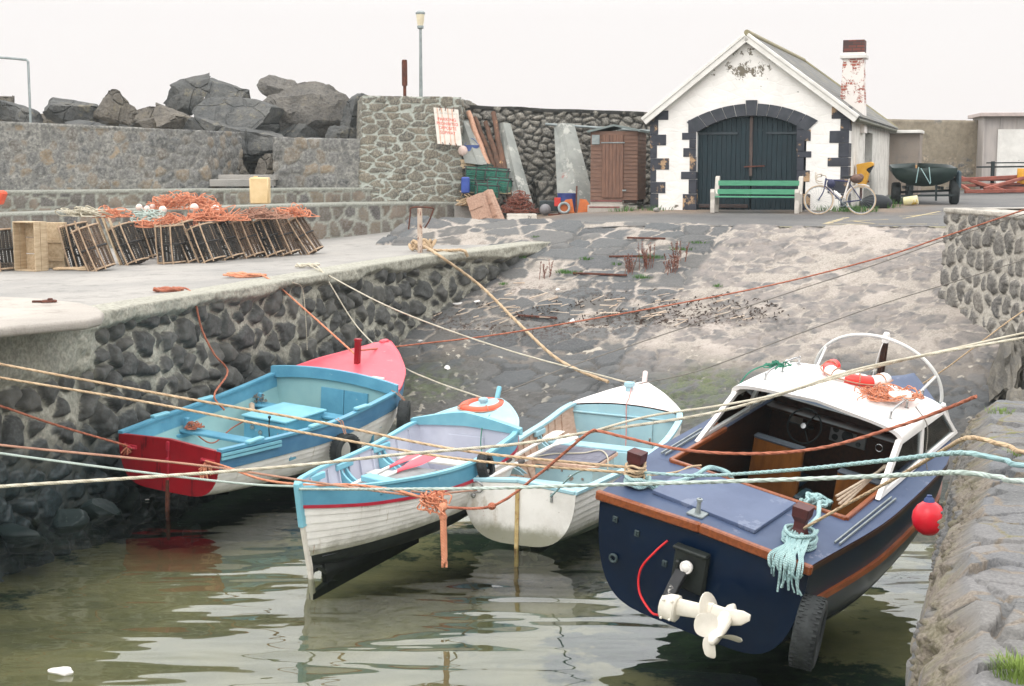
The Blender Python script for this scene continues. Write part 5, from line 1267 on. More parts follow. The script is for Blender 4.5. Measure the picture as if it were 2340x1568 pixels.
    mb.loft([leg_ring(.48, .035, .10, .03), leg_ring(.62, .03, .09, .03), leg_ring(.82, .014, .07, .06), leg_ring(.90, .006, .03, .08)], True, True); mb.build('gearcase', wo_, lg, fix=True, ang=25)
    propeller(wo_, lg, hb + ax * .26, .235, ax, 3, .055, .9)
    mb = MB(); mb.tube(cat_rom([(-.02, .30, .78), (-.08, .38, .66), (-.12, .48, .46), (-.16, .44, .26), (-.24, .26, .16), (-.32, .14, .20)], 8), .011, 8); mb.build('fuel_hose', W('red_hose', (206, 36, 40), (190, 28, 34), rough=.35), o)
    mb = MB(); mb.torus((0, 0, 0), .035, .014, 18, 8, Matrix.Translation((-.03, .82, .42)) @ Matrix.Rotation(R(90), 4, 'Y'))
    for (y, z_) in ((.86, .80), (.62, .74), (.30, .55)): mb.box((-.015, y, z_), (.02, .05, .06), .004); mb.box((-.03, y, z_), (.02, .015, .03), .002)
    mb.build_each('transom_fitting', pm('dull_bronze', (70, 84, 84), (54, 66, 70), rough=.4, metal=.3), tr)
    mb = MB(); wlp = []
    return o, Mx, h
B4, X4, H4 = boat_cabin()
# ---- things lying in and on the boats
def lifebuoy(name, label, c, r, tr_, mats, Mb, tilt, seg=4, cat='lifebuoy', arc=None):
    o = thing(name, label, cat); M = Mb @ Matrix.Translation(Vector(c)) @ tilt
    o.location = M.translation; o.rotation_euler = M.to_euler()
    n = 48
    for k, (mm, nm) in enumerate(mats):
        mb = MB(); m = len(mats); rings = []
        for rep in range(2 if m > 1 else 1):
            rings = []; a0 = (k + rep * m) * math.pi / m if m > 1 else 0; a1 = a0 + (math.pi / m if m > 1 else 2 * math.pi)
            if arc: a0 = arc[0] + (arc[1] - arc[0]) * (k + rep * m) / (2 * m); a1 = a0 + (arc[1] - arc[0]) / (2 * m)
            for i in range(n // 2 + 1):
                a = a0 + (a1 - a0) * i / (n // 2)
                rings.append([((r + tr_ * math.cos(b)) * math.cos(a), (r + tr_ * math.cos(b)) * math.sin(a), .8 * tr_ * math.sin(b)) for b in [j * math.pi / 7 for j in range(14)]])
            mb.loft(rings, True, bool(arc))
            if arc: mb.build(nm, mm, o, fix=True); mb = MB()
        if not arc: mb.build(nm, mm, o, fix=True)
    mb = MB(); pts = [((r + tr_ * (1.05 + .25 * abs(math.sin(2 * a)))) * math.cos(a), (r + tr_ * (1.05 + .25 * abs(math.sin(2 * a)))) * math.sin(a), .0) for a in ([arc[0] + (arc[1] - arc[0]) * k / 31 for k in range(32)] if arc else [2 * math.pi * k / 32 for k in range(32)])]
    mb.tube(pts, .008, 6, not arc)
    for k in range(4):
        a = math.pi / 4 + k * math.pi / 2 if not arc else arc[0] + (arc[1] - arc[0]) * (k + .5) / 4; mb.torus((0, 0, 0), tr_ * .93, .008, 16, 6, Matrix.Rotation(a, 4, 'Z') @ Matrix.Translation((r, 0, 0)) @ Matrix.Rotation(R(90), 4, 'X'))
    mb.build('grab_line', R_DUSTY, o); return o
lifebuoy('lifebuoy', 'all-orange lifebuoy lying round the post on the double-ended boat', (3.98, .08, 1.02), .24, .062, [(M_OR, 'ring')], X2, Matrix.Rotation(R(-3), 4, 'Y'))
M_RB = W('red_orange_vinyl', (232, 62, 54), (218, 52, 44), rough=.35, bump=.02)
lifebuoy('lifebuoy', 'red and white horseshoe lifebuoy lying on the white wheelhouse roof', (3.46, .02, 1.70), .29, .078, [(M_RB, 'red_segment'), (M_GRP, 'white_segment')], X4, Matrix.Rotation(R(0), 4, 'Z'), arc=(R(78), R(282)))
V = lambda M, p: M @ Vector(p)
oar('oar', 'oar with a pink blade lying on the engine box, nearer the wall', V(X2, (1.15, .42, .52)), V(X2, (2.78, .28, .66)), M_PINK, M_PAINT_WHITE, group='oars in the boats')
oar('oar', 'oar with a faded pink blade lying along the box lid, nearer the camera', V(X2, (1.05, .32, .50)), V(X2, (2.62, .0, .68)), M_PINK, M_PAINT_WHITE, group='oars in the boats', roll=.3)
M_LEATH = W('dark_leather', (70, 64, 62), (54, 50, 50))
oar('oar', 'white oar with a dark leather collar, farther of the pair in the white boat', V(X3, (.05, .54, .76)), V(X3, (2.45, .42, .86)), M_PAINT_WHITE, M_PAINT_WHITE, M_LEATH, group='oars in the boats')
oar('oar', 'white oar with a dark leather collar, nearer of the pair in the white boat', V(X3, (.08, .40, .76)), V(X3, (2.38, .20, .84)), M_PAINT_WHITE, M_PAINT_WHITE, M_LEATH, group='oars in the boats', roll=.25)
GT = 'tyres hung as fenders'
tyre('tyre_fender', 'tyre fender hanging amidships on the red-sterned boat', V(X1, (2.30, -1.25, .46)), .25, .15, X1.to_3x3() @ Vector((-.25, -1, .1)), group=GT)
tyre('tyre_fender', 'tyre fender hanging beside the bulkhead of the red-sterned boat', V(X1, (3.90, -1.26, .66)), .25, .15, X1.to_3x3() @ Vector((.45, -1, 0)), group=GT)
tyre('tyre_fender', 'large dark tyre hanging at the stern corner of the cabin boat', V(X4, (-.02, -1.14, .42)), .32, .19, X4.to_3x3() @ Vector((.25, -1, 0)), group=GT)
tyre('tyre_fender', 'small tyre fender squeezed between the double-ended and white boats', V(X2, (2.45, -.86, .66)), .17, .10, X2.to_3x3() @ Vector((.2, -1, .2)), group=GT)
for (Mb, p, q, lb) in ((X1, (2.30, -1.13, .87), (2.30, -1.25, .66), 'short lanyard holding the amidships tyre to the gunwale'), (X1, (3.9, -1.1, 1.02), (3.98, -1.22, .9), 'short orange lanyard holding the tyre by the bulkhead')):
    mb = MB()
    for k in (-.03, .03): mb.tube([V(Mb, (p[0] + k, p[1] + .05, p[2] + .03)), V(Mb, (p[0] + k, p[1] - .03, p[2])), V(Mb, (q[0] + k * .5, q[1], q[2]))], .009, 6)
    tag(mb.build('lanyard', R_DUSTY), lb, 'lanyard')
mb = MB(); mb.bar(V(X4, (1.32, .62, .92)), V(X4, (1.5, -.45, .80)), .10, .05, .008); mb.bar(V(X4, (1.28, .70, .95)), V(X4, (1.33, .55, .93)), .13, .07, .01)
tag(mb.build('plank', M_DARKWOOD), 'dark broken plank lying across the cockpit of the cabin boat', 'plank')
mb = MB(); Mj = X4 @ Matrix.Translation((1.75, .05, .52)); mb.lathe([(.001, -.3), (.15, -.3), (.165, -.26), (.165, .0), (.15, .06), (.08, .09), (.075, .12), (.001, .12)], 24, Mj)
tag(mb.build('plastic_tub', W('cream_plastic', (206, 186, 158), (190, 168, 140), rough=.4)), 'cream plastic tub standing in the cockpit behind the plank', 'tub')
mb = MB()
for k in range(4): mb.bar(V(X4, (1.25 + .03 * k, -.80 + .03 * k, 1.08 + .02 * k)), V(X4, (2.55, -.74 - .02 * k, 1.12 + .01 * k)), .025, .02, .004)
tag(mb.build('bamboo_canes', M_GREYWOOD), 'thin canes lying on the starboard cockpit edge of the cabin boat', 'canes')
t = NT('creased_canvas'); v = t.co(); a = t.noise(5, 5, .6, v, 1.); t.bump(a, .8, .04); M_CANVAS = t.fin(t.mix(a, lin(196, 180, 160), lin(160, 142, 122)), .8)
x_, y_ = np.meshgrid(np.linspace(0, 1, 26), np.linspace(0, 1, 26)); pz = .30 * np.exp(-((x_ - .5) ** 2 + (y_ - .5) ** 2) / .09) + (fbm(x_ * 5, y_ * 5, 9, 4) - .5) * .16
XX = np.empty_like(x_); YY = np.empty_like(x_); ZZ = np.empty_like(x_)
for i in np.ndindex(x_.shape):
    p = V(X4, (1.12 + x_[i] * .50, -.86 + y_[i] * .55, .58 + pz[i])); XX[i], YY[i], ZZ[i] = p
tag(grid_mesh('sail_bag', XX[:, ::-1], YY[:, ::-1], ZZ[:, ::-1], M_CANVAS), 'crumpled canvas bag in the starboard corner of the cockpit', 'bag')
tag(MB().ball((0, 0, 0), .145, 24, (1, 1, 1.08)).lathe([(.05, .135), (.04, .17), (.02, .19), (.02, .20)], 12).build('buoy', W('red_buoy', (206, 26, 44), (190, 20, 36), rough=.3, bump=.02)), 'round red inflated fender hanging between the cabin boat and quay', 'buoy').location = gy(2122, 1184, 12.2)
mb = MB(); mb.lathe([(.052, .137), (.043, .172), (.024, .19), (.024, .205)], 14); q = mb.build('buoy_collar', W('blue_cap', (46, 66, 110), (38, 54, 96))); q.parent = [o for o in COL.objects if o.name == 'buoy'][0]
# ------------------------------------------------------------------ the boathouse
BO = gy(1488, 481, 35.0); BR = R(-19.6); BX = Vector((math.cos(BR), math.sin(BR), 0)); BY = Vector((-math.sin(BR), math.cos(BR), 0))
def fac(u, v, y=0.):
    """photo point on the plane of the front wall -> local x, z"""
    d = Vector(_ray(u, v)); o = Vector((0, 0, EYE)) - BO; k = (y - o.dot(BY)) / d.dot(BY); p = o + d * k; return p.dot(BX), p.z
def side(u, v, x):
    d = Vector(_ray(u, v)); o = Vector((0, 0, EYE)) - BO; k = (x - o.dot(BX)) / d.dot(BX); p = o + d * k; return p.dot(BY), p.z
BW = fac(1936, 470)[0]; EZ = fac(1484, 268)[1]; AX, AZ = fac(1708, 92); ZB = -.25
bh = thing('boathouse', 'whitewashed stone boathouse with black quoins and a dark double door', 'building', tuple(BO), BR)
MF = Matrix(((1, 0, 0, 0), (0, 0, 1, 0), (0, 1, 0, 0), (0, 0, 0, 1)))   # (x, z, depth) -> (x, depth, z)
DL, DR = fac(1591, 400)[0], fac(1841, 400)[0]; SPZ = fac(1591, 302)[1]; CRZ = fac(1712, 264)[1]; DC = (DL + DR) / 2
def arch(x, grow=0.):
    f = (x - DC) / ((DR - DL) / 2 + grow); return SPZ + (CRZ + grow - SPZ) * math.sqrt(max(0, 1 - min(1, abs(f)) ** 2 * .92)) - (CRZ + grow - SPZ) * .28 * 0 if False else SPZ + (CRZ - SPZ) * (1 - min(1, abs((x - DC) / ((DR - DL) / 2))) ** 2.2) + grow
t = NT('whitewashed_stone'); v = t.co(); ps = t.n('ShaderNodeSeparateXYZ'); t.L(t._tc.outputs['Object'], ps.inputs[0])
vo = t.n('ShaderNodeTexVoronoi', feature='DISTANCE_TO_EDGE'); vo.inputs['Scale'].default_value = 3.2; t.L(t.co('Object', (.8, 1, 1.5)), vo.inputs['Vector'])
n1 = t.noise(2.6, 7, .75, v); pe = t.math('ADD', n1, t.mr(ps.outputs[2], 2.6, 3.5, -.05, .10))
pe = t.math('ADD', pe, t.mr(ps.outputs[2], .0, .5, .05, 0.))
col = t.mix(t.mr(t.noise(1.2, 6, .7, v), .35, .7), lin(236, 233, 228), lin(222, 219, 214))
pe2 = t.math('ADD', t.noise(5.5, 5, .7, v), t.mr(ps.outputs[2], 1.9, 2.8, -.12, .015)); pe = t.math('MAXIMUM', pe, t.math('SUBTRACT', pe2, .055))
col = t.mix(t.mr(pe, .615, .64), col, t.mix(t.noise(9, 4, .6, v), lin(88, 82, 74), lin(134, 126, 110)))
t.bump(t.math('ADD', t.math('MULTIPLY', t.mr(vo.outputs[0], 0, .10), .35), t.noise(9, 6, .7, v)), .35, .02); M_WASH = t.fin(col, .8, 0, .3)
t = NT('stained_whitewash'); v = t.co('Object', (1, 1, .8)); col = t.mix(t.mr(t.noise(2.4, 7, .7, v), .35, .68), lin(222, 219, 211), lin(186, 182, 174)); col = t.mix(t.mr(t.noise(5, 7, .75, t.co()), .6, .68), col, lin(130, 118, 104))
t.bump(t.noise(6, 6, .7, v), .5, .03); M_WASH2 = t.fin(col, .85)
M_QUOIN = pm('black_painted_quoin', (44, 46, 54), (60, 62, 70), scale=3, rough=.7, bump=.3, bs=25, spots=[((172, 142, 108), 2.2, .55), ((110, 108, 108), 12, .66)])
M_ARCH = pm('dark_arch_stone', (50, 54, 60), (68, 70, 76), scale=4, rough=.75, bump=.3, bs=25, spots=((110, 108, 106), 9, .68))
M_DOORT = pm('black_green_door_paint', (8, 28, 36), (14, 40, 48), scale=3, rough=.6, bump=.3, bs=30, st=(9, 9, .8), spots=[((56, 84, 92), 4, .66, (10, 10, .5)), ((92, 108, 108), 9, .74, (10, 10, .4))])
dpts = [(DL + (DR - DL) * k / 16, arch(DL + (DR - DL) * k / 16)) for k in range(17)]
mb = MB(); mb.prism([(0, ZB), (DL, ZB)] + dpts + [(DR, ZB), (BW, ZB), (BW, EZ), (AX, AZ), (0, EZ)], .45, MF)
mb.build('front_wall', M_WASH, bh, fix=True)
sy0, sy1 = side(1976, 350, BW)[0], side(1993, 350, BW)[0]; sz0, sz1 = -.1, 1.95
sy0, sy1 = max(3.2, sy0), min(max(sy1, sy0 + .5), 7.5); BD = 11.0
mb = MB()
for (a, b, z0, z1) in ((.45, sy0, ZB, EZ), (sy1, BD, ZB, EZ), (sy0, sy1, sz1, EZ), (sy0, sy1, ZB, sz0 + .3)): mb.box((BW - .225, (a + b) / 2, (z0 + z1) / 2), (.45, b - a, z1 - z0))
mb.build('side_wall', M_WASH2, bh)
mb = MB(); mb.box((.2, (BD + .45) / 2, (ZB + EZ) / 2), (.4, BD - .45, EZ - ZB)); mb.box((BW / 2, BD - .2, (ZB + EZ) / 2), (BW - .9, .4, EZ - ZB)); mb.build('rear_wall', M_WASH2, bh)
mb = MB(); mb.box((BW - .32, (sy0 + sy1) / 2, .95), (.06, sy1 - sy0, 2.1)); mb.build('side_door', M_DOORT, bh)
# quoins at the corners and round the door
def quoin(name, rows, mat, yb=.24, yo=-.016):
    mb = MB()
    for (u0, u1, v0, v1) in rows:
        x0, z1 = fac(u0, v0); x1, z0 = fac(u1, v1); mb.box(((x0 + x1) / 2, (yb + yo) / 2, (z0 + z1) / 2), (x1 - x0, yb - yo, z1 - z0 - .006), .006)
    return mb.build(name, mat, bh)
C4 = lambda cx, cy: ((2500 + cx / 1.96) * .5713, (100 + cy / 1.96) * .5713)
def rows4(L): return [(C4(a, 0)[0], C4(b, 0)[0], C4(0, c)[1], C4(0, d)[1]) for a, b, c, d in L]
quoin('corner_quoins', rows4([(197, 340, 672, 745), (197, 260, 745, 860), (197, 322, 860, 945), (199, 250, 945, 1045), (200, 345, 1045, 1135), (200, 244, 1135, 1230), (200, 316, 1230, 1320), (200, 260, 1320, 1470)]), M_QUOIN, .5)
quoin('corner_quoins', rows4([(1622, 1762, 640, 735), (1690, 1760, 735, 830), (1605, 1756, 830, 925), (1675, 1754, 925, 1040), (1590, 1752, 1040, 1110), (1690, 1750, 1110, 1210), (1592, 1750, 1210, 1320), (1690, 1750, 1320, 1440)]), M_QUOIN, .5)
quoin('door_quoins', rows4([(448, 558, 845, 900), (505, 557, 900, 965), (458, 556, 965, 1035), (508, 558, 1035, 1150), (440, 558, 1150, 1210), (500, 557, 1210, 1325), (454, 558, 1325, 1460), (497, 557, 745, 845)]), M_QUOIN)
quoin('door_quoins', rows4([(1346, 1430, 740, 820), (1347, 1455, 820, 910), (1347, 1405, 910, 990), (1347, 1460, 990, 1040), (1347, 1400, 1040, 1140), (1346, 1447, 1140, 1230), (1346, 1391, 1230, 1325), (1346, 1450, 1325, 1450)]), M_QUOIN)
mb = MB(); n = 11
for k in range(n):
    f0, f1 = k / n, (k + 1) / n; xa, xb = DL + (DR - DL) * f0, DL + (DR - DL) * f1; g = .014; key = (k == n // 2); hgt = .36 if key else .28
    def up(x):
        dx = (x - DC) / ((DR - DL) / 2); return (x + dx * .26, arch(x) + hgt - .04 * abs(dx))
    lo = [(xa + (xb - xa) * q / 3, arch(xa + (xb - xa) * q / 3) - .004) for q in range(4)]; hi = [up(xa + (xb - xa) * q / 3) for q in range(4)]
    lo[0] = (lo[0][0] + g / 2, lo[0][1]); lo[-1] = (lo[-1][0] - g / 2, lo[-1][1]); hi[0] = (hi[0][0] + g / 2, hi[0][1]); hi[-1] = (hi[-1][0] - g / 2, hi[-1][1])
    mb.prism(lo + hi[::-1], .27 + (.02 if key else 0), MF, -.022 - (.02 if key else 0))
mb.build('arch_stones', M_ARCH, bh, fix=True)
# doors
xm = fac(1713, 400)[0]
for (a, b) in ((DL, xm - .02), (xm + .02, DR)):
    mb = MB(); n = 11
    for k in range(n):
        x0, x1 = a + (b - a) * k / n + .004, a + (b - a) * (k + 1) / n - .004
        mb.prism([(x0, .0), (x1, .0), (x1, arch(x1) - .015), (x0, arch(x0) - .015)], .04, MF, .15 + .004 * (k % 3))
    mb.box(((a + b) / 2, .21, .9), (b - a - .02, .03, 2.0))
    d = mb.build('door', M_DOORT, bh, fix=True)
    z1 = fac(1640, 305)[1]; mb = MB(); h0 = (a if a == DL else b - .98); mb.box((h0 + .49, .135, z1), (.98, .035, .06), .008); mb.build('strap_hinge', pm('grey_iron', (58, 66, 70), (44, 52, 58), rough=.6), d)
mb = MB(); mb.box((xm, .125, (arch(xm) + .55) / 2 + .27), (.075, .05, arch(xm) - .58), .006); mb.build('cover_strip', pm('worn_door_strip', (92, 74, 66), (58, 50, 50), scale=3, st=(6, 6, 1), spots=((24, 40, 48), 5, .55)), bh)
mb = MB(); mb.bar((xm - .16, .10, 1.06), (xm + .34, .10, 1.08), .03, .035, .006); mb.build('door_bolt', M_RUST, bh)
mb = MB(); mb.box(((DL + xm) / 2, .12, .12), (1.2, .05, .09), .01); mb.build('kick_board', W('worn_board', (70, 54, 48), (48, 44, 46)), bh)
# roof
t = NT('stone_slate_roof'); v = t.co('Object'); cb_ = t.n('ShaderNodeCombineXYZ'); s_ = t.n('ShaderNodeSeparateXYZ'); t.L(t._tc.outputs['Object'], s_.inputs[0]); t.L(s_.outputs[1], cb_.inputs[0]); t.L(t.math('MULTIPLY', s_.outputs[2], 1.58), cb_.inputs[1])
br = t.n('ShaderNodeTexBrick'); br.inputs['Scale'].default_value = 1.; br.inputs['Brick Width'].default_value = .28; br.inputs['Row Height'].default_value = .2; br.inputs['Mortar Size'].default_value = .012
br.inputs['Color1'].default_value = lin(118, 117, 114); br.inputs['Color2'].default_value = lin(96, 96, 95); br.inputs['Mortar'].default_value = lin(60, 60, 58); t.L(cb_.outputs[0], br.inputs['Vector'])
col = t.mix(t.mr(t.noise(2.2, 7, .7, v), .5, .7, 0, .7), br.outputs[0], lin(150, 142, 112)); t.bump(br.outputs['Fac'], -.6, .02); M_ROOF = t.fin(col, .85)
EO = .16; sl_ = (AZ - EZ) / (BW / 2); ze = EZ - EO * sl_ + .02; zr_ = AZ + .05; ye0, rdg = -.13, 9.2
mb = MB()
def slab(q, th=.09):
    q = [Vector(p) for p in q]; n_ = (q[1] - q[0]).cross(q[2] - q[0]).normalized(); n_ = n_ if n_.z > 0 else -n_
    a = len(q); mb.add([p + n_ * th for p in q] + q, [tuple(range(a)), tuple(range(a, 2 * a))[::-1]] + [(i, (i + 1) % a, a + (i + 1) % a, a + i) for i in range(a)])
slab([(AX, ye0, zr_), (BW + EO, ye0, ze), (BW + EO, BD + .2, ze), (AX, rdg, zr_)])
slab([(AX, ye0, zr_), (AX, rdg, zr_), (-EO, BD + .2, ze), (-EO, ye0, ze)])
slab([(AX, rdg, zr_), (BW + EO, BD + .2, ze), (-EO, BD + .2, ze)])
rf = mb.build('roof', M_ROOF, bh, fix=True)
mb = MB(); mb.tube([(AX, -.1, zr_ + .12), (AX, rdg, zr_ + .12)], .07, 10); mb.tube([(AX, rdg, zr_ + .11), (BW + EO, BD + .2, ze + .08)], .06, 8); mb.build('ridge_tiles', pm('mossy_ridge', (128, 122, 100), (146, 136, 98), scale=3), rf)
for sgn, ex in ((1, BW + EO + .02), (-1, -EO - .02)):
    mb = MB(); p0 = Vector((AX, -.15, AZ + .07)); p1 = Vector((ex, -.15, ze + .0)); mb.bar(p0, p1, .05, .20, .006, (0, 0, 1)); d_ = (p1 - p0).normalized(); up_ = Vector((0, 0, 1)) - d_ * d_.z; up_.normalize()
    mb.bar(p0 + up_ * .06 + Vector((0, -.025, 0)), p1 + up_ * .06 + Vector((0, -.025, 0)), .05, .07, .006); mb.build('bargeboard', M_PAINT_WHITE, bh)
mb = MB(); mb.tube([(BW + EO + .02, .0, ze - .02), (BW + EO + .02, BD, ze - .02)], .05, 8); mb.build('gutter', pm('mossy_gutter', (70, 74, 58), (92, 88, 72)), bh)
# chimney
t = NT('peeling_brick'); v = t.co('Object'); s_ = t.n('ShaderNodeSeparateXYZ'); t.L(t._tc.outputs['Object'], s_.inputs[0]); cb_ = t.n('ShaderNodeCombineXYZ'); t.L(t.math('ADD', s_.outputs[0], s_.outputs[1]), cb_.inputs[0]); t.L(s_.outputs[2], cb_.inputs[1])
br = t.n('ShaderNodeTexBrick'); br.inputs['Scale'].default_value = 1; br.inputs['Brick Width'].default_value = .21; br.inputs['Row Height'].default_value = .075; br.inputs['Mortar Size'].default_value = .01
br.inputs['Color1'].default_value = lin(168, 92, 76); br.inputs['Color2'].default_value = lin(140, 70, 58); br.inputs['Mortar'].default_value = lin(190, 180, 170); t.L(cb_.outputs[0], br.inputs['Vector'])
M_BRICK = None
pmask = t.math('ADD', t.noise(3.5, 6, .75, v), t.mr(s_.outputs[2], 2.3, 2.8, -.16, .05)); col = t.mix(t.mr(pmask, .53, .57), lin(226, 220, 214), br.outputs[0]); t.bump(br.outputs['Fac'], -.5, .015); M_BRICK = t.fin(col, .85)
cxl = BW - .22; cy = 2.6; ztop = fac(1946, 93, cy)[1]; zcol = fac(1946, 131, cy)[1]
ch = MB(); ch.loft([[(cxl + a * w_, cy + b * w_ * .9, z) for a, b in ((-1, -1), (1, -1), (1, 1), (-1, 1))] for z, w_ in ((1.9, .33), (2.9, .28), (zcol - .05, .25))], True, True, False); ck = ch.build('chimney', M_BRICK, bh, fix=True)
mb = MB(); mb.box((cxl, cy, zcol), (.64, .58, .10), .015); mb.box((cxl, cy, zcol + .07), (.56, .51, .06), .015); mb.build('chimney_collar', M_PAINT_WHITE, ck)
t = NT('sooty_brick'); v = t.co('Object'); br = t.n('ShaderNodeTexBrick'); br.inputs['Scale'].default_value = 1; br.inputs['Brick Width'].default_value = .21; br.inputs['Row Height'].default_value = .075; br.inputs['Mortar Size'].default_value = .01
s_ = t.n('ShaderNodeSeparateXYZ'); t.L(t._tc.outputs['Object'], s_.inputs[0]); cb_ = t.n('ShaderNodeCombineXYZ'); t.L(t.math('ADD', s_.outputs[0], s_.outputs[1]), cb_.inputs[0]); t.L(s_.outputs[2], cb_.inputs[1]); t.L(cb_.outputs[0], br.inputs['Vector'])
br.inputs['Color1'].default_value = lin(122, 70, 60); br.inputs['Color2'].default_value = lin(78, 58, 56); br.inputs['Mortar'].default_value = lin(70, 62, 60); t.bump(br.outputs['Fac'], -.5, .015)
col = t.mix(t.mr(t.noise(4, 5, .7, v), .45, .65), br.outputs[0], lin(60, 52, 52)); M_SOOT = t.fin(col, .9)
mb = MB(); mb.box((cxl, cy, (zcol + .1 + ztop) / 2), (.52, .46, ztop - zcol - .1), .008); mb.build('chimney_stack', M_SOOT, ck)
# ------------------------------------------------------------------ bench
bp_ = on_ground(1727, 487); M_BGREEN = W('green_bench_paint', (84, 150, 118), (70, 134, 104), scale=4, rough=.5, st=(1, 6, 6), spots=((190, 178, 140), 7, .70)); M_CAST = W('pale_cast_concrete', (206, 200, 190), (180, 174, 166), scale=4, rough=.8, spots=((140, 132, 122), 9, .66))
be = thing('park_bench', 'green slatted bench with pale cast ends in front of the boathouse door', 'bench', tuple(bp_), BR)
for x in (-.98, .98):
    mb = MB(); pr = [(-.30, 0), (-.20, 0), (-.19, .10), (-.14, .20), (.10, .22), (.16, .0), (.26, .0), (.25, .25), (.27, .45), (.36, .82), (.33, .86), (.26, .84), (.17, .50), (.12, .44), (-.10, .46), (-.24, .55), (-.31, .56), (-.34, .48), (-.29, .30), (-.31, .12)]
    mb.prism(pr, .10, Matrix.Translation((x - .05, .05, 0)) @ Matrix(((0, 0, 1, 0), (1, 0, 0, 0), (0, 1, 0, 0), (0, 0, 0, 1)))); bev(mb.build('bench_end', M_CAST, be, fix=True), .012)
for (y, z, w_, h_, nm) in ((-.17, .375, .11, .035, 'seat_slat'), (-.04, .375, .11, .035, 'seat_slat'), (.09, .375, .11, .035, 'seat_slat'), (.19, .49, .03, .12, 'back_slat'), (.27, .69, .03, .12, 'back_slat')):
    mb = MB(); mb.box((0, y, z), (1.90, w_, h_), .006); mb.build(nm, M_BGREEN, be)
# ------------------------------------------------------------------ bicycle
b0 = on_ground(1918, 491); bk = thing('bicycle', 'blue drop-handlebar racing bicycle leaning at the boathouse corner', 'bicycle', tuple(b0), rot=Euler((R(-8), 0, BR + .12)).copy())
M_TYRE = W('tan_tyre', (190, 168, 140), (166, 146, 120), scale=8, rough=.7); M_BFR = W('dark_blue_enamel', (44, 48, 92), (36, 40, 80), rough=.3); M_BWH = W('cream_enamel', (222, 216, 208), (208, 202, 196), rough=.3)
wr = .335
def wheel_(x):
    M = Matrix.Translation((x, 0, wr)) @ Matrix.Rotation(R(90), 4, 'X'); mb = MB(); mb.torus((0, 0, 0), wr - .014, .015, 44, 8, M); wh = mb.build('wheel', M_TYRE, bk)
    mb = MB(); mb.torus((0, 0, 0), wr - .035, .010, 44, 6, M); mb.build('rim', M_CHROME, wh)
    mb = MB(); mb.lathe([(.018, -.05), (.02, 0), (.018, .05)], 10, M)
    for k in range(24):
        a = 2 * math.pi * k / 24; mb.tube([M @ Vector((.02 * math.cos(a + 1), .02 * math.sin(a + 1), .03 * (-1) ** k)), M @ Vector(((wr - .04) * math.cos(a), (wr - .04) * math.sin(a), 0))], .0016, 4)
    mb.build('hub_and_spokes', M_GALV, wh)
FXw, RXw = -.47, .47; wheel_(FXw); wheel_(RXw)
BBp = Vector((.06, 0, .28)); STp = Vector((.19, 0, .76)); HTp = Vector((-.31, 0, .80)); HBp = Vector((-.345, 0, .66))
mb = MB()
for a, b, r in ((STp, HTp, .015), (BBp, HBp, .017)): mb.tube([a, b], r, 8)
mb.tube([HTp + Vector((-.005, 0, .03)), HBp + Vector((.005, 0, -.02))], .02, 8)
for y in (.045, -.045): mb.tube([BBp + Vector((0, y * .6, 0)), (RXw, y, wr)], .010, 6); mb.tube([STp + Vector((0, y * .4, -.02)), (RXw, y, wr)], .009, 6)
mb.build('frame', M_BFR, bk)
mb = MB(); mb.tube([BBp, STp + (STp - BBp) * .12], .019, 8); mb.build('seat_tube', M_BWH, bk)
mb = MB()
for y in (.045, -.045): mb.tube(cat_rom([HBp + Vector((0, y * .5, -.02)), HBp + Vector((-.03, y, -.15)), (FXw, y, wr)], 5), .011, 6)
mb.build('fork', M_BFR, bk)
mb = MB(); mb.tube([HTp + Vector((0, 0, .02)), HTp + Vector((-.02, 0, .09)), HTp + Vector((-.11, 0, .10))], .012, 8)
for y in (1, -1): mb.tube(cat_rom([HTp + Vector((-.11, 0, .10)), HTp + Vector((-.11, y * .17, .10)), HTp + Vector((-.20, y * .20, .08)), HTp + Vector((-.23, y * .20, -.01)), HTp + Vector((-.17, y * .20, -.06)), HTp + Vector((-.08, y * .20, -.06))], 6), .013, 8); mb.tube([HTp + Vector((-.20, y * .20, .09)), HTp + Vector((-.24, y * .20, .14)), HTp + Vector((-.25, y * .2, .02))], .008, 6)
mb.build('handlebar', W('pale_bar_tape', (196, 186, 170), (176, 164, 148)), bk)
mb = MB(); mb.loft([[(x, w_ * math.cos(a), .865 + .02 * math.sin(a)) for a in [k * math.pi / 5 for k in range(10)]] for x, w_ in ((.05, .02), (.12, .025), (.22, .06), (.31, .075), (.33, .05))], True, True); mb.build('saddle', M_RUBBER, bk)
mb = MB(); Mc = Matrix.Translation(BBp + Vector((0, -.045, 0))) @ Matrix.Rotation(R(90), 4, 'X'); mb.torus((0, 0, 0), .09, .006, 28, 6, Mc); mb.bar(BBp + Vector((0, -.06, 0)), BBp + Vector((.13, -.06, -.11)), .02, .012, .003); mb.bar(BBp + Vector((0, .06, 0)), BBp + Vector((-.13, .06, .11)), .02, .012, .003)
for k in range(5): a = k * 2 * math.pi / 5; mb.tube([Mc @ Vector((0, 0, 0)), Mc @ Vector((.09 * math.cos(a), .09 * math.sin(a), 0))], .005, 4)
mb.box(tuple(BBp + Vector((.13, -.11, -.11))), (.09, .06, .02), .005); mb.box(tuple(BBp + Vector((-.13, .11, .11))), (.09, .06, .02), .005); mb.build('crankset', M_GALV, bk)
mb = MB(); d_ = (HBp - BBp).normalized(); c_ = BBp + d_ * .20 + Vector((.035, 0, .05)); mb.tube([c_ - d_ * .1, c_ + d_ * .07, c_ + d_ * .09, c_ + d_ * .12], [.036, .036, .02, .018], 12); mb.build('bottle', M_GRP, bk)
mb = MB()
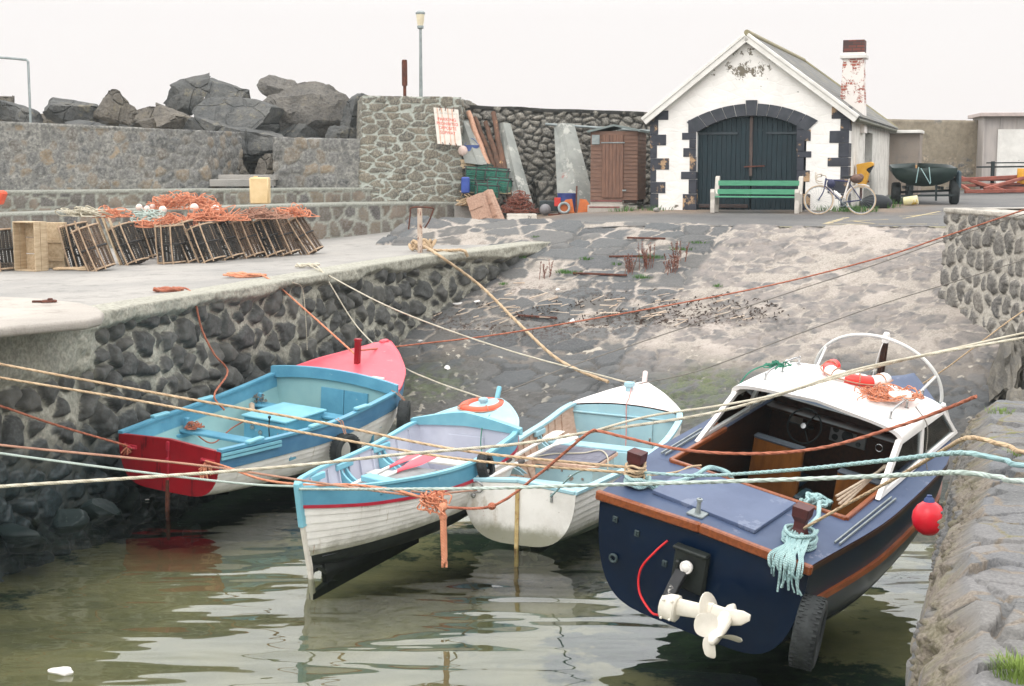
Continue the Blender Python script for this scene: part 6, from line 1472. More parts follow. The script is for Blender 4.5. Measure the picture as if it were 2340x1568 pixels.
for x in (FXw, RXw): mb.tube([(x + (wr + .02) * math.cos(a), 0, wr + (wr + .02) * math.sin(a)) for a in [R(k) for k in range(20 if x < 0 else 60, 100 if x < 0 else 190, 8)]][:: (1)], .014, 6) if x > 0 else mb.tube([(x + (wr + .02) * math.cos(a), 0, wr + (wr + .02) * math.sin(a)) for a in [R(k) for k in range(-40, 100, 8)]], .014, 6)
mb.build('mudguard', M_BWH, bk)
Mb_ = Matrix.Translation(b0) @ Euler((R(-8), 0, BR + .12)).to_matrix().to_4x4()
mb = MB(); mb.ball(Mb_ @ Vector((.36, 0, .82)), .13, 14, (1.15, 1, .8)); mb.ball(Mb_ @ Vector((.44, 0, .86)), .08, 12); tag(mb.build('saddlebag', W('brown_canvas', (112, 84, 70), (84, 62, 54), scale=9, bump=.4, bs=20)), 'brown saddlebag strapped behind the bicycle saddle', 'bag')
mb = MB(); mb.ball(Mb_ @ Vector((-.20, 0, .70)), .10, 12, (1.0, .8, 1.1)); tag(mb.build('frame_bag', W('dark_blue_cloth', (50, 52, 84), (36, 40, 64), scale=9, bump=.4, bs=20)), 'dark blue cloth bundle tied below the bicycle handlebars', 'bag')
# ------------------------------------------------------------------ yellow litter bin on its post
p = on_ground(1974, 474); bn = thing('litter_bin', 'yellow hooded litter bin on a post beside the boathouse corner', 'bin', (p.x, p.y, p.z), BR)
k = p.y / F; pr = [((u - 1974) * k, (474 - v) * k) for u, v in ((1961, 430), (1975, 430), (1984, 396), (1978, 390), (1981, 386), (1993, 380), (1993, 374), (1988, 371), (1956, 377))]
M_YEL = W('yellow_plastic', (222, 168, 56), (208, 152, 48), scale=6, rough=.4, spots=((150, 110, 50), 14, .74))
mb = MB(); mb.prism(pr, .34, Matrix(((1, 0, 0, 0), (0, 0, 1, -.17), (0, 1, 0, 0), (0, 0, 0, 1)))); bev(mb.build('bin_body', M_YEL, bn, fix=True), .012)
mb = MB(); mb.prism([((u - 1974) * k, (474 - v) * k) for u, v in ((1976, 397), (1984, 397), (1993, 380), (1984, 384), (1979, 388))], .28, Matrix(((1, 0, 0, 0), (0, 0, 1, -.14), (0, 1, 0, 0), (0, 0, 0, 1)))); mb.build('bin_opening', M_RUBBER, bn, fix=True)
mb = MB(); mb.tube([(-.1, .2, -.25), (-.1, .2, .75)], .03, 10); mb.box((-.06, .19, .62), (.3, .04, .05), .006); mb.build('bin_post', M_RUST, bn)
# ------------------------------------------------------------------ little timber hut
hp_ = gy(1349, 484, 36.2); hr = R(-13)
hut = thing('timber_hut', 'small brown boarded hut raised on blocks left of the boathouse', 'hut', tuple(hp_), hr)
M_HUT = W('brown_boarding', (122, 92, 76), (102, 76, 64), scale=3, rough=.7, bump=.25, st=(1, 1, 5), spots=[((138, 104, 86), 5, .60, (1, 1, 6)), ((70, 48, 44), 4, .64)]); M_HUT2 = W('brown_door_boards', (128, 95, 78), (104, 77, 65), scale=3, rough=.7, bump=.25, st=(6, 6, .8), spots=((56, 42, 42), 3, .62, (1, 1, .4)))
hk = hp_.y / F; HWd = 104 * hk / math.cos(hr) ; zf, zt1, ztm = 27 * hk, 27 * hk + 157 * hk, 27 * hk + 165 * hk
mb = MB(); n = 18
def clap(x0, y0, x1, y1, z0, z1):
    for i in range(n):
        a, b = z0 + (z1 - z0) * i / n, z0 + (z1 - z0) * (i + 1) / n
        d_ = Vector((x1 - x0, y1 - y0, 0)).normalized(); nn = Vector((d_.y, -d_.x, 0))
        q = [Vector((x0, y0, a)) + nn * .02, Vector((x1, y1, a)) + nn * .02, Vector((x1, y1, b)) + nn * .004, Vector((x0, y0, b)) + nn * .004]
        mb.add(q + [p - nn * .03 for p in q], [(0, 1, 2, 3), (7, 6, 5, 4), (0, 4, 5, 1), (3, 2, 6, 7), (0, 3, 7, 4), (1, 5, 6, 2)])
clap(0, 0, HWd, 0, zf, zt1 - .03); clap(HWd, 0, HWd, 1.5, zf, zt1 - .06)
mb.box((HWd / 2, .76, (zf + zt1) / 2), (HWd - .04, 1.46, zt1 - zf - .08)); mb.build('boarded_wall', M_HUT, hut)
mb = MB()
for k in range(6): mb.box((HWd * .29 + k * HWd * .075, -.035, (zf + zt1) / 2 - .03), (HWd * .072, .03, (zt1 - zf) * .9), .003)
dd = mb.build('door', M_HUT2, hut)
mb = MB(); mb.box((HWd * .73, -.05, zf + .24), (.10, .02, .04), .004); mb.box((HWd * .48, -.05, zf + 1.43), (.6, .03, .03), .004); mb.build('door_latch', M_GALV, dd)
mb = MB(); mb.box((HWd * .11, -.03, zt1 - .24), (.2, .02, .24), .004); mb.build('tin_patch', M_GALV, hut)
mb = MB(); mb.add([(-.08, -.10, zt1 - .02), (HWd / 2, -.10, ztm + .05), (HWd + .08, -.10, zt1 + .0), (-.08, 1.6, zt1 - .02), (HWd / 2, 1.6, ztm + .05), (HWd + .08, 1.6, zt1)], [(0, 1, 4, 3), (1, 2, 5, 4)])
ro_ = mb.build('roof', W('grey_felt', (128, 138, 136), (108, 118, 116), scale=4, rough=.8), hut); so_ = ro_.modifiers.new('solid', 'SOLIDIFY'); so_.thickness = .05
mb = MB()
for x, y in ((HWd * .85, .1), (.2, .2), (HWd * .85, 1.2)): mb.box((x, y, (zf - .1) / 2 - .06), (.36, .24, zf - .06), .01)
mb.build_each('block_pier', W('concrete_block', (164, 160, 152), (140, 136, 130), scale=6, rough=.85), hut)
mb = MB(); mb.box((HWd / 2, .08, zf - .04), (HWd, .12, .07), .004); mb.box((HWd / 2, 1.3, zf - .04), (HWd, .12, .07), .004); mb.build_each('floor_joist', M_DARKWOOD, hut)
st_ = gy(1344, 487, 35.7); stp = thing('step_block', 'pale stone steps with red painted edges in front of the hut door', 'steps', tuple(st_), hr)
k_ = 35.7 / F
mb = MB(); mb.box((40 * k_, .30, 7 * k_), (82 * k_, .7, 14 * k_ + .1), .012); mb.box((38 * k_, .45, 20 * k_), (74 * k_, .42, 14 * k_), .012); mb.build('steps', M_PALE, stp)
mb = MB(); mb.box((38 * k_, -.045, 13.5 * k_), (70 * k_, .03, .035), .006); mb.box((38 * k_, .235, 27 * k_), (74 * k_, .05, .03), .006); mb.build_each('red_edging', W('dull_red_edging', (140, 84, 80), (116, 72, 70)), stp)
# ------------------------------------------------------------------ things leaning on the rubble wall
M_SLAB = W('weathered_concrete', (148, 150, 144), (122, 125, 121), scale=1.6, rough=.85, bump=.2, spots=[((170, 170, 163), 2.2, .56), ((104, 106, 102), 3.5, .62), ((146, 100, 96), 1.1, .66, (1, 1, .5))])
def lean(label, TL, TM, TR, BL, BM, BR_, yt, yb, ridge=.22, mat=M_SLAB):
    a = [gy(TL[0], TL[1], yt), gy(TM[0], TM[1], yt - ridge), gy(TR[0], TR[1], yt)]; b = [gy(BL[0], BL[1], yb), gy(BM[0], BM[1], yb - ridge), gy(BR_[0], BR_[1], yb)]
    back = Vector((0, .08, .0)); vs = a + b + [p + back for p in a] + [p + back for p in b]
    fs = [(0, 1, 4, 3), (1, 2, 5, 4), (7, 6, 9, 10), (8, 7, 10, 11), (0, 3, 9, 6), (2, 8, 11, 5), (0, 6, 7, 1), (1, 7, 8, 2), (3, 4, 10, 9), (4, 5, 11, 10)]
    mb = MB(); mb.add(vs, fs); return tag(mb.build('concrete_channel', mat, fix=True), label, 'concrete panel', 'panels leaning on the rubble wall')
lean('short pale folded panel leaning beside the sign, left of the bark poles', (1040, 283), (1058, 276), (1083, 275), (1062, 372), (1092, 376), (1118, 378), 38.7, 37.9)
lean('tall grey folded panel between the bark poles and open rubble wall', (1137, 283), (1150, 280), (1166, 282), (1158, 478), (1196, 486), (1224, 485), 38.6, 37.0)
lean('widest grey folded panel with red stains beside the hut', (1266, 283), (1285, 281), (1312, 283), (1275, 478), (1330, 486), (1366, 484), 38.7, 37.0)
M_BARK = W('flaky_bark', (108, 78, 62), (78, 60, 50), scale=7, rough=.9, bump=.5, bs=14, spots=((196, 158, 116), 6, .60, (1, 1, .5))); M_PEEL = W('peeled_pole', (196, 156, 132), (172, 130, 108), scale=5, rough=.8, st=(6, 6, 1), spots=((140, 100, 82), 8, .64))
GP = 'poles leaning on the rubble wall'
for (u0, v0, u1, v1, y0, y1, r0, r1, m_, lb) in ((1070, 256, 1120, 392, 38.7, 37.9, .07, .09, M_PEEL, 'pale peeled pole, leftmost of the leaning poles'), (1085, 268, 1140, 400, 38.6, 37.8, .05, .08, M_BARK, 'thin bark pole leaning just right of the pale one'),
                                  (1109, 279, 1150, 405, 38.5, 37.6, .06, .09, M_BARK, 'short bark pole, third from the tower of the leaning poles'), (1127, 257, 1168, 470, 38.6, 37.1, .065, .10, M_BARK, 'longest bark pole leaning against the tall grey panel')):
    mb = MB(); a, b = gy(u0, v0, y0), gy(u1, v1, y1); pts = [a.lerp(b, i / 7) + Vector((.012 * math.sin(i * 2.1), .012 * math.cos(i * 1.7), 0)) for i in range(8)]; mb.tube(pts, [r0 + (r1 - r0) * i / 7 for i in range(8)], 10); tag(mb.build('wooden_pole', m_), lb, 'pole', GP)
mb = MB(); mb.tube([gy(1246, 284, 38.6), gy(1487, 300, 38.9)], .035, 8); tag(mb.build('wall_pipe', M_GALV), 'long grey pipe running along the rubble wall above the hut', 'pipe')
# ------------------------------------------------------------------ sign
SY = 37.72; c0 = gy(990.5, 245.5, SY); ex_ = gy(1047, 250.5, SY) - c0; ey_ = gy(999.6, 328.5, SY) - c0
Ms = Matrix(((ex_.x, 0, -ey_.x, c0.x + ey_.x), (0, 1, 0, SY), (ex_.z, 0, -ey_.z, c0.z + ey_.z), (0, 0, 0, 1)))
sg = thing('notice_board', 'rust streaked white notice about parking, hung on the stone tower', 'sign', tuple(c0 + ey_))
Ml = Matrix.Translation(-(c0 + ey_)) @ Ms
t = NT('rust_streaked_board'); v = t.co('Object'); s_ = t.n('ShaderNodeSeparateXYZ'); t.L(t._tc.outputs['Object'], s_.inputs[0])
col = t.mix(t.mr(t.noise(4, 5, .7, v), .35, .7), lin(234, 226, 216), lin(216, 208, 198)); str_ = None
for xx_ in (.09, .20, .36, .47):
    q = t.mr(t.math('ABSOLUTE', t.math('SUBTRACT', t.math('ADD', s_.outputs[0], t.math('MULTIPLY', s_.outputs[2], .10)), xx_)), .022, .008, 0., 1.); str_ = q if str_ is None else t.math('MAXIMUM', str_, q)
col = t.mix(t.math('MULTIPLY', str_, t.mr(t.noise(7, 4, .7, v), .3, .6, .2, .8)), col, lin(206, 146, 104)); M_SIGN = t.fin(col, .55)
mb = MB(); mb.add([Ml @ Vector(p) for p in ((0, 0, 0), (1, 0, 0), (1, 0, 1), (0, 0, 1), (0, .025, 0), (1, .025, 0), (1, .025, 1), (0, .025, 1))], [(0, 1, 2, 3), (7, 6, 5, 4), (0, 4, 5, 1), (1, 5, 6, 2), (2, 6, 7, 3), (3, 7, 4, 0)]); mb.build('board', M_SIGN, sg)
def text_mesh(name, body, x, z, w_, h_, mat, parent, M, y=-.004, depth=.006, bold=.012):
    cu = bpy.data.curves.new(name, 'FONT'); cu.body = body; cu.align_x = 'CENTER'; cu.align_y = 'BOTTOM_BASELINE'; cu.offset = bold; cu.space_character = 1.05
    ob = bpy.data.objects.new(name, cu); COL.objects.link(ob); dg = bpy.context.evaluated_depsgraph_get(); me = bpy.data.meshes.new_from_object(ob.evaluated_get(dg)); bpy.data.objects.remove(ob)
    xs = [v_.co.x for v_ in me.vertices]; ys = [v_.co.y for v_ in me.vertices]; W_ = max(xs) - min(xs); Hh = max(ys) - min(ys); x0 = (max(xs) + min(xs)) / 2; y0 = min(ys)
    for v_ in me.vertices: v_.co = M @ Vector((x + (v_.co.x - x0) / W_ * w_, y, z + (v_.co.y - y0) / Hh * h_))
    me.materials.clear(); me.materials.append(mat); o = bpy.data.objects.new(name, me); COL.objects.link(o); o.parent = parent; return o
M_RTXT = W('faded_red_letters', (214, 82, 70), (222, 120, 106), scale=9, rough=.6); M_GTXT = W('faded_grey_letters', (178, 178, 170), (202, 198, 190), scale=12, rough=.6)
for (s_, x, z, w_, h_, m_) in (('PARKING', .49, .655, .74, .085, M_RTXT), ('PROHIBITED', .50, .535, .86, .085, M_RTXT), ('OPPOSITE', .49, .415, .70, .085, M_RTXT), ('SLIPWAY', .48, .285, .62, .09, M_RTXT), ('ICL  AIR  OVDICE  NCE', .50, .84, .86, .045, M_GTXT)):
    text_mesh('lettering', s_, x, z, w_, h_, m_, sg, Ml)
for (x, z) in ((.25, 1.), (.47, 1.), (.80, 1.), (.22, .0), (.50, .0), (.76, .0)):
    mb = MB(); mb.tube(cat_rom([Ml @ Vector((x, .02, z + (.05 if z else -.04))), Ml @ Vector((x + .02, -.02, z + (.0 if z else .0))), Ml @ Vector((x - .01, -.02, z - (.07 if z else -.05)))], 4), .010, 6); mb.build('hanger', M_RUST, sg)
# ------------------------------------------------------------------ lamp post, rusty post, rail
lp = gy(962, 221, 39.2); lm = thing('street_lamp', 'slender lamp post with a tapered lantern standing on the stone tower', 'street lamp', tuple(lp)); k = 39.2 / F; lh = (221 - 70) * k
mb = MB(); mb.tube([(0, 0, -.1), (0, 0, lh * .5), (0, 0, lh)], [.05, .042, .036], 10); mb.build('post', M_GALV, lm)
mb = MB(); mb.lathe([(.05, lh - .02), (.085, lh), (.09, lh + .06), (.085, lh + .07)], 18); mb.build('lantern_base', M_GALV, lm)
mb = MB(); mb.lathe([(.075, lh + .07), (.10, lh + .2), (.115, lh + .37)], 18); mb.build('lantern_glass', W('cream_lantern_glass', (222, 212, 186), (210, 198, 170), rough=.3, bump=0), lm)
mb = MB(); mb.lathe([(.118, lh + .37), (.128, lh + .38), (.128, lh + .42), (.08, lh + .46), (.001, lh + .465)], 18); mb.build('lantern_cap', M_GALV, lm)
rp = gy(925, 219, 39.0); mb = MB(); k = 39 / F; mb.tube([(0, 0, -.1), (0, 0, 23 * k)], .045, 10); mb.tube([(0, 0, 22 * k), (0, 0, 79 * k), (0, 0, 80 * k)], [.07, .07, .05], 12); mb.box((0, 0, 50 * k), (.15, .03, 52 * k), .006); o = mb.build('iron_post', M_RUST); o.location = rp; tag(o, 'thick rusty iron post on the tower left of the lamp', 'post')
k = 35.9 / F; p0 = gy(70, 283, 35.9); mb = MB(); mb.tube([(0, 0, 0), (0, 0, 138 * k), (-.04, 0, 142 * k), (-30 * k, .05, 145 * k), (-160 * k, .3, 156 * k), (-165 * k, .3, 150 * k), (-166 * k, .3, 0)], .032, 8); o = mb.build('pipe_rail', M_GALV); o.location = p0; tag(o, 'bent grey pipe rail standing on the sea wall at far left', 'rail')
# ------------------------------------------------------------------ yard behind the boathouse
tp = on_ground(2108, 467); k = tp.y / F; tr_ = thing('boat_trailer', 'dark two-wheeled boat trailer parked beside the boathouse', 'trailer', tuple(tp), R(-12))
M_TRL = W('dark_green_black_steel', (24, 34, 36), (34, 44, 44), rough=.6)
for x in (-.66, .78):
    mb = MB(); hgt_ = .34 if x > 0 else .28; Mw = Matrix.Translation((x, .1, hgt_)) @ Matrix.Rotation(R(90), 4, 'Y'); mb.lathe([(hgt_ * .5, -.1), (hgt_ * .9, -.11), (hgt_, -.07), (hgt_, .07), (hgt_ * .9, .11), (hgt_ * .5, .1), (.001, .08)], 22, Mw); mb.build('wheel', M_RUBBER, tr_)
mb = MB(); mb.bar((-.66, .1, .3), (.78, .1, .36), .08, .06); mb.bar((-.4, -.3, .42), (-.4, 1.6, .42), .07, .07); mb.bar((.45, -.3, .42), (.45, 1.6, .42), .07, .07); mb.bar((-.6, -.35, .22), (.75, -.35, .24), .05, .05); mb.bar((-.35, -.35, .1), (-.35, -.35, .5), .05, .05); mb.bar((.3, -.35, .1), (.3, -.35, .5), .05, .05); mb.build('chassis', M_TRL, tr_)
mb = MB(); mb.box((.86, .1, .62), (.12, .62, .5), .08); mb.build('mudguard', W('grey_blue_guard', (70, 86, 94), (54, 70, 78)), tr_)
bt = MB(); rings = []
for i in range(13):
    f = i / 12; y = -.35 + 3.2 * f; wd = .80 * (1 - max(0, f - .55) ** 2 * 4.6); rings.append([(wd * math.cos(a) * (1.0), y, .92 + .14 * f - (.46 - .1 * f) * math.sin(a) ** .8) for a in [math.pi * q / 12 for q in range(13)]])
bt.loft(rings); bt.add(rings[0], [tuple(range(13))]); o = bt.build('dinghy', W('dark_green_hull', (26, 44, 38), (20, 36, 34), rough=.5), ang=50); o.location = tp; o.rotation_euler = (0, 0, R(-12)); so_ = o.modifiers.new('solid', 'SOLIDIFY'); so_.thickness = .04; tag(o, 'dark green dinghy resting on the trailer', 'boat')
mb = MB()
for x in (-.15, .1): mb.tube([(x, -.40, .95), (x - .06 if x < 0 else x + .05, -.44, .55)], .012, 6); 
mb.tube([(-.1, -.42, .92), (.14, -.46, .52)], .012, 6); o = mb.build('lashing', R_TEAL); o.location = tp; o.rotation_euler = (0, 0, R(-12)); tag(o, 'pale rope lashing across the stern of the green dinghy', 'rope')
dr = on_ground(2081, 470); mb = MB(); mb.lathe([(.001, -.17), (.11, -.17), (.115, -.15), (.115, .15), (.11, .17), (.001, .17)], 18, Matrix.Translation((0, 0, .12)) @ Matrix.Rotation(R(80), 4, 'Y') @ Matrix.Rotation(.4, 4, 'X')); o = mb.build('fuel_can', W('pale_yellow_can', (212, 206, 150), (226, 220, 196), scale=5, rough=.5, spots=((206, 176, 60), 3, .55))); o.location = dr; tag(o, 'pale yellow drum lying on the road in front of the trailer', 'drum')
# scaffold of rusty red steel
M_REDST = W('red_oxide_steel', (150, 86, 70), (122, 68, 58), scale=4, rough=.75, spots=((90, 58, 46), 6, .60)); rs = on_ground(2262, 443); k = rs.y / F
mb = MB(); P_ = lambda u, v, dy=0.: gy(u, v, rs.y + dy)
for (a, b, w_) in (((2176, 412, 0), (2330, 404, .6), .16), ((2176, 412, 0), (2215, 435, -.4), .12), ((2205, 438, -.4), (2345, 436, -.3), .15), ((2195, 406, .3), (2300, 438, -.4), .14), ((2345, 405, .3), (2250, 432, -.3), .13), ((2190, 425, .0), (2345, 420, .4), .12), ((2215, 410, .6), (2345, 410, .8), .14), ((2240, 428, .2), (2345, 430, .2), .12)):
    mb.bar(P_(*a), P_(*b), w_, w_ * .7, .01)
tag(mb.build('steel_trusses', M_REDST), 'heap of rusty red steel trusses lying in the yard', 'steelwork')
sh = on_ground(2243, 425); k = 46.5 / F; sp = gy(2243, 408, 46.5); sd_ = thing('yard_shed', 'pale grey panelled shed with a white door at the right edge', 'shed', (sp.x, 46.5, 3.5), R(-8))
mb = MB(); mb.box((2.2, 1.0, 1.28), (4.4, 2.0, 2.56))
for i in range(9): mb.box((.02 + i * .52, -.02, 1.28), (.05, .05, 2.5), .006)
mb.build('panel_wall', W('pale_grey_panel', (176, 168, 162), (158, 152, 148), scale=2, rough=.6, st=(4, 4, .5)), sd_)
mb = MB(); mb.box((2.2, .95, 2.62), (4.7, 2.4, .12), .01); mb.build('roof', W('pinkish_eave', (186, 172, 166), (168, 156, 150)), sd_)
mb = MB(); mb.box((.92, -.045, 1.1), (.95, .04, 2.1), .006); mb.build('door', M_PAINT_WHITE, sd_)
mb = MB(); y_ = gy(2260, 400, 44.5); mb.box((0, 0, .45), (.10, .10, 1.1), .01); mb.bar((-.5, 0, .82), (1.4, .1, .84), .05, .05); mb.bar((-.2, 0, .95), (1.4, .1, .96), .04, .04); mb.box((1.35, .1, .5), (.45, .3, 1.1), .03); mb.box((.5, .1, .10), (1.2, .4, .35), .04); mb.bar((1.2, .0, .9), (1.9, .0, .95), .25, .12); o = mb.build('winch_frame', M_TRL); o.location = (gy(2268, 400, 44.6).x, 44.6, 3.62); tag(o, 'dark winch frame standing in front of the grey shed', 'machine')
mb = MB(); mb.lathe([(.001, 0), (.17, 0), (.18, .03), (.18, .44), (.17, .47), (.001, .47)], 18); o = mb.build('yellow_drum', M_YEL); q = gy(2338, 405, 44.2); o.location = (q.x, 44.2, q.z - .2); tag(o, 'yellow drum among dark machinery at the right edge', 'drum')
mb = MB(); q = gy(2036, 302, 43.2); k = 43.2 / F; mb.box((.48, .6, .95), (.95, 1.2, 1.9)); an = thing('lean_to', 'grey rendered lean-to with a white ledge behind the boathouse', 'outbuilding', (q.x, 43.6, 3.55), R(-19.6)); mb.build('wall', concrete('lean_to_render', (150, 138, 126), (132, 124, 116), (112, 108, 108)), an)
mb = MB(); mb.box((.48, .5, 1.95), (1.05, 1.4, .09), .01); mb.build('roof_ledge', M_PAINT_WHITE, an)
bx = on_ground(2090, 440); q = gy(2082, 420, 41.8); mb = MB(); k = 41.8 / F; mb.box((0, 0, 0), (.42, .3, .30), .01); o = mb.build('cardboard_box', W('tan_card', (190, 148, 96), (172, 130, 84))); c = gy(2081, 390, 41.0); o.location = c
o.name = 'engine_cowl'; tag(o, 'tan outboard engine cover showing above the green dinghy', 'engine cover')
mb = MB(); mb.bar((0, 0, -.1), (0, .1, -.75), .16, .2, .02); q = mb.build('engine_shaft', M_RUBBER, o)
# yellow markings on the road by the boathouse
M_YLINE = W('worn_yellow_line', (196, 176, 128), (158, 148, 124), scale=3, rough=.8, spots=((120, 118, 112), 5, .52))
def road_line(name, label, pts, wd):
    mb = MB(); P = [on_ground(u, v) for u, v in pts]; P = cat_rom(P, 10) if len(P) > 2 else [P[0].lerp(P[1], i / 12) for i in range(13)]; rings = []
    for i, p in enumerate(P):
        d_ = (P[min(i + 1, len(P) - 1)] - P[max(i - 1, 0)]); nn = Vector((-d_.y, d_.x, 0)).normalized() * wd / 2; rings.append([Vector((q.x, q.y, Hz(q.x, q.y) + .009)) for q in (p + nn, p - nn)])
    mb.loft(rings); return tag(mb.build(name, M_YLINE), label, kind='structure')
for (pts, wd) in (([(1885, 513), (1935, 498)], .14), ([(1890, 513), (2145, 513)], .10), ([(1925, 507), (2030, 502)], .08), ([(2055, 495), (2150, 490)], .08), ([(2065, 500), (2148, 484)], .08), ([(1950, 506), (2000, 512)], .07)): road_line('road_marking', None, pts, wd)
# ------------------------------------------------------------------ lobster creels
def net_panel(mb, f, nu, nv, r=.0052):
    """net of thin cords over the patch f(u, v)"""
    for i in range(nu + 1): mb.tube([f(i / nu, j / 6) for j in range(7)], r, 3, sm=False, cap=False)
    for j in range(nv + 1): mb.tube([f(i / 6, j / nv) for i in range(7)], r, 3, sm=False, cap=False)
M_NETB = W('black_netting', (64, 60, 56), (44, 43, 42), scale=9, rough=.9); M_NETBR = W('brown_netting', (122, 102, 86), (94, 78, 66), scale=9, rough=.9); M_NETG = W('green_netting', (66, 132, 112), (48, 104, 90), scale=9, rough=.9)
M_HOOP = W('pale_hazel_rod', (190, 166, 140), (152, 128, 104), scale=8, rough=.8, spots=((90, 74, 60), 10, .62)); M_HOOPD = W('dark_hoop', (44, 44, 46), (62, 58, 54), scale=8, rough=.7)
M_CBASE = W('dark_wet_slats', (104, 92, 80), (76, 67, 60), scale=6, rough=.85, st=(1, 7, 7))
def make_creel(label, net, L=.84, Wd=.50, Hh=.42, base=M_CBASE, group='creels standing in a row on the quay', bars=M_HOOP):
    o = thing('lobster_creel', label, 'creel', group=group)
    arc = lambda a: (-Wd / 2 * math.cos(a), .03 + Hh * math.sin(a) ** .75)
    mb = MB()
    for k in range(6): mb.box((L / 2, -Wd / 2 + .05 + k * (Wd - .1) / 5, .012), (L, .05, .018), .003)
    for x in (.03, L / 2, L - .03): mb.box((x, 0, .032), (.05, Wd, .022), .003)
    mb.build('base', base, o)
    for x in (.03, L / 2, L - .03):
        mb = MB(); mb.tube([(x, *arc(math.pi * k / 14)) for k in range(15)], .017, 6); mb.build('hoop', bars if x == .03 else M_HOOPD if x < L / 2 + .1 and x > .1 else bars, o)
    for a in (.28, .5, .72):
        y, z = arc(math.pi * a); mb = MB(); mb.tube([(-.02, y, z + .012), (L * .5, y + .008, z + .016), (L + .02, y, z + .012)], .016, 6); mb.build('rod', bars, o)
    mb = MB(); net_panel(mb, lambda u, v: (.03 + u * (L - .06), *arc(math.pi * v)), 20, 18)
    net_panel(mb, lambda u, v: (.08 + u * (L - .16), arc(math.pi * v)[0] * .72, .05 + .62 * arc(math.pi * v)[1]), 16, 12)
    for x in (.03, L - .03): net_panel(mb, lambda u, v, x=x: (x, (u - .5) * Wd * .96 * math.sqrt(max(0, 1 - v * v * .98)), .03 + v * Hh), 8, 7)
    # the funnel net and a bait string inside
    mb.tube(cat_rom([(L * .2, -.1, .2), (L * .4, .05, .3), (L * .6, -.05, .16), (L * .8, .08, .24)], 5), .02, 5)
    nt_ = mb.build('netting', net, o)
    return o
def stand(o, u, v, tilt, spin, lift=.0, y_off=0.):
    p = on_ground(u, v); p.z += lift; p.y += y_off
    # standing on its end, long axis up, leaning to the left
    M = Matrix.Rotation(R(spin), 4, 'Z') @ Matrix.Rotation(R(-tilt), 4, 'Y') @ Matrix(((0, -1, 0, 0), (0, 0, -1, 0), (1, 0, 0, 0), (0, 0, 0, 1)))
    o.location = p; o.rotation_euler = M.to_euler(); return o
ca = make_creel('x', M_NETB); cb2 = make_creel('x', M_NETBR)
used = {id(ca): 0, id(cb2): 0}
CL = [(322, 606, 24, 12, 0, 'black-netted creel just right of the long leaning boards'), (400, 604, 4, 6, 0, 'upright black creel standing straightest in the row'), (452, 600, 20, 14, 0, 'creel with pale rods, second right of the straight one'),
      (497, 597, 24, 10, 0, 'black creel leaning at the middle of the row under the bunched coils'), (540, 593, 25, 16, 0, 'dark-netted creel just right of the middle of the row'), (585, 588, 23, 10, 1, 'brown-netted creel nearest the cream container'),
      (628, 585, 26, 12, 0, 'dark creel third from the right end of the row'), (668, 581, 27, 12, 1, 'brown creel second from the right end of the row'), (722, 579, 30, 8, 1, 'creel at the right end of the row, leaning most'),
      (196, 613, 14, 8, 0, 'dark creel just right of the pale crate lid'), (240, 616, 20, 10, 1, 'creel fallen in front of the long leaning board'), (12, 620, 6, 8, 0, 'dark creel at the left edge behind the wooden crate')]
for (u, v, tl, sp_, kind, lb) in CL:
    src = cb2 if kind else ca
    if used[id(src)] == 0: o = src; used[id(src)] = 1
    else: o = copy_tree(src)
    stand(o, u + rng.uniform(-3, 3), v + rng.uniform(-3, 2), tl + rng.uniform(-4, 4), -sp_ + rng.uniform(-9, 9)); o.scale = (rng.uniform(.92, 1.06), rng.uniform(.95, 1.1), rng.uniform(.92, 1.05)); o['label'] = lb
for (u, v, tl, lb) in ((350, 590, 18, 'creel standing behind the straight one in the second row'), (470, 583, 16, 'creel in the second row under the white rope coil'), (560, 576, 22, 'creel in the second row below the big orange heap'), (640, 570, 20, 'creel in the second row near the right end')):
    o = copy_tree(ca); stand(o, u, v, tl, -10); o['label'] = lb
# wooden crates and boards at the left of the row
def crate(name, label, M, dims, mat=M_CRATE, lid=False, group=None):
    o = thing(name, label, 'crate', group=group); o.location = M.translation; o.rotation_euler = M.to_euler(); l, w_, h_ = dims
    mb = MB()
    for k in range(3): mb.box((-l / 2 + l / 6 + k * l / 3, 0, .012), (l / 3 - .012, w_, .022), .003)
    mb.build('bottom', mat, o)
    for sd in (1, -1):
        mb = MB()
        for k in range(2): mb.box((0, sd * (w_ / 2 - .011), .02 + h_ / 4 + k * h_ / 2), (l, .022, h_ / 2 - .012), .003)
        mb.build('side_board', mat, o)
        mb = MB()
        for k in range(2): mb.box((sd * (l / 2 - .011), 0, .02 + h_ / 4 + k * h_ / 2), (.022, w_ - .05, h_ / 2 - .012), .003)
        mb.build('end_board', mat, o)
    if lid:
        mb = MB(); mb.box((0, 0, h_ + .03), (l * .98, w_ * .98, .02), .003); mb.box((-l * .3, 0, h_ + .05), (.07, w_ * .96, .02), .003); mb.box((l * .1, 0, h_ + .05), (.07, w_ * .96, .02), .003); mb.build('lid', mat, o)
    return o
def Mst(u, v, yaw, tilt=0., pitch=0., lift=0.):
    p = on_ground(u, v); return Matrix.Translation((p.x, p.y, p.z + lift)) @ Matrix.Rotation(R(yaw), 4, 'Z') @ Matrix.Rotation(R(tilt), 4, 'Y') @ Matrix.Rotation(R(pitch), 4, 'X')
K = lambda v: 1.9 / (v - 385)
kk = K(617)
M_ = Mst(75, 619, -14) @ Matrix.Translation((0, .3, .47)) @ Matrix.Rotation(R(90), 4, 'Y') @ Matrix.Rotation(R(90), 4, 'Z'); M_ = Mst(68, 619, -28) @ Matrix(((0, -1, 0, 0), (0, 0, -1, .2), (1, 0, 0, .46), (0, 0, 0, 1)))
crate('fish_crate', 'pale empty wooden crate standing on end at far left, its open side to the camera', M_, (.92, .56, .30), group='wooden crates on the quay')
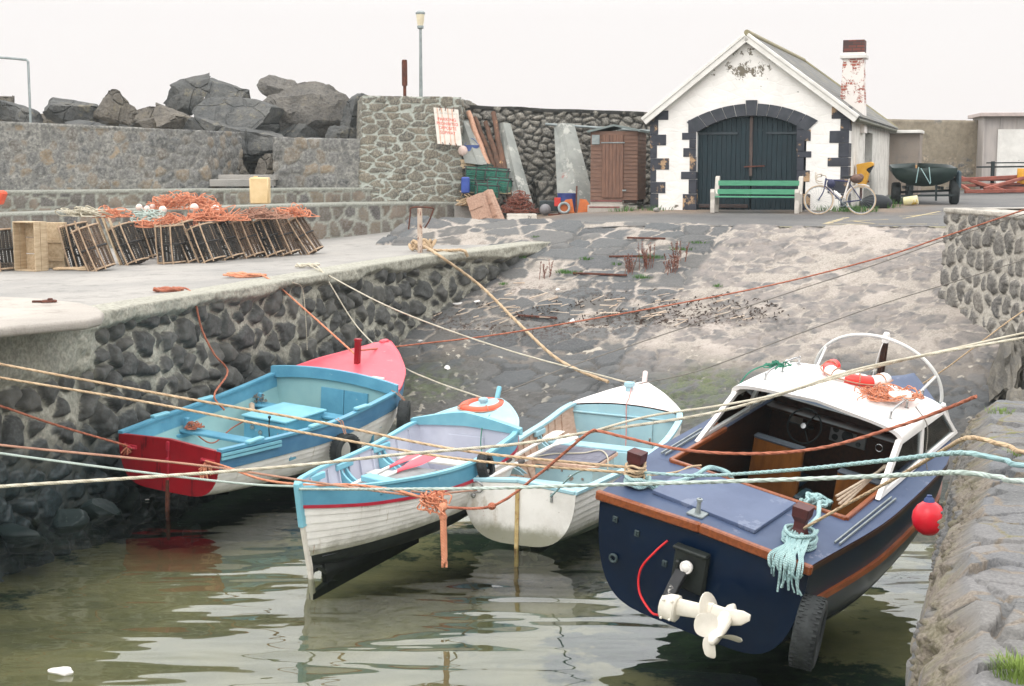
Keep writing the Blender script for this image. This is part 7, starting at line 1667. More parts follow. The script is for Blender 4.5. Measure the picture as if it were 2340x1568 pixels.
M_ = Mst(132, 613, -8) @ Matrix(((0, -1, 0, 0), (0, 0, -1, .0), (1, 0, 0, .44), (0, 0, 0, 1)))
crate('fish_crate', 'boarded crate lid side facing the camera, right of the open crate', M_, (.88, .44, .10), lid=True, group='wooden crates on the quay')
mb = MB(); a, b = on_ground(268, 607), None
for k in range(3): p0 = on_ground(262 + k * 14, 606); mb.bar(p0, p0 + Vector((-.36, .12, .93)), .025, .12, .004, (0, 1, 0))
tag(mb.build('leaning_boards', M_CRATE), 'long pale boards leaning left between the creels', 'boards')
mb = MB(); p = on_ground(28, 616); mb.box((p.x, p.y - .1, p.z + .07), (.40, .25, .14), .01); tag(mb.build('timber_block', M_GREYWOOD), 'grey timber block lying in front of the creel at the left edge', 'block')
mb = MB(); p = on_ground(-4, 452); p = gy(2, 452, 33.6); mb.box((0, 0, 0), (.16, .3, .34), .04, Matrix.Translation(p) @ Matrix.Rotation(.4, 4, 'Y')); tag(mb.build('orange_fender', M_OR), 'orange object cut off by the left edge on the terrace', 'fender')
p = gy(595, 467, 34.6); mb = MB(); k = 34.6 / F; mb.box((0, 0, 31 * k), (43 * k, .34, 60 * k), .03); mb.lathe([(.05, 0), (.05, .03)], 14, Matrix.Translation((-.1, 0, 61 * k))); o = mb.build('plastic_container', W('cream_container', (222, 196, 150), (206, 178, 130), scale=3, rough=.45)); o.location = p; tag(o, 'cream plastic container standing on the terrace above the creels', 'container')
mb = MB(); q = gy(555, 418, 37.4); mb.box((0, 0, 0), (1.6, .7, .18), .01); mb.box((.1, .3, .14), (1.5, .5, .14), .01); o = mb.build('concrete_step', M_DECK); o.location = q; tag(o, 'pale concrete step in the gap between the two sea walls', 'step')
# tangles of rope
def tangle(name, label, c, rad, n, r, mat, seed, loops=(.10, .24), group=None, cat='rope'):
    rg = random.Random(seed); mb = MB()
    for i in range(n):
        a = rg.uniform(0, 2 * math.pi); q = rg.random() ** .6; x, y = q * math.cos(a), q * math.sin(a); z = (1 - q * q) * rg.uniform(.35, 1.0)
        lr = rg.uniform(*loops); e_ = rg.uniform(.45, 1.); ax = Euler((rg.uniform(-.7, .7), rg.uniform(-.7, .7), rg.uniform(0, 6))).to_matrix(); pts = []
        m = 9
        for k in range(m):
            t_ = 2 * math.pi * k / m * rg.uniform(.96, 1.04); rr = lr * rg.uniform(.75, 1.2)
            pts.append(Vector((c[0] + x * rad[0], c[1] + y * rad[1], c[2] + z * rad[2])) + ax @ Vector((rr * math.cos(t_), rr * e_ * math.sin(t_), rg.uniform(-.03, .03))))
        for p in pts: p.z = max(p.z, c[2] + .012)
        mb.tube(cat_rom(pts, 4, True), r, 5, True)
    return tag(mb.build(name, mat), label, cat, group)
GR = 'rope heaps on the creels'
tangle('rope_heap', 'big orange rope heap behind the creels on the terrace', gy(420, 478, 33.5), (.85, .3, .40), 120, .010, R_ORANGE, 5, group=GR)
tangle('rope_heap', 'orange rope heap over the left creels beside the white coil', gy(385, 520, 29.3), (.75, .25, .20), 70, .0095, R_ORANGE, 6, group=GR)
tangle('rope_heap', 'orange rope coils tied in a bunch at the middle of the creels', gy(490, 505, 29.6), (.6, .25, .26), 70, .0095, R_ORANGE, 7, group=GR)
tangle('rope_heap', 'faded orange rope spread over the brown creels at the right', gy(590, 500, 30.2), (.6, .25, .18), 60, .0095, R_DUSTY, 8, group=GR)
tangle('rope_heap', 'small orange rope pile on the last creels of the row', gy(668, 496, 31.0), (.4, .2, .2), 36, .0095, R_ORANGE, 9, group=GR)
tangle('rope_heap', 'pale greenish white rope coil on the creels left of the floats', gy(345, 505, 29.6), (.34, .2, .16), 40, .012, R_MINT, 10, group=GR)
tangle('rope_heap', 'white rope coil on the creels near the leaning boards', gy(195, 495, 28.4), (.42, .2, .12), 34, .012, R_CREAM, 11, group=GR)
tangle('rope_heap', 'orange rope scraps behind the leaning boards', gy(255, 497, 28.6), (.4, .2, .12), 34, .0095, R_ORANGE, 12, group=GR)
M_FL = W('pale_pink_float', (232, 214, 206), (222, 196, 184), scale=5, rough=.5)
for (u, v, y, r, lb) in ((318, 474, 33.2, .10, 'pale float at the left of the big orange heap'), (336, 477, 33.0, .09, 'pale float beside the big orange heap, second from its left end'), (444, 475, 31.2, .12, 'largest pale float in front of the orange heap'), (349, 472, 33.3, .08, 'small pale float half under the big orange heap'),
                         (492, 478, 31.0, .12, 'pale float right of the bunched coils'), (372, 480, 30.5, .11, 'white float between the white coil and orange rope'), (253, 500, 28.6, .12, 'orange tinted float by the leaning boards'), (212, 491, 28.6, .09, 'pale float on the rope scraps at left'), (570, 498, 30.4, .08, 'pale float on the brown creel')):
    o = MB().ball((0, 0, 0), r * .8, 16).build('float', M_FL); o.location = gy(u, v, y); tag(o, lb, 'float', 'floats among the creels')
# ------------------------------------------------------------------ post with ropes on the quay, other moorings
pb = on_ground(960, 578); k = pb.y / F; mp = thing('mooring_post', 'rusty white mooring post with a bent cross bar on the quay corner', 'post', tuple(pb))
mb = MB(); mb.box((0, 0, 50 * k), (.10, .10, 104 * k), .01); mb.build('post', pm('rust_streaked_post', (196, 180, 164), (170, 150, 134), scale=4, spots=((120, 72, 54), 6, .54, (3, 3, 1))), mp)
mb = MB(); q = 102 * k; mb.tube(cat_rom([(-.24, 0, q - .45), (-.20, 0, q - .12), (-.18, 0, q), (0, 0, q + .02), (.26, 0, q), (.28, 0, q - .05), (.20, 0, q - .26), (.10, 0, q - .42)], 5), .016, 8); mb.build('cross_bar', M_RUST, mp)
def coil(name, label, c, r, rr, n, mat, seed, sq=.7, group='rope coils on the quay', h_=.05):
    rg = random.Random(seed); mb = MB(); pts = []
    for i in range(n * 10):
        a = 2 * math.pi * i / 10; f = i / (n * 10); q = r * (.6 + .4 * rg.random()); pts.append(Vector((c[0] + q * math.cos(a) + .03 * math.sin(i), c[1] + q * sq * math.sin(a), c[2] + rr + h_ * rg.random())))
    mb.tube(cat_rom(pts, 3), rr, 7); return tag(mb.build(name, mat), label, 'rope', group)
c = on_ground(965, 573); coil('rope_knot', 'thick beige rope knotted round the foot of the mooring post', (c.x, c.y - .05, c.z), .26, .035, 4, R_BEIGE, 1, .9, None, .22)
c = on_ground(702, 612); coil('rope_coil', 'pale grey rope end coiled on the quay edge', (c.x, c.y, c.z), .22, .022, 3, R_CREAM, 2)
c = on_ground(560, 634); coil('rope_coil', 'bright orange rope coil on the quay edge', (c.x, c.y, c.z), .34, .02, 4, R_ORANGE, 3, .5)
c = on_ground(385, 668); coil('rope_coil', 'orange and teal knotted rope end on the quay near the pale slab', (c.x, c.y, c.z), .24, .022, 3, R_RUST, 4, .5)
c = on_ground(175, 618); coil('rope_coil', 'beige rope lying at the foot of the crates', (c.x, c.y, c.z), .42, .02, 3, R_BEIGE, 5, .3, 'rope coils on the quay', .03)
for (u, v, w_, m_, lb) in ((548, 634, .16, M_RUST, 'rusty ring set in the quay beside the orange coil'),):
    pass
mb = MB(); p = on_ground(900, 545); mb.box((0, 0, .02), (.36, .12, .03), .01); o = mb.build('paper_scrap', M_GRP); o.location = p; tag(o, 'white scrap lying on the quay left of the mooring post', 'scrap')
# ------------------------------------------------------------------ the clutter beside the tower
pg = make_creel('green-netted creel, lowest of the green stack', M_NETG, .62, .46, .36, M_CRATE, 'green creels beside the tower', M_HOOPD); first = True
for (u, v, y, ry, lb) in ((1098, 452, 37.0, 10, 'green creel lowest in the stack behind the leaning crates'), (1128, 440, 37.3, -15, 'green creel at the right end of the green stack'), (1074, 415, 37.7, 0, 'green creel against the tower in the middle of the stack'), (1098, 405, 37.9, 12, 'green creel at the top of the green stack'), (1122, 418, 37.5, -8, 'green creel in the middle of the stack beside the bark poles'), (1070, 440, 37.4, 20, 'green creel low against the tower')):
    o = pg if first else copy_tree(pg); first = False; o.location = gy(u - 14, v, y); o.rotation_euler = (0, R(4), R(ry)); o['label'] = lb
mb = MB(); p = gy(1082, 470, 37.6); mb.box((p.x + .1, p.y + .2, (p.z + 3.0) / 2), (1.2, .7, p.z - 2.9), .02); tag(mb.build('stone_ledge', M_BW if False else M_DECK), 'low concrete ledge carrying the green creels', 'ledge')
M_ = Matrix.Translation(gy(1082, 388, 38.2)) @ Matrix.Rotation(R(-12), 4, 'Z') @ Matrix.Rotation(R(8), 4, 'Y')
crate('fish_crate', 'wooden box on top of the green creels beside the tower', M_, (.70, .42, .22), group='crates beside the tower')
M_ = Matrix.Translation(gy(1116, 394, 38.0)) @ Matrix.Rotation(R(-10), 4, 'Z') @ Matrix.Rotation(R(28), 4, 'Y') @ Matrix.Rotation(R(80), 4, 'X')
mb = MB()
for k_ in range(4): mb.box((-.32 + k_ * .21, 0, 0), (.15, .36, .03), .004, M_)
for k_ in (-.14, .14): mb.box((0, k_, .03), (.85, .06, .05), .004, M_)
tag(mb.build('pallet', M_GREYWOOD), 'small slatted pallet leaning on the green creels', 'pallet')
def box_lean(label, u, v, y, yaw, tilt, dims, mat):
    M = Matrix.Translation(gy(u, v, y)) @ Matrix.Rotation(R(yaw), 4, 'Z') @ Matrix.Rotation(R(tilt), 4, 'Y') @ Matrix(((0, -1, 0, 0), (0, 0, -1, 0), (1, 0, 0, dims[0] / 2), (0, 0, 0, 1)))
    return crate('fish_crate', label, M, dims, mat, True, 'crates beside the tower')
M_CRP = W('pinkish_crate_wood', (190, 158, 138), (164, 130, 112), scale=4, rough=.8, bump=.25, st=(6, 6, 1), spots=((118, 88, 74), 10, .66))
box_lean('boarded crate leaning below the green creels, nearer the tower', 1113, 512, 36.0, -30, -20, (.76, .42, .24), M_CRP); box_lean('longer boarded crate leaning below the green creels, nearer the hut', 1142, 508, 36.1, -35, -27, (.84, .36, .20), M_CRP)
mb = MB(); mb.lathe([(.001, 0), (.16, 0), (.2, .3), (.21, .3), (.205, .27), (.17, .03), (.001, .03)], 20); mb.tube(cat_rom([(-.2, 0, .3), (0, 0, .48), (.2, 0, .3)], 6), .008, 6); o = mb.build('blue_bucket', W('blue_plastic', (84, 104, 160), (70, 90, 146), rough=.4)); o.location = gy(1078, 358, 38.2); tag(o, 'blue bucket with a wire handle on the wooden box', 'bucket')
mb = MB(); mb.box((0, 0, .2), (.22, .2, .42), .03); o = mb.build('blue_jerrycan', W('blue_jerrycan', (62, 86, 160), (54, 74, 146), rough=.4)); o.location = gy(1064, 441, 37.2); tag(o, 'blue plastic can squeezed between the tower and green creels', 'can')
o = MB().ball((0, 0, 0), .14, 14).build('float', M_FL); o.location = gy(1058, 345, 38.1); tag(o, 'pale float on the box beside the sign', 'float')
tangle('net_heap', 'heap of rusty brown netting behind the white fish box', gy(1187, 486, 36.9), (.42, .3, .55), 130, .009, W('brown_net_cord', (140, 84, 66), (112, 66, 54), scale=12), 15, (.06, .2), cat='net')
tangle('rope_heap', 'frayed beige rope at the foot of the tower', gy(1072, 470, 37.3), (.22, .15, .25), 30, .014, R_BEIGE, 16)
M_ = Matrix.Translation(on_ground(1192, 504)) @ Matrix.Rotation(R(4), 4, 'Z'); fb = crate('fish_box', 'low white fish box on the ground below the grey panel', M_, (.72, .42, .15), W('white_box_paint', (222, 216, 206), (200, 194, 184), scale=5, rough=.7, spots=((150, 140, 128), 8, .66)))
text_mesh('box_mark', 'ZV', .18, .05, .1, .07, W('grey_mark', (110, 106, 102), (90, 88, 86)), fb, Matrix.Translation((0, -.2135, 0)))
def put(mb, name, mat, label, cat, u, v, y=None, rz=0., dz=0., group=None):
    o = mb.build(name, mat); p = on_ground(u, v) if y is None else gy(u, v, y); p.z += dz; o.location = p; o.rotation_euler = (0, 0, rz); return tag(o, label, cat, group)
put(MB().box((0, 0, .13), (.72, .4, .26), .015), 'fish_bin', W('black_bin', (36, 44, 48), (50, 58, 60), rough=.5), 'black plastic bin lying below the rubble plinth', 'bin', 1266, 482, 36.5, -.1)
put(MB().lathe([(.001, 0), (.24, 0), (.25, .05), (.25, .44), (.26, .46), (.23, .46), (.22, .40), (.001, .40)], 24), 'blue_drum', W('blue_drum', (70, 84, 146), (56, 68, 124), scale=4, rough=.5), 'blue drum standing below the widest leaning panel', 'drum', 1296, 483, 36.6)
put(MB().ball((0, 0, .14), .145, 18), 'float', W('grey_float', (120, 118, 120), (100, 98, 100), rough=.6), 'dark grey round float on the ground in front of the black bin', 'float', 1246, 492, 36.0)
put(MB().box((0, 0, .28), (.16, .05, .22), .006), 'red_panel', W('red_panel', (196, 62, 54), (176, 52, 46)), 'small red panel propped between the black bin and blue drum', 'panel', 1274, 487, 36.2, -.4)
put(MB().torus((0, 0, .16), .13, .035, 24, 8, Matrix.Translation((0, 0, .16)) @ Matrix.Rotation(R(70), 4, 'X') @ Matrix.Translation((0, 0, -.16))), 'small_wheel', M_GALV, 'small pale wheel leaning in front of the blue drum', 'wheel', 1289, 490, 36.0)
put(MB().bar((-.1, 0, .02), (1.3, .1, .03), .06, .05, .006), 'iron_bar', M_RUST, 'rusty iron bar lying in front of the blue drum', 'bar', 1262, 493, 35.9)
an_ = thing('anchor', 'orange fan-shaped anchor with an upright rusty shank by the steps', 'anchor', tuple(gy(1316, 489, 36.1)))
mb = MB()
for s_ in (-1, 1): mb.prism([(s_ * .03, 0), (s_ * .42, 0), (s_ * .40, .16), (s_ * .26, .36), (s_ * .10, .38)], .035, MF, -.017)
mb.build('fluke', W('orange_paint', (206, 118, 66), (184, 98, 54), scale=5), an_, fix=True); mb = MB(); mb.bar((0, -.03, 0), (.02, .02, .70), .05, .04, .006); mb.bar((-.45, 0, .01), (.45, 0, .01), .04, .04); mb.build('shank', M_RUST, an_)
GSN = 'loose beach stones'
for (u, v, w_, h_, sd, lb) in ((1050, 514, 44, 11, 201, 'flat round stone on the dirt in front of the tower'), (1086, 511, 28, 9, 203, 'flat stone under the corner of the leaning crates'), (1502, 484, 20, 11, 205, 'pale stone lying at the left corner of the boathouse')):
    p = on_ground(u, v); rock(u, v - h_ * .4, p.y, w_, h_, sd, lb, W('pale_stone', (150, 148, 142), (128, 126, 122)) if sd == 205 else M_WROCK, 'loose_stone', 'stone', rough=.02, npl=3, sub=3, group=GSN)
put(MB().ball((0, 0, .12), .3, 14, (1.3, .6, .7)), 'dark_sack', W('dark_sack', (38, 42, 46), (28, 32, 36), bump=.5, bs=8), 'dark sack lying against the side of the boathouse behind the bicycle', 'sack', 2002, 476)
# ------------------------------------------------------------------ plants and litter on the slipway
M_GRASS = W('grass_blades', (92, 128, 62), (64, 102, 48), scale=6, rough=.7); M_DOCK = W('dead_dock_stalks', (138, 92, 76), (108, 70, 60), scale=9, rough=.9); M_TUSS = W('yellow_green_tuft', (120, 140, 66), (94, 118, 54), scale=6, rough=.7)
def tuft(mb, c, n, h_, r, rg, wd=.008):
    for i in range(n):
        a = rg.uniform(0, 6.283); q = r * rg.random() ** .5; b = Vector((c[0] + q * math.cos(a), c[1] + q * math.sin(a), c[2] - .01)); hh = h_ * rg.uniform(.5, 1.1)
        l = Vector((math.cos(a), math.sin(a), 0)) * hh * rg.uniform(.1, .7) + Vector((rg.uniform(-.3, .3), rg.uniform(-.3, .3), 0)) * hh; m_ = b + l * .4 + Vector((0, 0, hh * .65)); e_ = b + l + Vector((0, 0, hh)); s_ = Vector((-math.sin(a), math.cos(a), 0)) * wd
        mb.add([b - s_, b + s_, m_ + s_ * .7, m_ - s_ * .7, e_], [(0, 1, 2, 3), (3, 2, 4)])
rg = random.Random(11)
for (u, v, r, n, h_) in ((1300, 628, .30, 260, .08), (1490, 594, .30, 220, .09), (1225, 548, .12, 70, .07), (1340, 598, .16, 90, .07), (1560, 575, .30, 150, .07), (1470, 640, .22, 120, .07), (1600, 560, .25, 120, .06), (1190, 594, .14, 70, .08), (1640, 660, .1, 40, .06), (1410, 610, .12, 60, .08), (1025, 640, .12, 60, .1), (1150, 655, .1, 40, .06)):
    mb = MB(); c = on_slip(u, v); c.z += .05; tuft(mb, c, n, h_, r, rg); o = mb.build('grass_tuft', M_GRASS); o['kind'] = 'stuff'
mb = MB()
for (u, v, r, n) in ((1925, 486, .5, 160), (1962, 487, .5, 160), (2005, 478, .6, 200), (2025, 470, .5, 160), (1890, 484, .3, 60), (1600, 478, .5, 80), (1505, 484, .5, 80), (2040, 462, .4, 100), (1425, 487, .4, 60)):
    c = on_ground(u, v - 4); tuft(mb, c, n, .16, r, rg, .01)
tag(mb.build('wall_foot_grass', M_GRASS), kind='stuff')
mb = MB()
for (u, v, r, n) in ((2330, 1540, .09, 420), (2285, 940, .10, 90), (2318, 1035, .06, 50), (2330, 1260, .03, 24)):
    c = gz(u, v, 2.84); tuft(mb, c, n, .03 if v < 1500 else .06, r, rg, .0025)
tag(mb.build('quay_grass', M_TUSS), kind='stuff')
def dock(u, v, n, h_, label, seed):
    r2 = random.Random(seed); mb = MB(); c = on_slip(u, v)
    for i in range(n):
        a = r2.uniform(0, 6.28); q = r2.uniform(0, .16); b = c + Vector((q * math.cos(a), q * math.sin(a), 0)); t_ = b + Vector((r2.uniform(-.12, .12), r2.uniform(-.12, .12), h_ * r2.uniform(.6, 1.1))); mb.tube([b, b.lerp(t_, .5) + Vector((.01, 0, 0)), t_], [.006, .005, .003], 4)
        for k in range(26):
            f = .35 + .65 * k / 26; p = b.lerp(t_, f); d_ = Vector((r2.uniform(-1, 1), r2.uniform(-1, 1), r2.uniform(-.2, 1))) * .028; s_ = Vector((r2.uniform(-1, 1), r2.uniform(-1, 1), 0)) * .012; mb.add([p - s_, p + s_, p + d_ + s_, p + d_ - s_], [(0, 1, 2, 3)])
    return tag(mb.build('dock_plant', M_DOCK), label, 'plant', 'dead dock plants on the slipway')
for a in ((1245, 642, 7, .42, 'small brown dock plant nearest the quay wall', 1), (1475, 620, 16, .55, 'tallest brown dock plant by the long iron bar', 2), (1440, 628, 12, .40, 'brown dock plant left of the tallest one', 3), (1532, 628, 14, .42, 'brown dock plant at the edge of the smooth cement', 4), (1548, 606, 10, .5, 'thin brown dock plant behind the one by the cement edge', 5)): dock(*a)
GI = 'rusty bars on the slipway'
for (u0, u1, v0, v1, lb) in ((1433, 1520, 552, 554, 'topmost rusty bar lying across the slipway'), (1392, 1478, 595, 594, 'rusty bar lying behind the tallest dock plant'), (1310, 1432, 633, 638, 'rusty bar lying between grass and dock plants'), (1182, 1272, 730, 736, 'lowest rusty bar below the drift line')):
    a, b = on_slip(u0, v0), on_slip(u1, v1); a.z += .08; b.z += .08; mb = MB(); mb.bar(a, b, .05, .04, .006); tag(mb.build('iron_rail', M_RUST), lb, 'bar', GI)
M_WEED = W('black_seaweed', (72, 58, 48), (46, 40, 36), scale=12, rough=.8)
rg = random.Random(4); mb = MB()
for (u, v, r, n) in ((1590, 722, .5, 60), (1510, 722, .5, 50), (1350, 735, .3, 30), (1440, 718, .4, 40), (1230, 728, .25, 26), (1290, 705, .4, 30), (1700, 728, .4, 40), (1640, 728, .5, 40), (1560, 700, .4, 30), (1060, 716, .3, 20), (1760, 735, .3, 20), (1400, 690, .4, 20)):
    for i in range(int(n * .8)):
        c = on_slip(u, v); a, q = rg.uniform(0, 6.28), r * rg.random() ** .5; c.x += q * 2.4 * math.cos(a); c.y += q * .5 * math.sin(a); c.z = slip_z(c.x, c.y) + .075; ln = rg.uniform(.015, .06); th_ = rg.uniform(0, 3.1)
        d_ = Vector((math.cos(th_), math.sin(th_), .41 * (math.sin(th_) * .86 + math.cos(th_) * .5))) * ln; mb.tube([c - d_, c + Vector((0, 0, rg.uniform(0, .03))), c + d_], [.004, rg.uniform(.008, .02), .004], 5)
tag(mb.build('seaweed', M_WEED), kind='stuff')
M_STICK = W('bleached_stick', (200, 186, 168), (172, 150, 130), scale=7); mb = MB()
for i in range(60):
    u, v = rg.uniform(1000, 1720), rg.gauss(715, 18); c = on_slip(u, v); c.z += .09; th_ = rg.uniform(-.6, .6); ln = rg.uniform(.04, .22); d_ = Vector((math.cos(th_), math.sin(th_), .41 * (math.sin(th_) * .86 + math.cos(th_) * .5))) * ln; mb.tube([c - d_, c + d_], rg.uniform(.006, .014), 5)
tag(mb.build('driftwood', M_STICK), kind='stuff')
GL = 'white litter on the slipway'
for (u, v, w_, h_, lb) in ((1047, 703, .22, .06, 'white plastic scrap at the foot of the quay wall'), (1090, 699, .14, .06, 'longer white scrap right of the one by the quay wall'), (1308, 745, .14, .12, 'white oval scrap in the middle of the slipway'), (1022, 853, .12, .12, 'white scrap on the dark pebbles below the drift line'), (1275, 672, .1, .05, 'small white scrap near the thick beige rope'), (960, 790, .12, .05, 'white scrap close to the pink bow')):
    p = on_slip(u, v); mb = MB(); P, Fs = rock_mesh(int(u), (w_, w_ * .6, h_), 5, .06, 2); mb.add([tuple(q) for q in P], Fs, True); o = mb.build('litter_scrap', M_GRP); o.location = p + Vector((0, 0, .09)); tag(o, lb, 'litter', GL)
# floating foam and polystyrene by the quay
for (u, v, w_, lb) in ((2022, 1288, .16, 'white scrap floating beside the quay, largest of those by the cabin boat'), (2056, 1225, .09, 'small white scrap floating under the red fender'), (138, 1535, .24, 'white lump floating in the water at the lower left'), (337, 1142, .06, 'small white float beside the red transom')):
    p = gz(u, v, .02); mb = MB(); P, Fs = rock_mesh(int(u), (w_, w_ * .55, w_ * .35), 6, .08, 3); mb.add([tuple(q) for q in P], Fs, True); o = mb.build('floating_scrap', M_GRP); o.location = p; tag(o, lb, 'litter', 'white scraps floating on the water')
# ------------------------------------------------------------------ mooring ropes
def laid(mb, Q, r):
    """three-strand laid rope: a twisting three-lobed section"""
    if r < .0125: mb.tube(Q, r, 7); return
    st = r * .9; out = [Q[0]]; car = 0.
    for a, b in zip(Q[:-1], Q[1:]):
        L = (b - a).length; n = max(1, int(L / st)); out += [a.lerp(b, i / n) for i in range(1, n + 1)]
    m = len(out); n = 10; up = None; vs = []; ph = 0.
    for i in range(m):
        t_ = (out[min(i + 1, m - 1)] - out[max(i - 1, 0)]).normalized()
        if up is None: up = Vector((0, 0, 1)) if abs(t_.z) < .9 else Vector((1, 0, 0))
        up = (up - t_ * up.dot(t_)).normalized(); bb = t_.cross(up)
        if i: ph += (out[i] - out[i - 1]).length / (r * 9.) * 2 * math.pi
        for k in range(n):
            a = 2 * math.pi * k / n; rr = r * (.98 + .11 * math.cos(3 * a - ph)); vs.append(out[i] + (up * math.cos(a) + bb * math.sin(a)) * rr)
    fs = [(i * n + k, i * n + (k + 1) % n, (i + 1) * n + (k + 1) % n, (i + 1) * n + k) for i in range(m - 1) for k in range(n)]
    mb.add(vs, fs, True); mb.add(vs[:n], [tuple(range(n))[::-1]]); mb.add(vs[-n:], [tuple(range(n))])
def rope(label, pts, r, mat, k=10, name='mooring_rope', cat='rope', sag=0., group='mooring ropes'):
    P = [Vector(p) if len(p) == 3 and isinstance(p, Vector) else gy(*p) for p in pts]
    if sag and len(P) == 2: P = [P[0], P[0].lerp(P[1], .5) - Vector((0, 0, sag)), P[1]]
    mb = MB(); laid(mb, cat_rom(P, k), r * .88); return tag(mb.build(name, mat), label, cat, group)
b4p = V(X4, (.33, .90, 1.18)); b4s = V(X4, (.33, -.78, 1.14)); b2s = V(X2, (.02, 0, .95)); b1l = V(X1, (-.05, .62, .71)); b1r = V(X1, (-.05, -.62, .71)); b3r = V(X3, (-.06, .50, .63))
rope('upper beige rope from the left edge to the cabin boat\'s port post', [(-160, 800, 15.6), (0, 832, 15.4), (365, 900, 15.1), (730, 965, 14.7), (1060, 1030, 14.1), b4p + Vector((0, 0, .02))], .016, R_BEIGE)
rope('lower beige rope from the left edge to the cabin boat\'s port post', [(-160, 832, 15.4), (0, 863, 15.2), (350, 922, 14.9), (700, 990, 14.5), (1060, 1050, 14.0), b4p - Vector((0, 0, .03))], .015, R_BEIGE)
rope('rust orange rope from the left edge to the red transom', [(-120, 895, 15.6), (0, 928, 16.2), (130, 972, 17.1), b1l], .016, R_RUST)
rope('dusty rope crossing the red transom to the double-ended boat', [(-160, 990, 13.8), (0, 1017, 13.9), (300, 1047, 14.1), (490, 1068, 14.2), (690, 1098, 14.4), (860, 1122, 14.3), (960, 1135, 14.2)], .014, R_DUSTY)
rope('pale greenish rope from the left edge to the double-ended boat\'s stern', [(-160, 1010, 13.6), (0, 1036, 13.8), (330, 1080, 14.2), (560, 1106, 14.6), b2s], .014, R_MINT)
rope('thick cream rope rising from the lower left over the boats to the upper right', [(-160, 1124, 11.6), (0, 1112, 11.8), (430, 1084, 12.3), (700, 1062, 12.6), (900, 1040, 12.8), (1180, 1015, 13.1), (1350, 987, 13.3), (1640, 941, 13.8), (1900, 866, 14.4), (2100, 815, 14.8), (2345, 771, 15.2), (2460, 748, 15.4), Vector((8.2, 15.7, 3.0)), Vector((10.0, 16.2, 3.72))], .017, R_CREAM, 12)
rope('beige rope running beside the cream one above the wheelhouse roof', [(1340, 990, 13.25), (1480, 952, 13.5), (1640, 928, 13.7), (1780, 900, 14.0), (1950, 846, 14.4), (2150, 803, 14.9), (2345, 760, 15.3), (2460, 738, 15.5), Vector((8.2, 15.9, 3.06)), Vector((10.0, 16.5, 3.74))], .014, R_CREAM, 12)
rope('pale mint rope crossing low over the white and cabin boats to the quay', [b2s + Vector((0, -.03, -.02)), (860, 1118, 12.6), (1100, 1116, 11.2), (1350, 1109, 10.2), (1800, 1096, 8.6), (2050, 1086, 7.7), gz(2190, 1080, 2.905), gz(2280, 1090, 2.905), gz(2420, 1100, 2.905), Vector((4.6, 6.9, 2.9))], .015, R_MINT, 12)
rope('pale teal rope from the cabin boat\'s port post to the quay setts', [b4p + Vector((.06, 0, -.02)), (1600, 1087, 12.2), (1800, 1075, 10.4), (2000, 1055, 8.8), (2150, 1038, 7.75), gz(2215, 1036, 2.905), gz(2290, 1050, 2.905), gz(2430, 1068, 2.905), Vector((4.6, 7.05, 2.9))], .016, R_TEAL, 12)
rope('beige rope from the cabin boat\'s starboard post up to the quay setts', [b4s, (1930, 1155, 11.6), (2060, 1085, 10.4), (2150, 1032, 9.0), gz(2202, 1003, 2.905), gz(2240, 1003, 2.905), gz(2300, 1018, 2.905), gz(2430, 1040, 2.905), Vector((4.6, 7.3, 2.9))], .015, R_BEIGE, 12)
rope('rust orange rope sagging across the cabin boat to the quay corner', [(1010, 1160, 13.9), (1125, 1156, 13.8), (1230, 1085, 13.6), (1340, 993, 13.2), (1370, 986, 13.2), (1430, 1000, 13.0), (1560, 1028, 12.6), (1720, 1037, 12.2), (1880, 1023, 11.8), (2050, 975, 11.3), (2160, 935, 10.9), (2230, 906, 10.5)], .016, R_RUST, 10)
rope('thin red-brown rope from the pink bow to the top of the slipway wall', [V(X1, (4.6, 0, 1.42)), (960, 786, 23.4), (1200, 755, 23.6), (1700, 665, 24.2), (2000, 592, 24.4), (2160, 540, 24.0), (2345, 478, 22.2), (2420, 452, 22.0)], .015, R_RUST, 12)
rope('thin grey line from the double-ended bow up over the slipway', [V(X2, (4.28, 0, 1.12)), (1300, 838, 19.8), (1500, 770, 21.2), (1800, 670, 22.8), (2000, 605, 23.6), (2160, 548, 23.8), (2345, 488, 22.2)], .009, R_GREY, 10)
rope('thin grey line from the white boat\'s bow up to the right edge', [V(X3, (4.5, 0, 1.2)), (1600, 846, 20.8), (1800, 772, 21.3), (2000, 700, 21.8), (2200, 638, 22.0), (2345, 592, 22.0)], .009, R_GREY, 10)
rope('thin beige line slanting down from the right edge behind the pulpit hoop', [(2400, 690, 17), (2337, 712, 17.0), (2210, 806, 17.2), (2150, 850, 17.4), (2060, 905, 17.6), (1960, 950, 17.8)], .010, R_BEIGE, 10)
rope('thick beige rope from the mooring post down onto the slipway', [on_ground(968, 574) + Vector((0, 0, .12)), gy(1000, 582, 28.6), on_slip(1095, 690) + Vector((0, 0, .35)), on_slip(1180, 765) + Vector((0, 0, .26)), on_slip(1260, 830) + Vector((0, 0, .16)), on_slip(1320, 862) + Vector((0, 0, .13)), on_slip(1390, 886) + Vector((0, 0, .10))], .034, R_BEIGE, 10)
rope('thick beige rope end lying over the quay edge from the post', [on_ground(978, 576) + Vector((0, 0, .04)), on_ground(1020, 577) + Vector((0, 0, .04)), on_ground(1058, 578) + Vector((0, 0, .05)), gy(1068, 586, 29.0)], .036, R_BEIGE, 8)
rope('pale rope from the quay coil to the white boat\'s bow post', [on_ground(704, 611) + Vector((0, 0, .05)), on_ground(728, 622) + Vector((0, 0, .04)), (900, 706, 23.0), (1150, 797, 21.6), V(X3, (4.42, .10, 1.22))], .014, R_CREAM, 10)
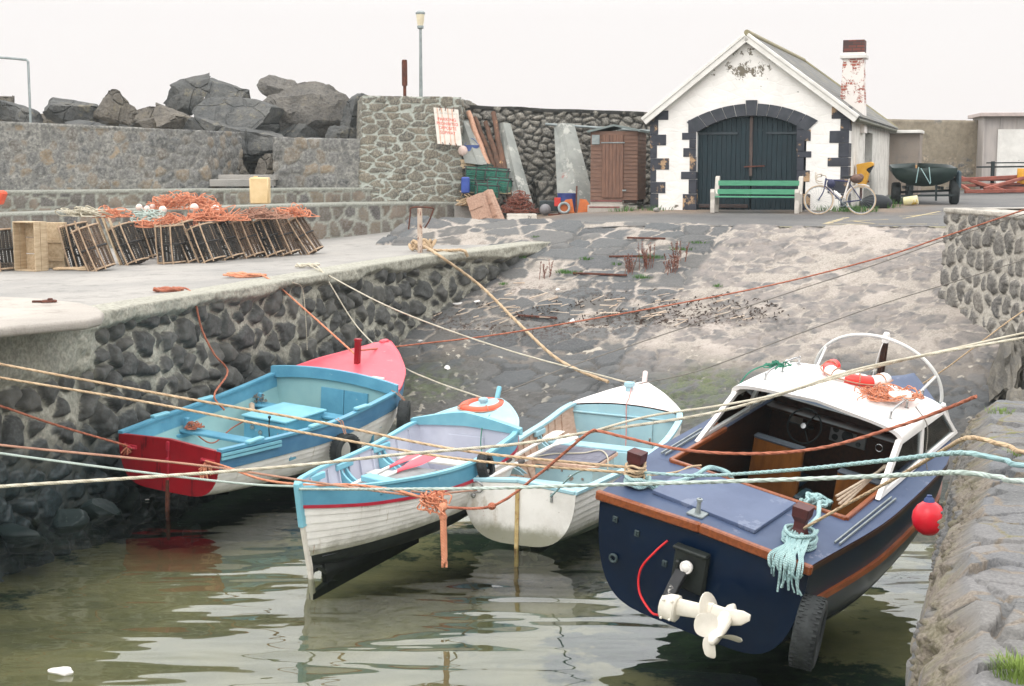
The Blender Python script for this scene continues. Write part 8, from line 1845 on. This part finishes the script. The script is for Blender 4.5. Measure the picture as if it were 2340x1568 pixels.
rope('pale rope from the quay coil passing behind the pink bow', [on_ground(712, 612) + Vector((0, 0, .05)), on_ground(736, 624) + Vector((0, 0, .03)), (815, 745, 24.4), (905, 828, 22.8), (990, 870, 21.0), V(X2, (3.98, .06, 1.12))], .013, R_CREAM, 10)
rope('orange rope from the quay coil to the red post on the pink foredeck', [on_ground(570, 634) + Vector((0, 0, .05)), on_ground(612, 640) + Vector((0, 0, .03)), (700, 710, 23.2), V(X1, (4.55, .0, 1.36))], .017, R_ORANGE, 10)
rope('twisted orange rope hanging from the quay down to the red-sterned boat', [on_ground(395, 664) + Vector((0, 0, .05)), on_ground(430, 666) + Vector((0, 0, .03)), gy(446, 692, 21.3), gy(462, 755, 21.2), gy(490, 810, 21.2), gy(520, 850, 21.3), V(X1, (2.35, 1.05, .93)), V(X1, (2.4, .9, .72))], .017, R_RUST, 10)
rope('thin pale cord hanging down the boulder wall', [on_ground(668, 648) + Vector((0, 0, .02)), gy(690, 658, 23.55), gy(698, 720, 23.6), gy(702, 800, 23.7)], .008, R_CREAM, 8, 'hanging_cord')
rope('orange rope from the red transom drooping to the double-ended boat', [b1r, (520, 1068, 16.6), (600, 1096, 16.0), (700, 1108, 15.0), (800, 1108, 14.6), (900, 1120, 14.3), (968, 1138, 14.1)], .016, R_ORANGE, 10)
rope('dusty rope leading to the ring on the white transom', [(940, 1123, 14.0), (1000, 1128, 14.6), b3r], .013, R_DUSTY, 8)
rope('pale teal line from the white transom up to the cabin boat\'s post', [V(X3, (-.04, -.42, .66)), (1330, 1075, 14.6), b4p + Vector((0, 0, -.05))], .012, R_TEAL, 8)
rope('green line hanging from the deck of the double-ended boat', [V(X2, (3.7, -.2, .98)), V(X2, (3.42, -.25, .90)), V(X2, (3.30, -.3, .6)), V(X2, (3.1, -.62, .58)), V(X2, (3.3, -.72, .74))], .008, R_GREEN, 8)
rope('pink line hanging from the bow post into the white boat', [V(X3, (4.40, .06, 1.16)), V(X3, (4.1, .0, 1.06)), V(X3, (3.93, -.02, .98)), V(X3, (3.9, -.04, .6)), V(X3, (3.7, -.1, .2))], .008, R_PINKR, 8)
rope('white rope lying along the grey lid in the white boat', [V(X3, (1.75, .45, .66)), V(X3, (2.0, .3, .66)), V(X3, (2.2, .0, .66)), V(X3, (2.45, -.15, .66)), V(X3, (2.2, -.34, .65)), V(X3, (2.05, -.40, .52))], .011, R_CREAM, 8)
rope('beige rope curving on the cabin boat\'s after deck from the port post', [b4p - Vector((0, 0, .06)), V(X4, (.8, .72, 1.08)), V(X4, (1.0, .66, 1.1)), V(X4, (1.12, .60, 1.1))], .012, R_BEIGE, 8)
rope('thick pale teal rope looping over the cabin boat\'s port deck', [b4p - Vector((0, 0, .10)), V(X4, (.55, .62, 1.08)), V(X4, (.80, .50, 1.12)), V(X4, (1.0, .45, 1.16)), V(X4, (1.10, .30, 1.12)), V(X4, (1.16, .25, 1.0))], .026, R_TEAL, 8)
rope('thick pale teal rope end on the cabin boat\'s starboard quarter', [b4s - Vector((0, 0, .10)), V(X4, (.55, -.74, 1.06)), V(X4, (.85, -.74, 1.09)), V(X4, (1.05, -.66, 1.13)), V(X4, (1.14, -.64, 1.12))], .024, R_TEAL, 8)
GW = 'lashings round the cabin boat posts'
def lash(label, c, r, n, rr, mat, seed, h_=.14, group=GW):
    rg = random.Random(seed); mb = MB(); ax = X4.to_3x3(); pts = []
    for i in range(n * 8):
        a = 2 * math.pi * i / 8; q = r * rg.uniform(.85, 1.2); pts.append(c + ax @ Vector((q * math.cos(a), q * math.sin(a), h_ * (i / (n * 8) - .5) + rg.uniform(-.02, .02))))
    mb.tube(cat_rom(pts, 3), rr, 7); return tag(mb.build('rope_lashing', mat), label, 'rope', group)
lash('beige turns of rope round the port post of the cabin boat', b4p, .085, 5, .013, R_BEIGE, 1)
lash('pale teal knot at the foot of the port post', b4p - Vector((-.02, .02, .09)), .10, 3, .02, R_TEAL, 2, .06)
lash('bulky pale teal lashing round the starboard post of the cabin boat', b4s - Vector((.0, .02, .05)), .13, 7, .016, R_TEAL, 3, .13)
tangle('rope_knot', 'pale teal rope knot hanging over the starboard cockpit corner', V(X4, (1.28, -.55, 1.0)), (.10, .09, .16), 14, .018, R_TEAL, 21, (.05, .10))
def fray(label, c, d, n, ln, mat, seed, r=.006, spread=.5, name='frayed_end'):
    rg = random.Random(seed); mb = MB(); d = Vector(d)
    for i in range(n):
        e_ = d * ln * rg.uniform(.6, 1.1) + Vector((rg.uniform(-1, 1), rg.uniform(-1, 1), rg.uniform(-1, .4))) * ln * spread; m_ = c + e_ * .5 + Vector((rg.uniform(-1, 1), rg.uniform(-1, 1), rg.uniform(-.5, .8))) * ln * .15; mb.tube(cat_rom([c, m_, c + e_], 4), r, 5)
    return tag(mb.build(name, mat), label, 'rope', 'frayed rope ends')
rg = random.Random(31); mb = MB(); a3 = X4.to_3x3()
for i in range(34):
    y0 = rg.uniform(-.92, -.70); ln = rg.uniform(.06, .30) * (1 if y0 < -.8 else .6); y1 = y0 + rg.uniform(-.16, .06)
    mb.tube(cat_rom([V(X4, (.28, y0 * .98, 1.10 + rg.uniform(-.03, .05))), V(X4, (.10, y0 - .03, 1.12)), V(X4, (-.09, y1, 1.05)), V(X4, (-.11 + rg.uniform(-.03, .01), y1 - .02, 1.02 - ln * .6)), V(X4, (-.10 + rg.uniform(-.04, .02), y1 - rg.uniform(.0, .08), 1.02 - ln))], 4), rg.uniform(.006, .012), 5)
tag(mb.build('frayed_end', R_TEAL), 'pale teal frayed strands hanging over the stern corner of the cabin boat', 'rope', 'frayed rope ends')
fray('pale teal frayed end beside the port post of the cabin boat', b4p + X4.to_3x3() @ Vector((.06, -.06, -.10)), X4.to_3x3() @ Vector((.0, -1, -.1)), 22, .22, R_TEAL, 32, .006, .25)
fray('orange frayed knot on the red transom', b1r, (.05, -.1, -1), 30, .16, R_ORANGE, 33, .007, .6)
fray('orange frayed knot at the left corner of the red transom', b1l, (-.2, -.1, -.3), 22, .12, R_RUST, 36, .010, .7)
kp = gy(1012, 1158, 13.9); fray('orange frayed bunch above the hanging orange bundle', gy(972, 1138, 14.0), kp - gy(972, 1138, 14.0), 40, .9, R_ORANGE, 34, .008, .10)
mb = MB(); rg = random.Random(35); bot = gy(1016, 1296, 13.9)
for i in range(9):
    pts = [kp.lerp(bot, f / 14) + Vector((.022 * math.sin(f * 1.3 + i * .7), .022 * math.cos(f * 1.3 + i * .7), 0)) * (1 if f > 1 else .4) for f in range(15 - (i % 4))]; mb.tube(cat_rom(pts, 3), .013, 6)
mb.ball(kp, .05, 10); mb.ball(kp.lerp(bot, .17), .042, 10); tag(mb.build('rope_bundle', R_ORANGE), 'orange plaited rope bundle hanging down to the water between the boats', 'rope')
mb = MB(); mb.ball(gy(1124, 1157, 13.8), .035, 10, (1.2, 1, 1.1)); mb.torus(gy(1124, 1157, 13.8), .03, .014, 14, 6); tag(mb.build('rope_knot', R_RUST), 'rust coloured knot in the rope in front of the white transom', 'rope')
tangle('line_tangle', 'tangle of orange line lying on the wheelhouse roof', V(X4, (3.05, -.45, 1.64)), (.36, .22, .10), 60, .006, R_ORANGE, 41, (.05, .14))
mb = MB(); Mq = X4 @ Matrix.Translation((3.0, -.62, 1.72)) @ Matrix.Rotation(R(80), 4, 'X') @ Matrix.Rotation(.5, 4, 'Y'); mb.lathe([(.001, -.12), (.05, -.11), (.058, -.08), (.058, .08), (.05, .11), (.001, .12)], 16, Mq); tag(mb.build('plastic_bottle', M_GRP), 'white plastic bottle lying beside the orange tangle on the roof', 'bottle')
rope('green line tied over the port edge of the wheelhouse roof', [V(X4, (2.55, .98, 1.45)), V(X4, (2.62, .88, 1.66)), V(X4, (2.85, .74, 1.74)), V(X4, (2.95, .70, 1.72)), V(X4, (2.75, .66, 1.72))], .009, R_GREEN, 8)
tangle('twine_bunch', 'green twine wound on the port grab rail of the wheelhouse', V(X4, (2.95, .70, 1.68)), (.14, .05, .06), 14, .006, R_GREEN, 42, (.03, .07))
rope('dark cord hanging down the starboard side windows', [V(X4, (3.0, -.80, 1.66)), V(X4, (2.98, -.96, 1.5)), V(X4, (2.9, -1.03, 1.2)), V(X4, (2.85, -1.12, 1.0))], .007, R_GREY, 8, 'window_cord')
rope('orange line sagging inside the red-sterned boat', [V(X1, (3.3, .7, .62)), V(X1, (2.6, .85, .45)), V(X1, (2.0, .8, .32)), V(X1, (1.75, .95, .5))], .012, R_RUST, 8)
mb = MB(); mb.tube([V(X1, (3.15, .95, .66)), V(X1, (2.55, .50, .62))], [.045, .035], 10); tag(mb.build('roller', M_GREYWOOD), 'stubby wooden roller between the thwart and engine box', 'roller')
tangle('twine_bunch', 'orange twine tied round the after thwart of the red-sterned boat', V(X1, (1.55, .80, .62)), (.10, .08, .12), 12, .008, R_RUST, 43, (.05, .10))
tangle('twine_bunch', 'dark twine hanging at the wall side of the forward thwart', V(X1, (3.4, 1.0, .66)), (.08, .06, .18), 12, .006, R_GREY, 44, (.05, .10))
fray('orange twine tied at the starboard gunwale by the bulkhead', V(X1, (3.75, -1.05, .98)), (-.3, -.1, -.4), 10, .18, R_ORANGE, 45, .006, .5)

# ------------------------------------------------------------------ thin haze added to lift the blacks like faded film
mb = MB(); mb.box((0, 40, 12), (140, 150, 30)); mb.v = [(x, y, z if z > 0 else -2.6) for x, y, z in mb.v]
t = NT('film_fade_haze'); t.t.nodes.remove(t.b); pv = t.n('ShaderNodeVolumePrincipled'); pv.inputs['Color'].default_value = (.82, .96, 1, 1); pv.inputs['Density'].default_value = .0006; pv.inputs['Anisotropy'].default_value = .2
t.L(pv.outputs[0], t.out.inputs['Volume']); o = mb.build('haze', t.m, kind='stuff')
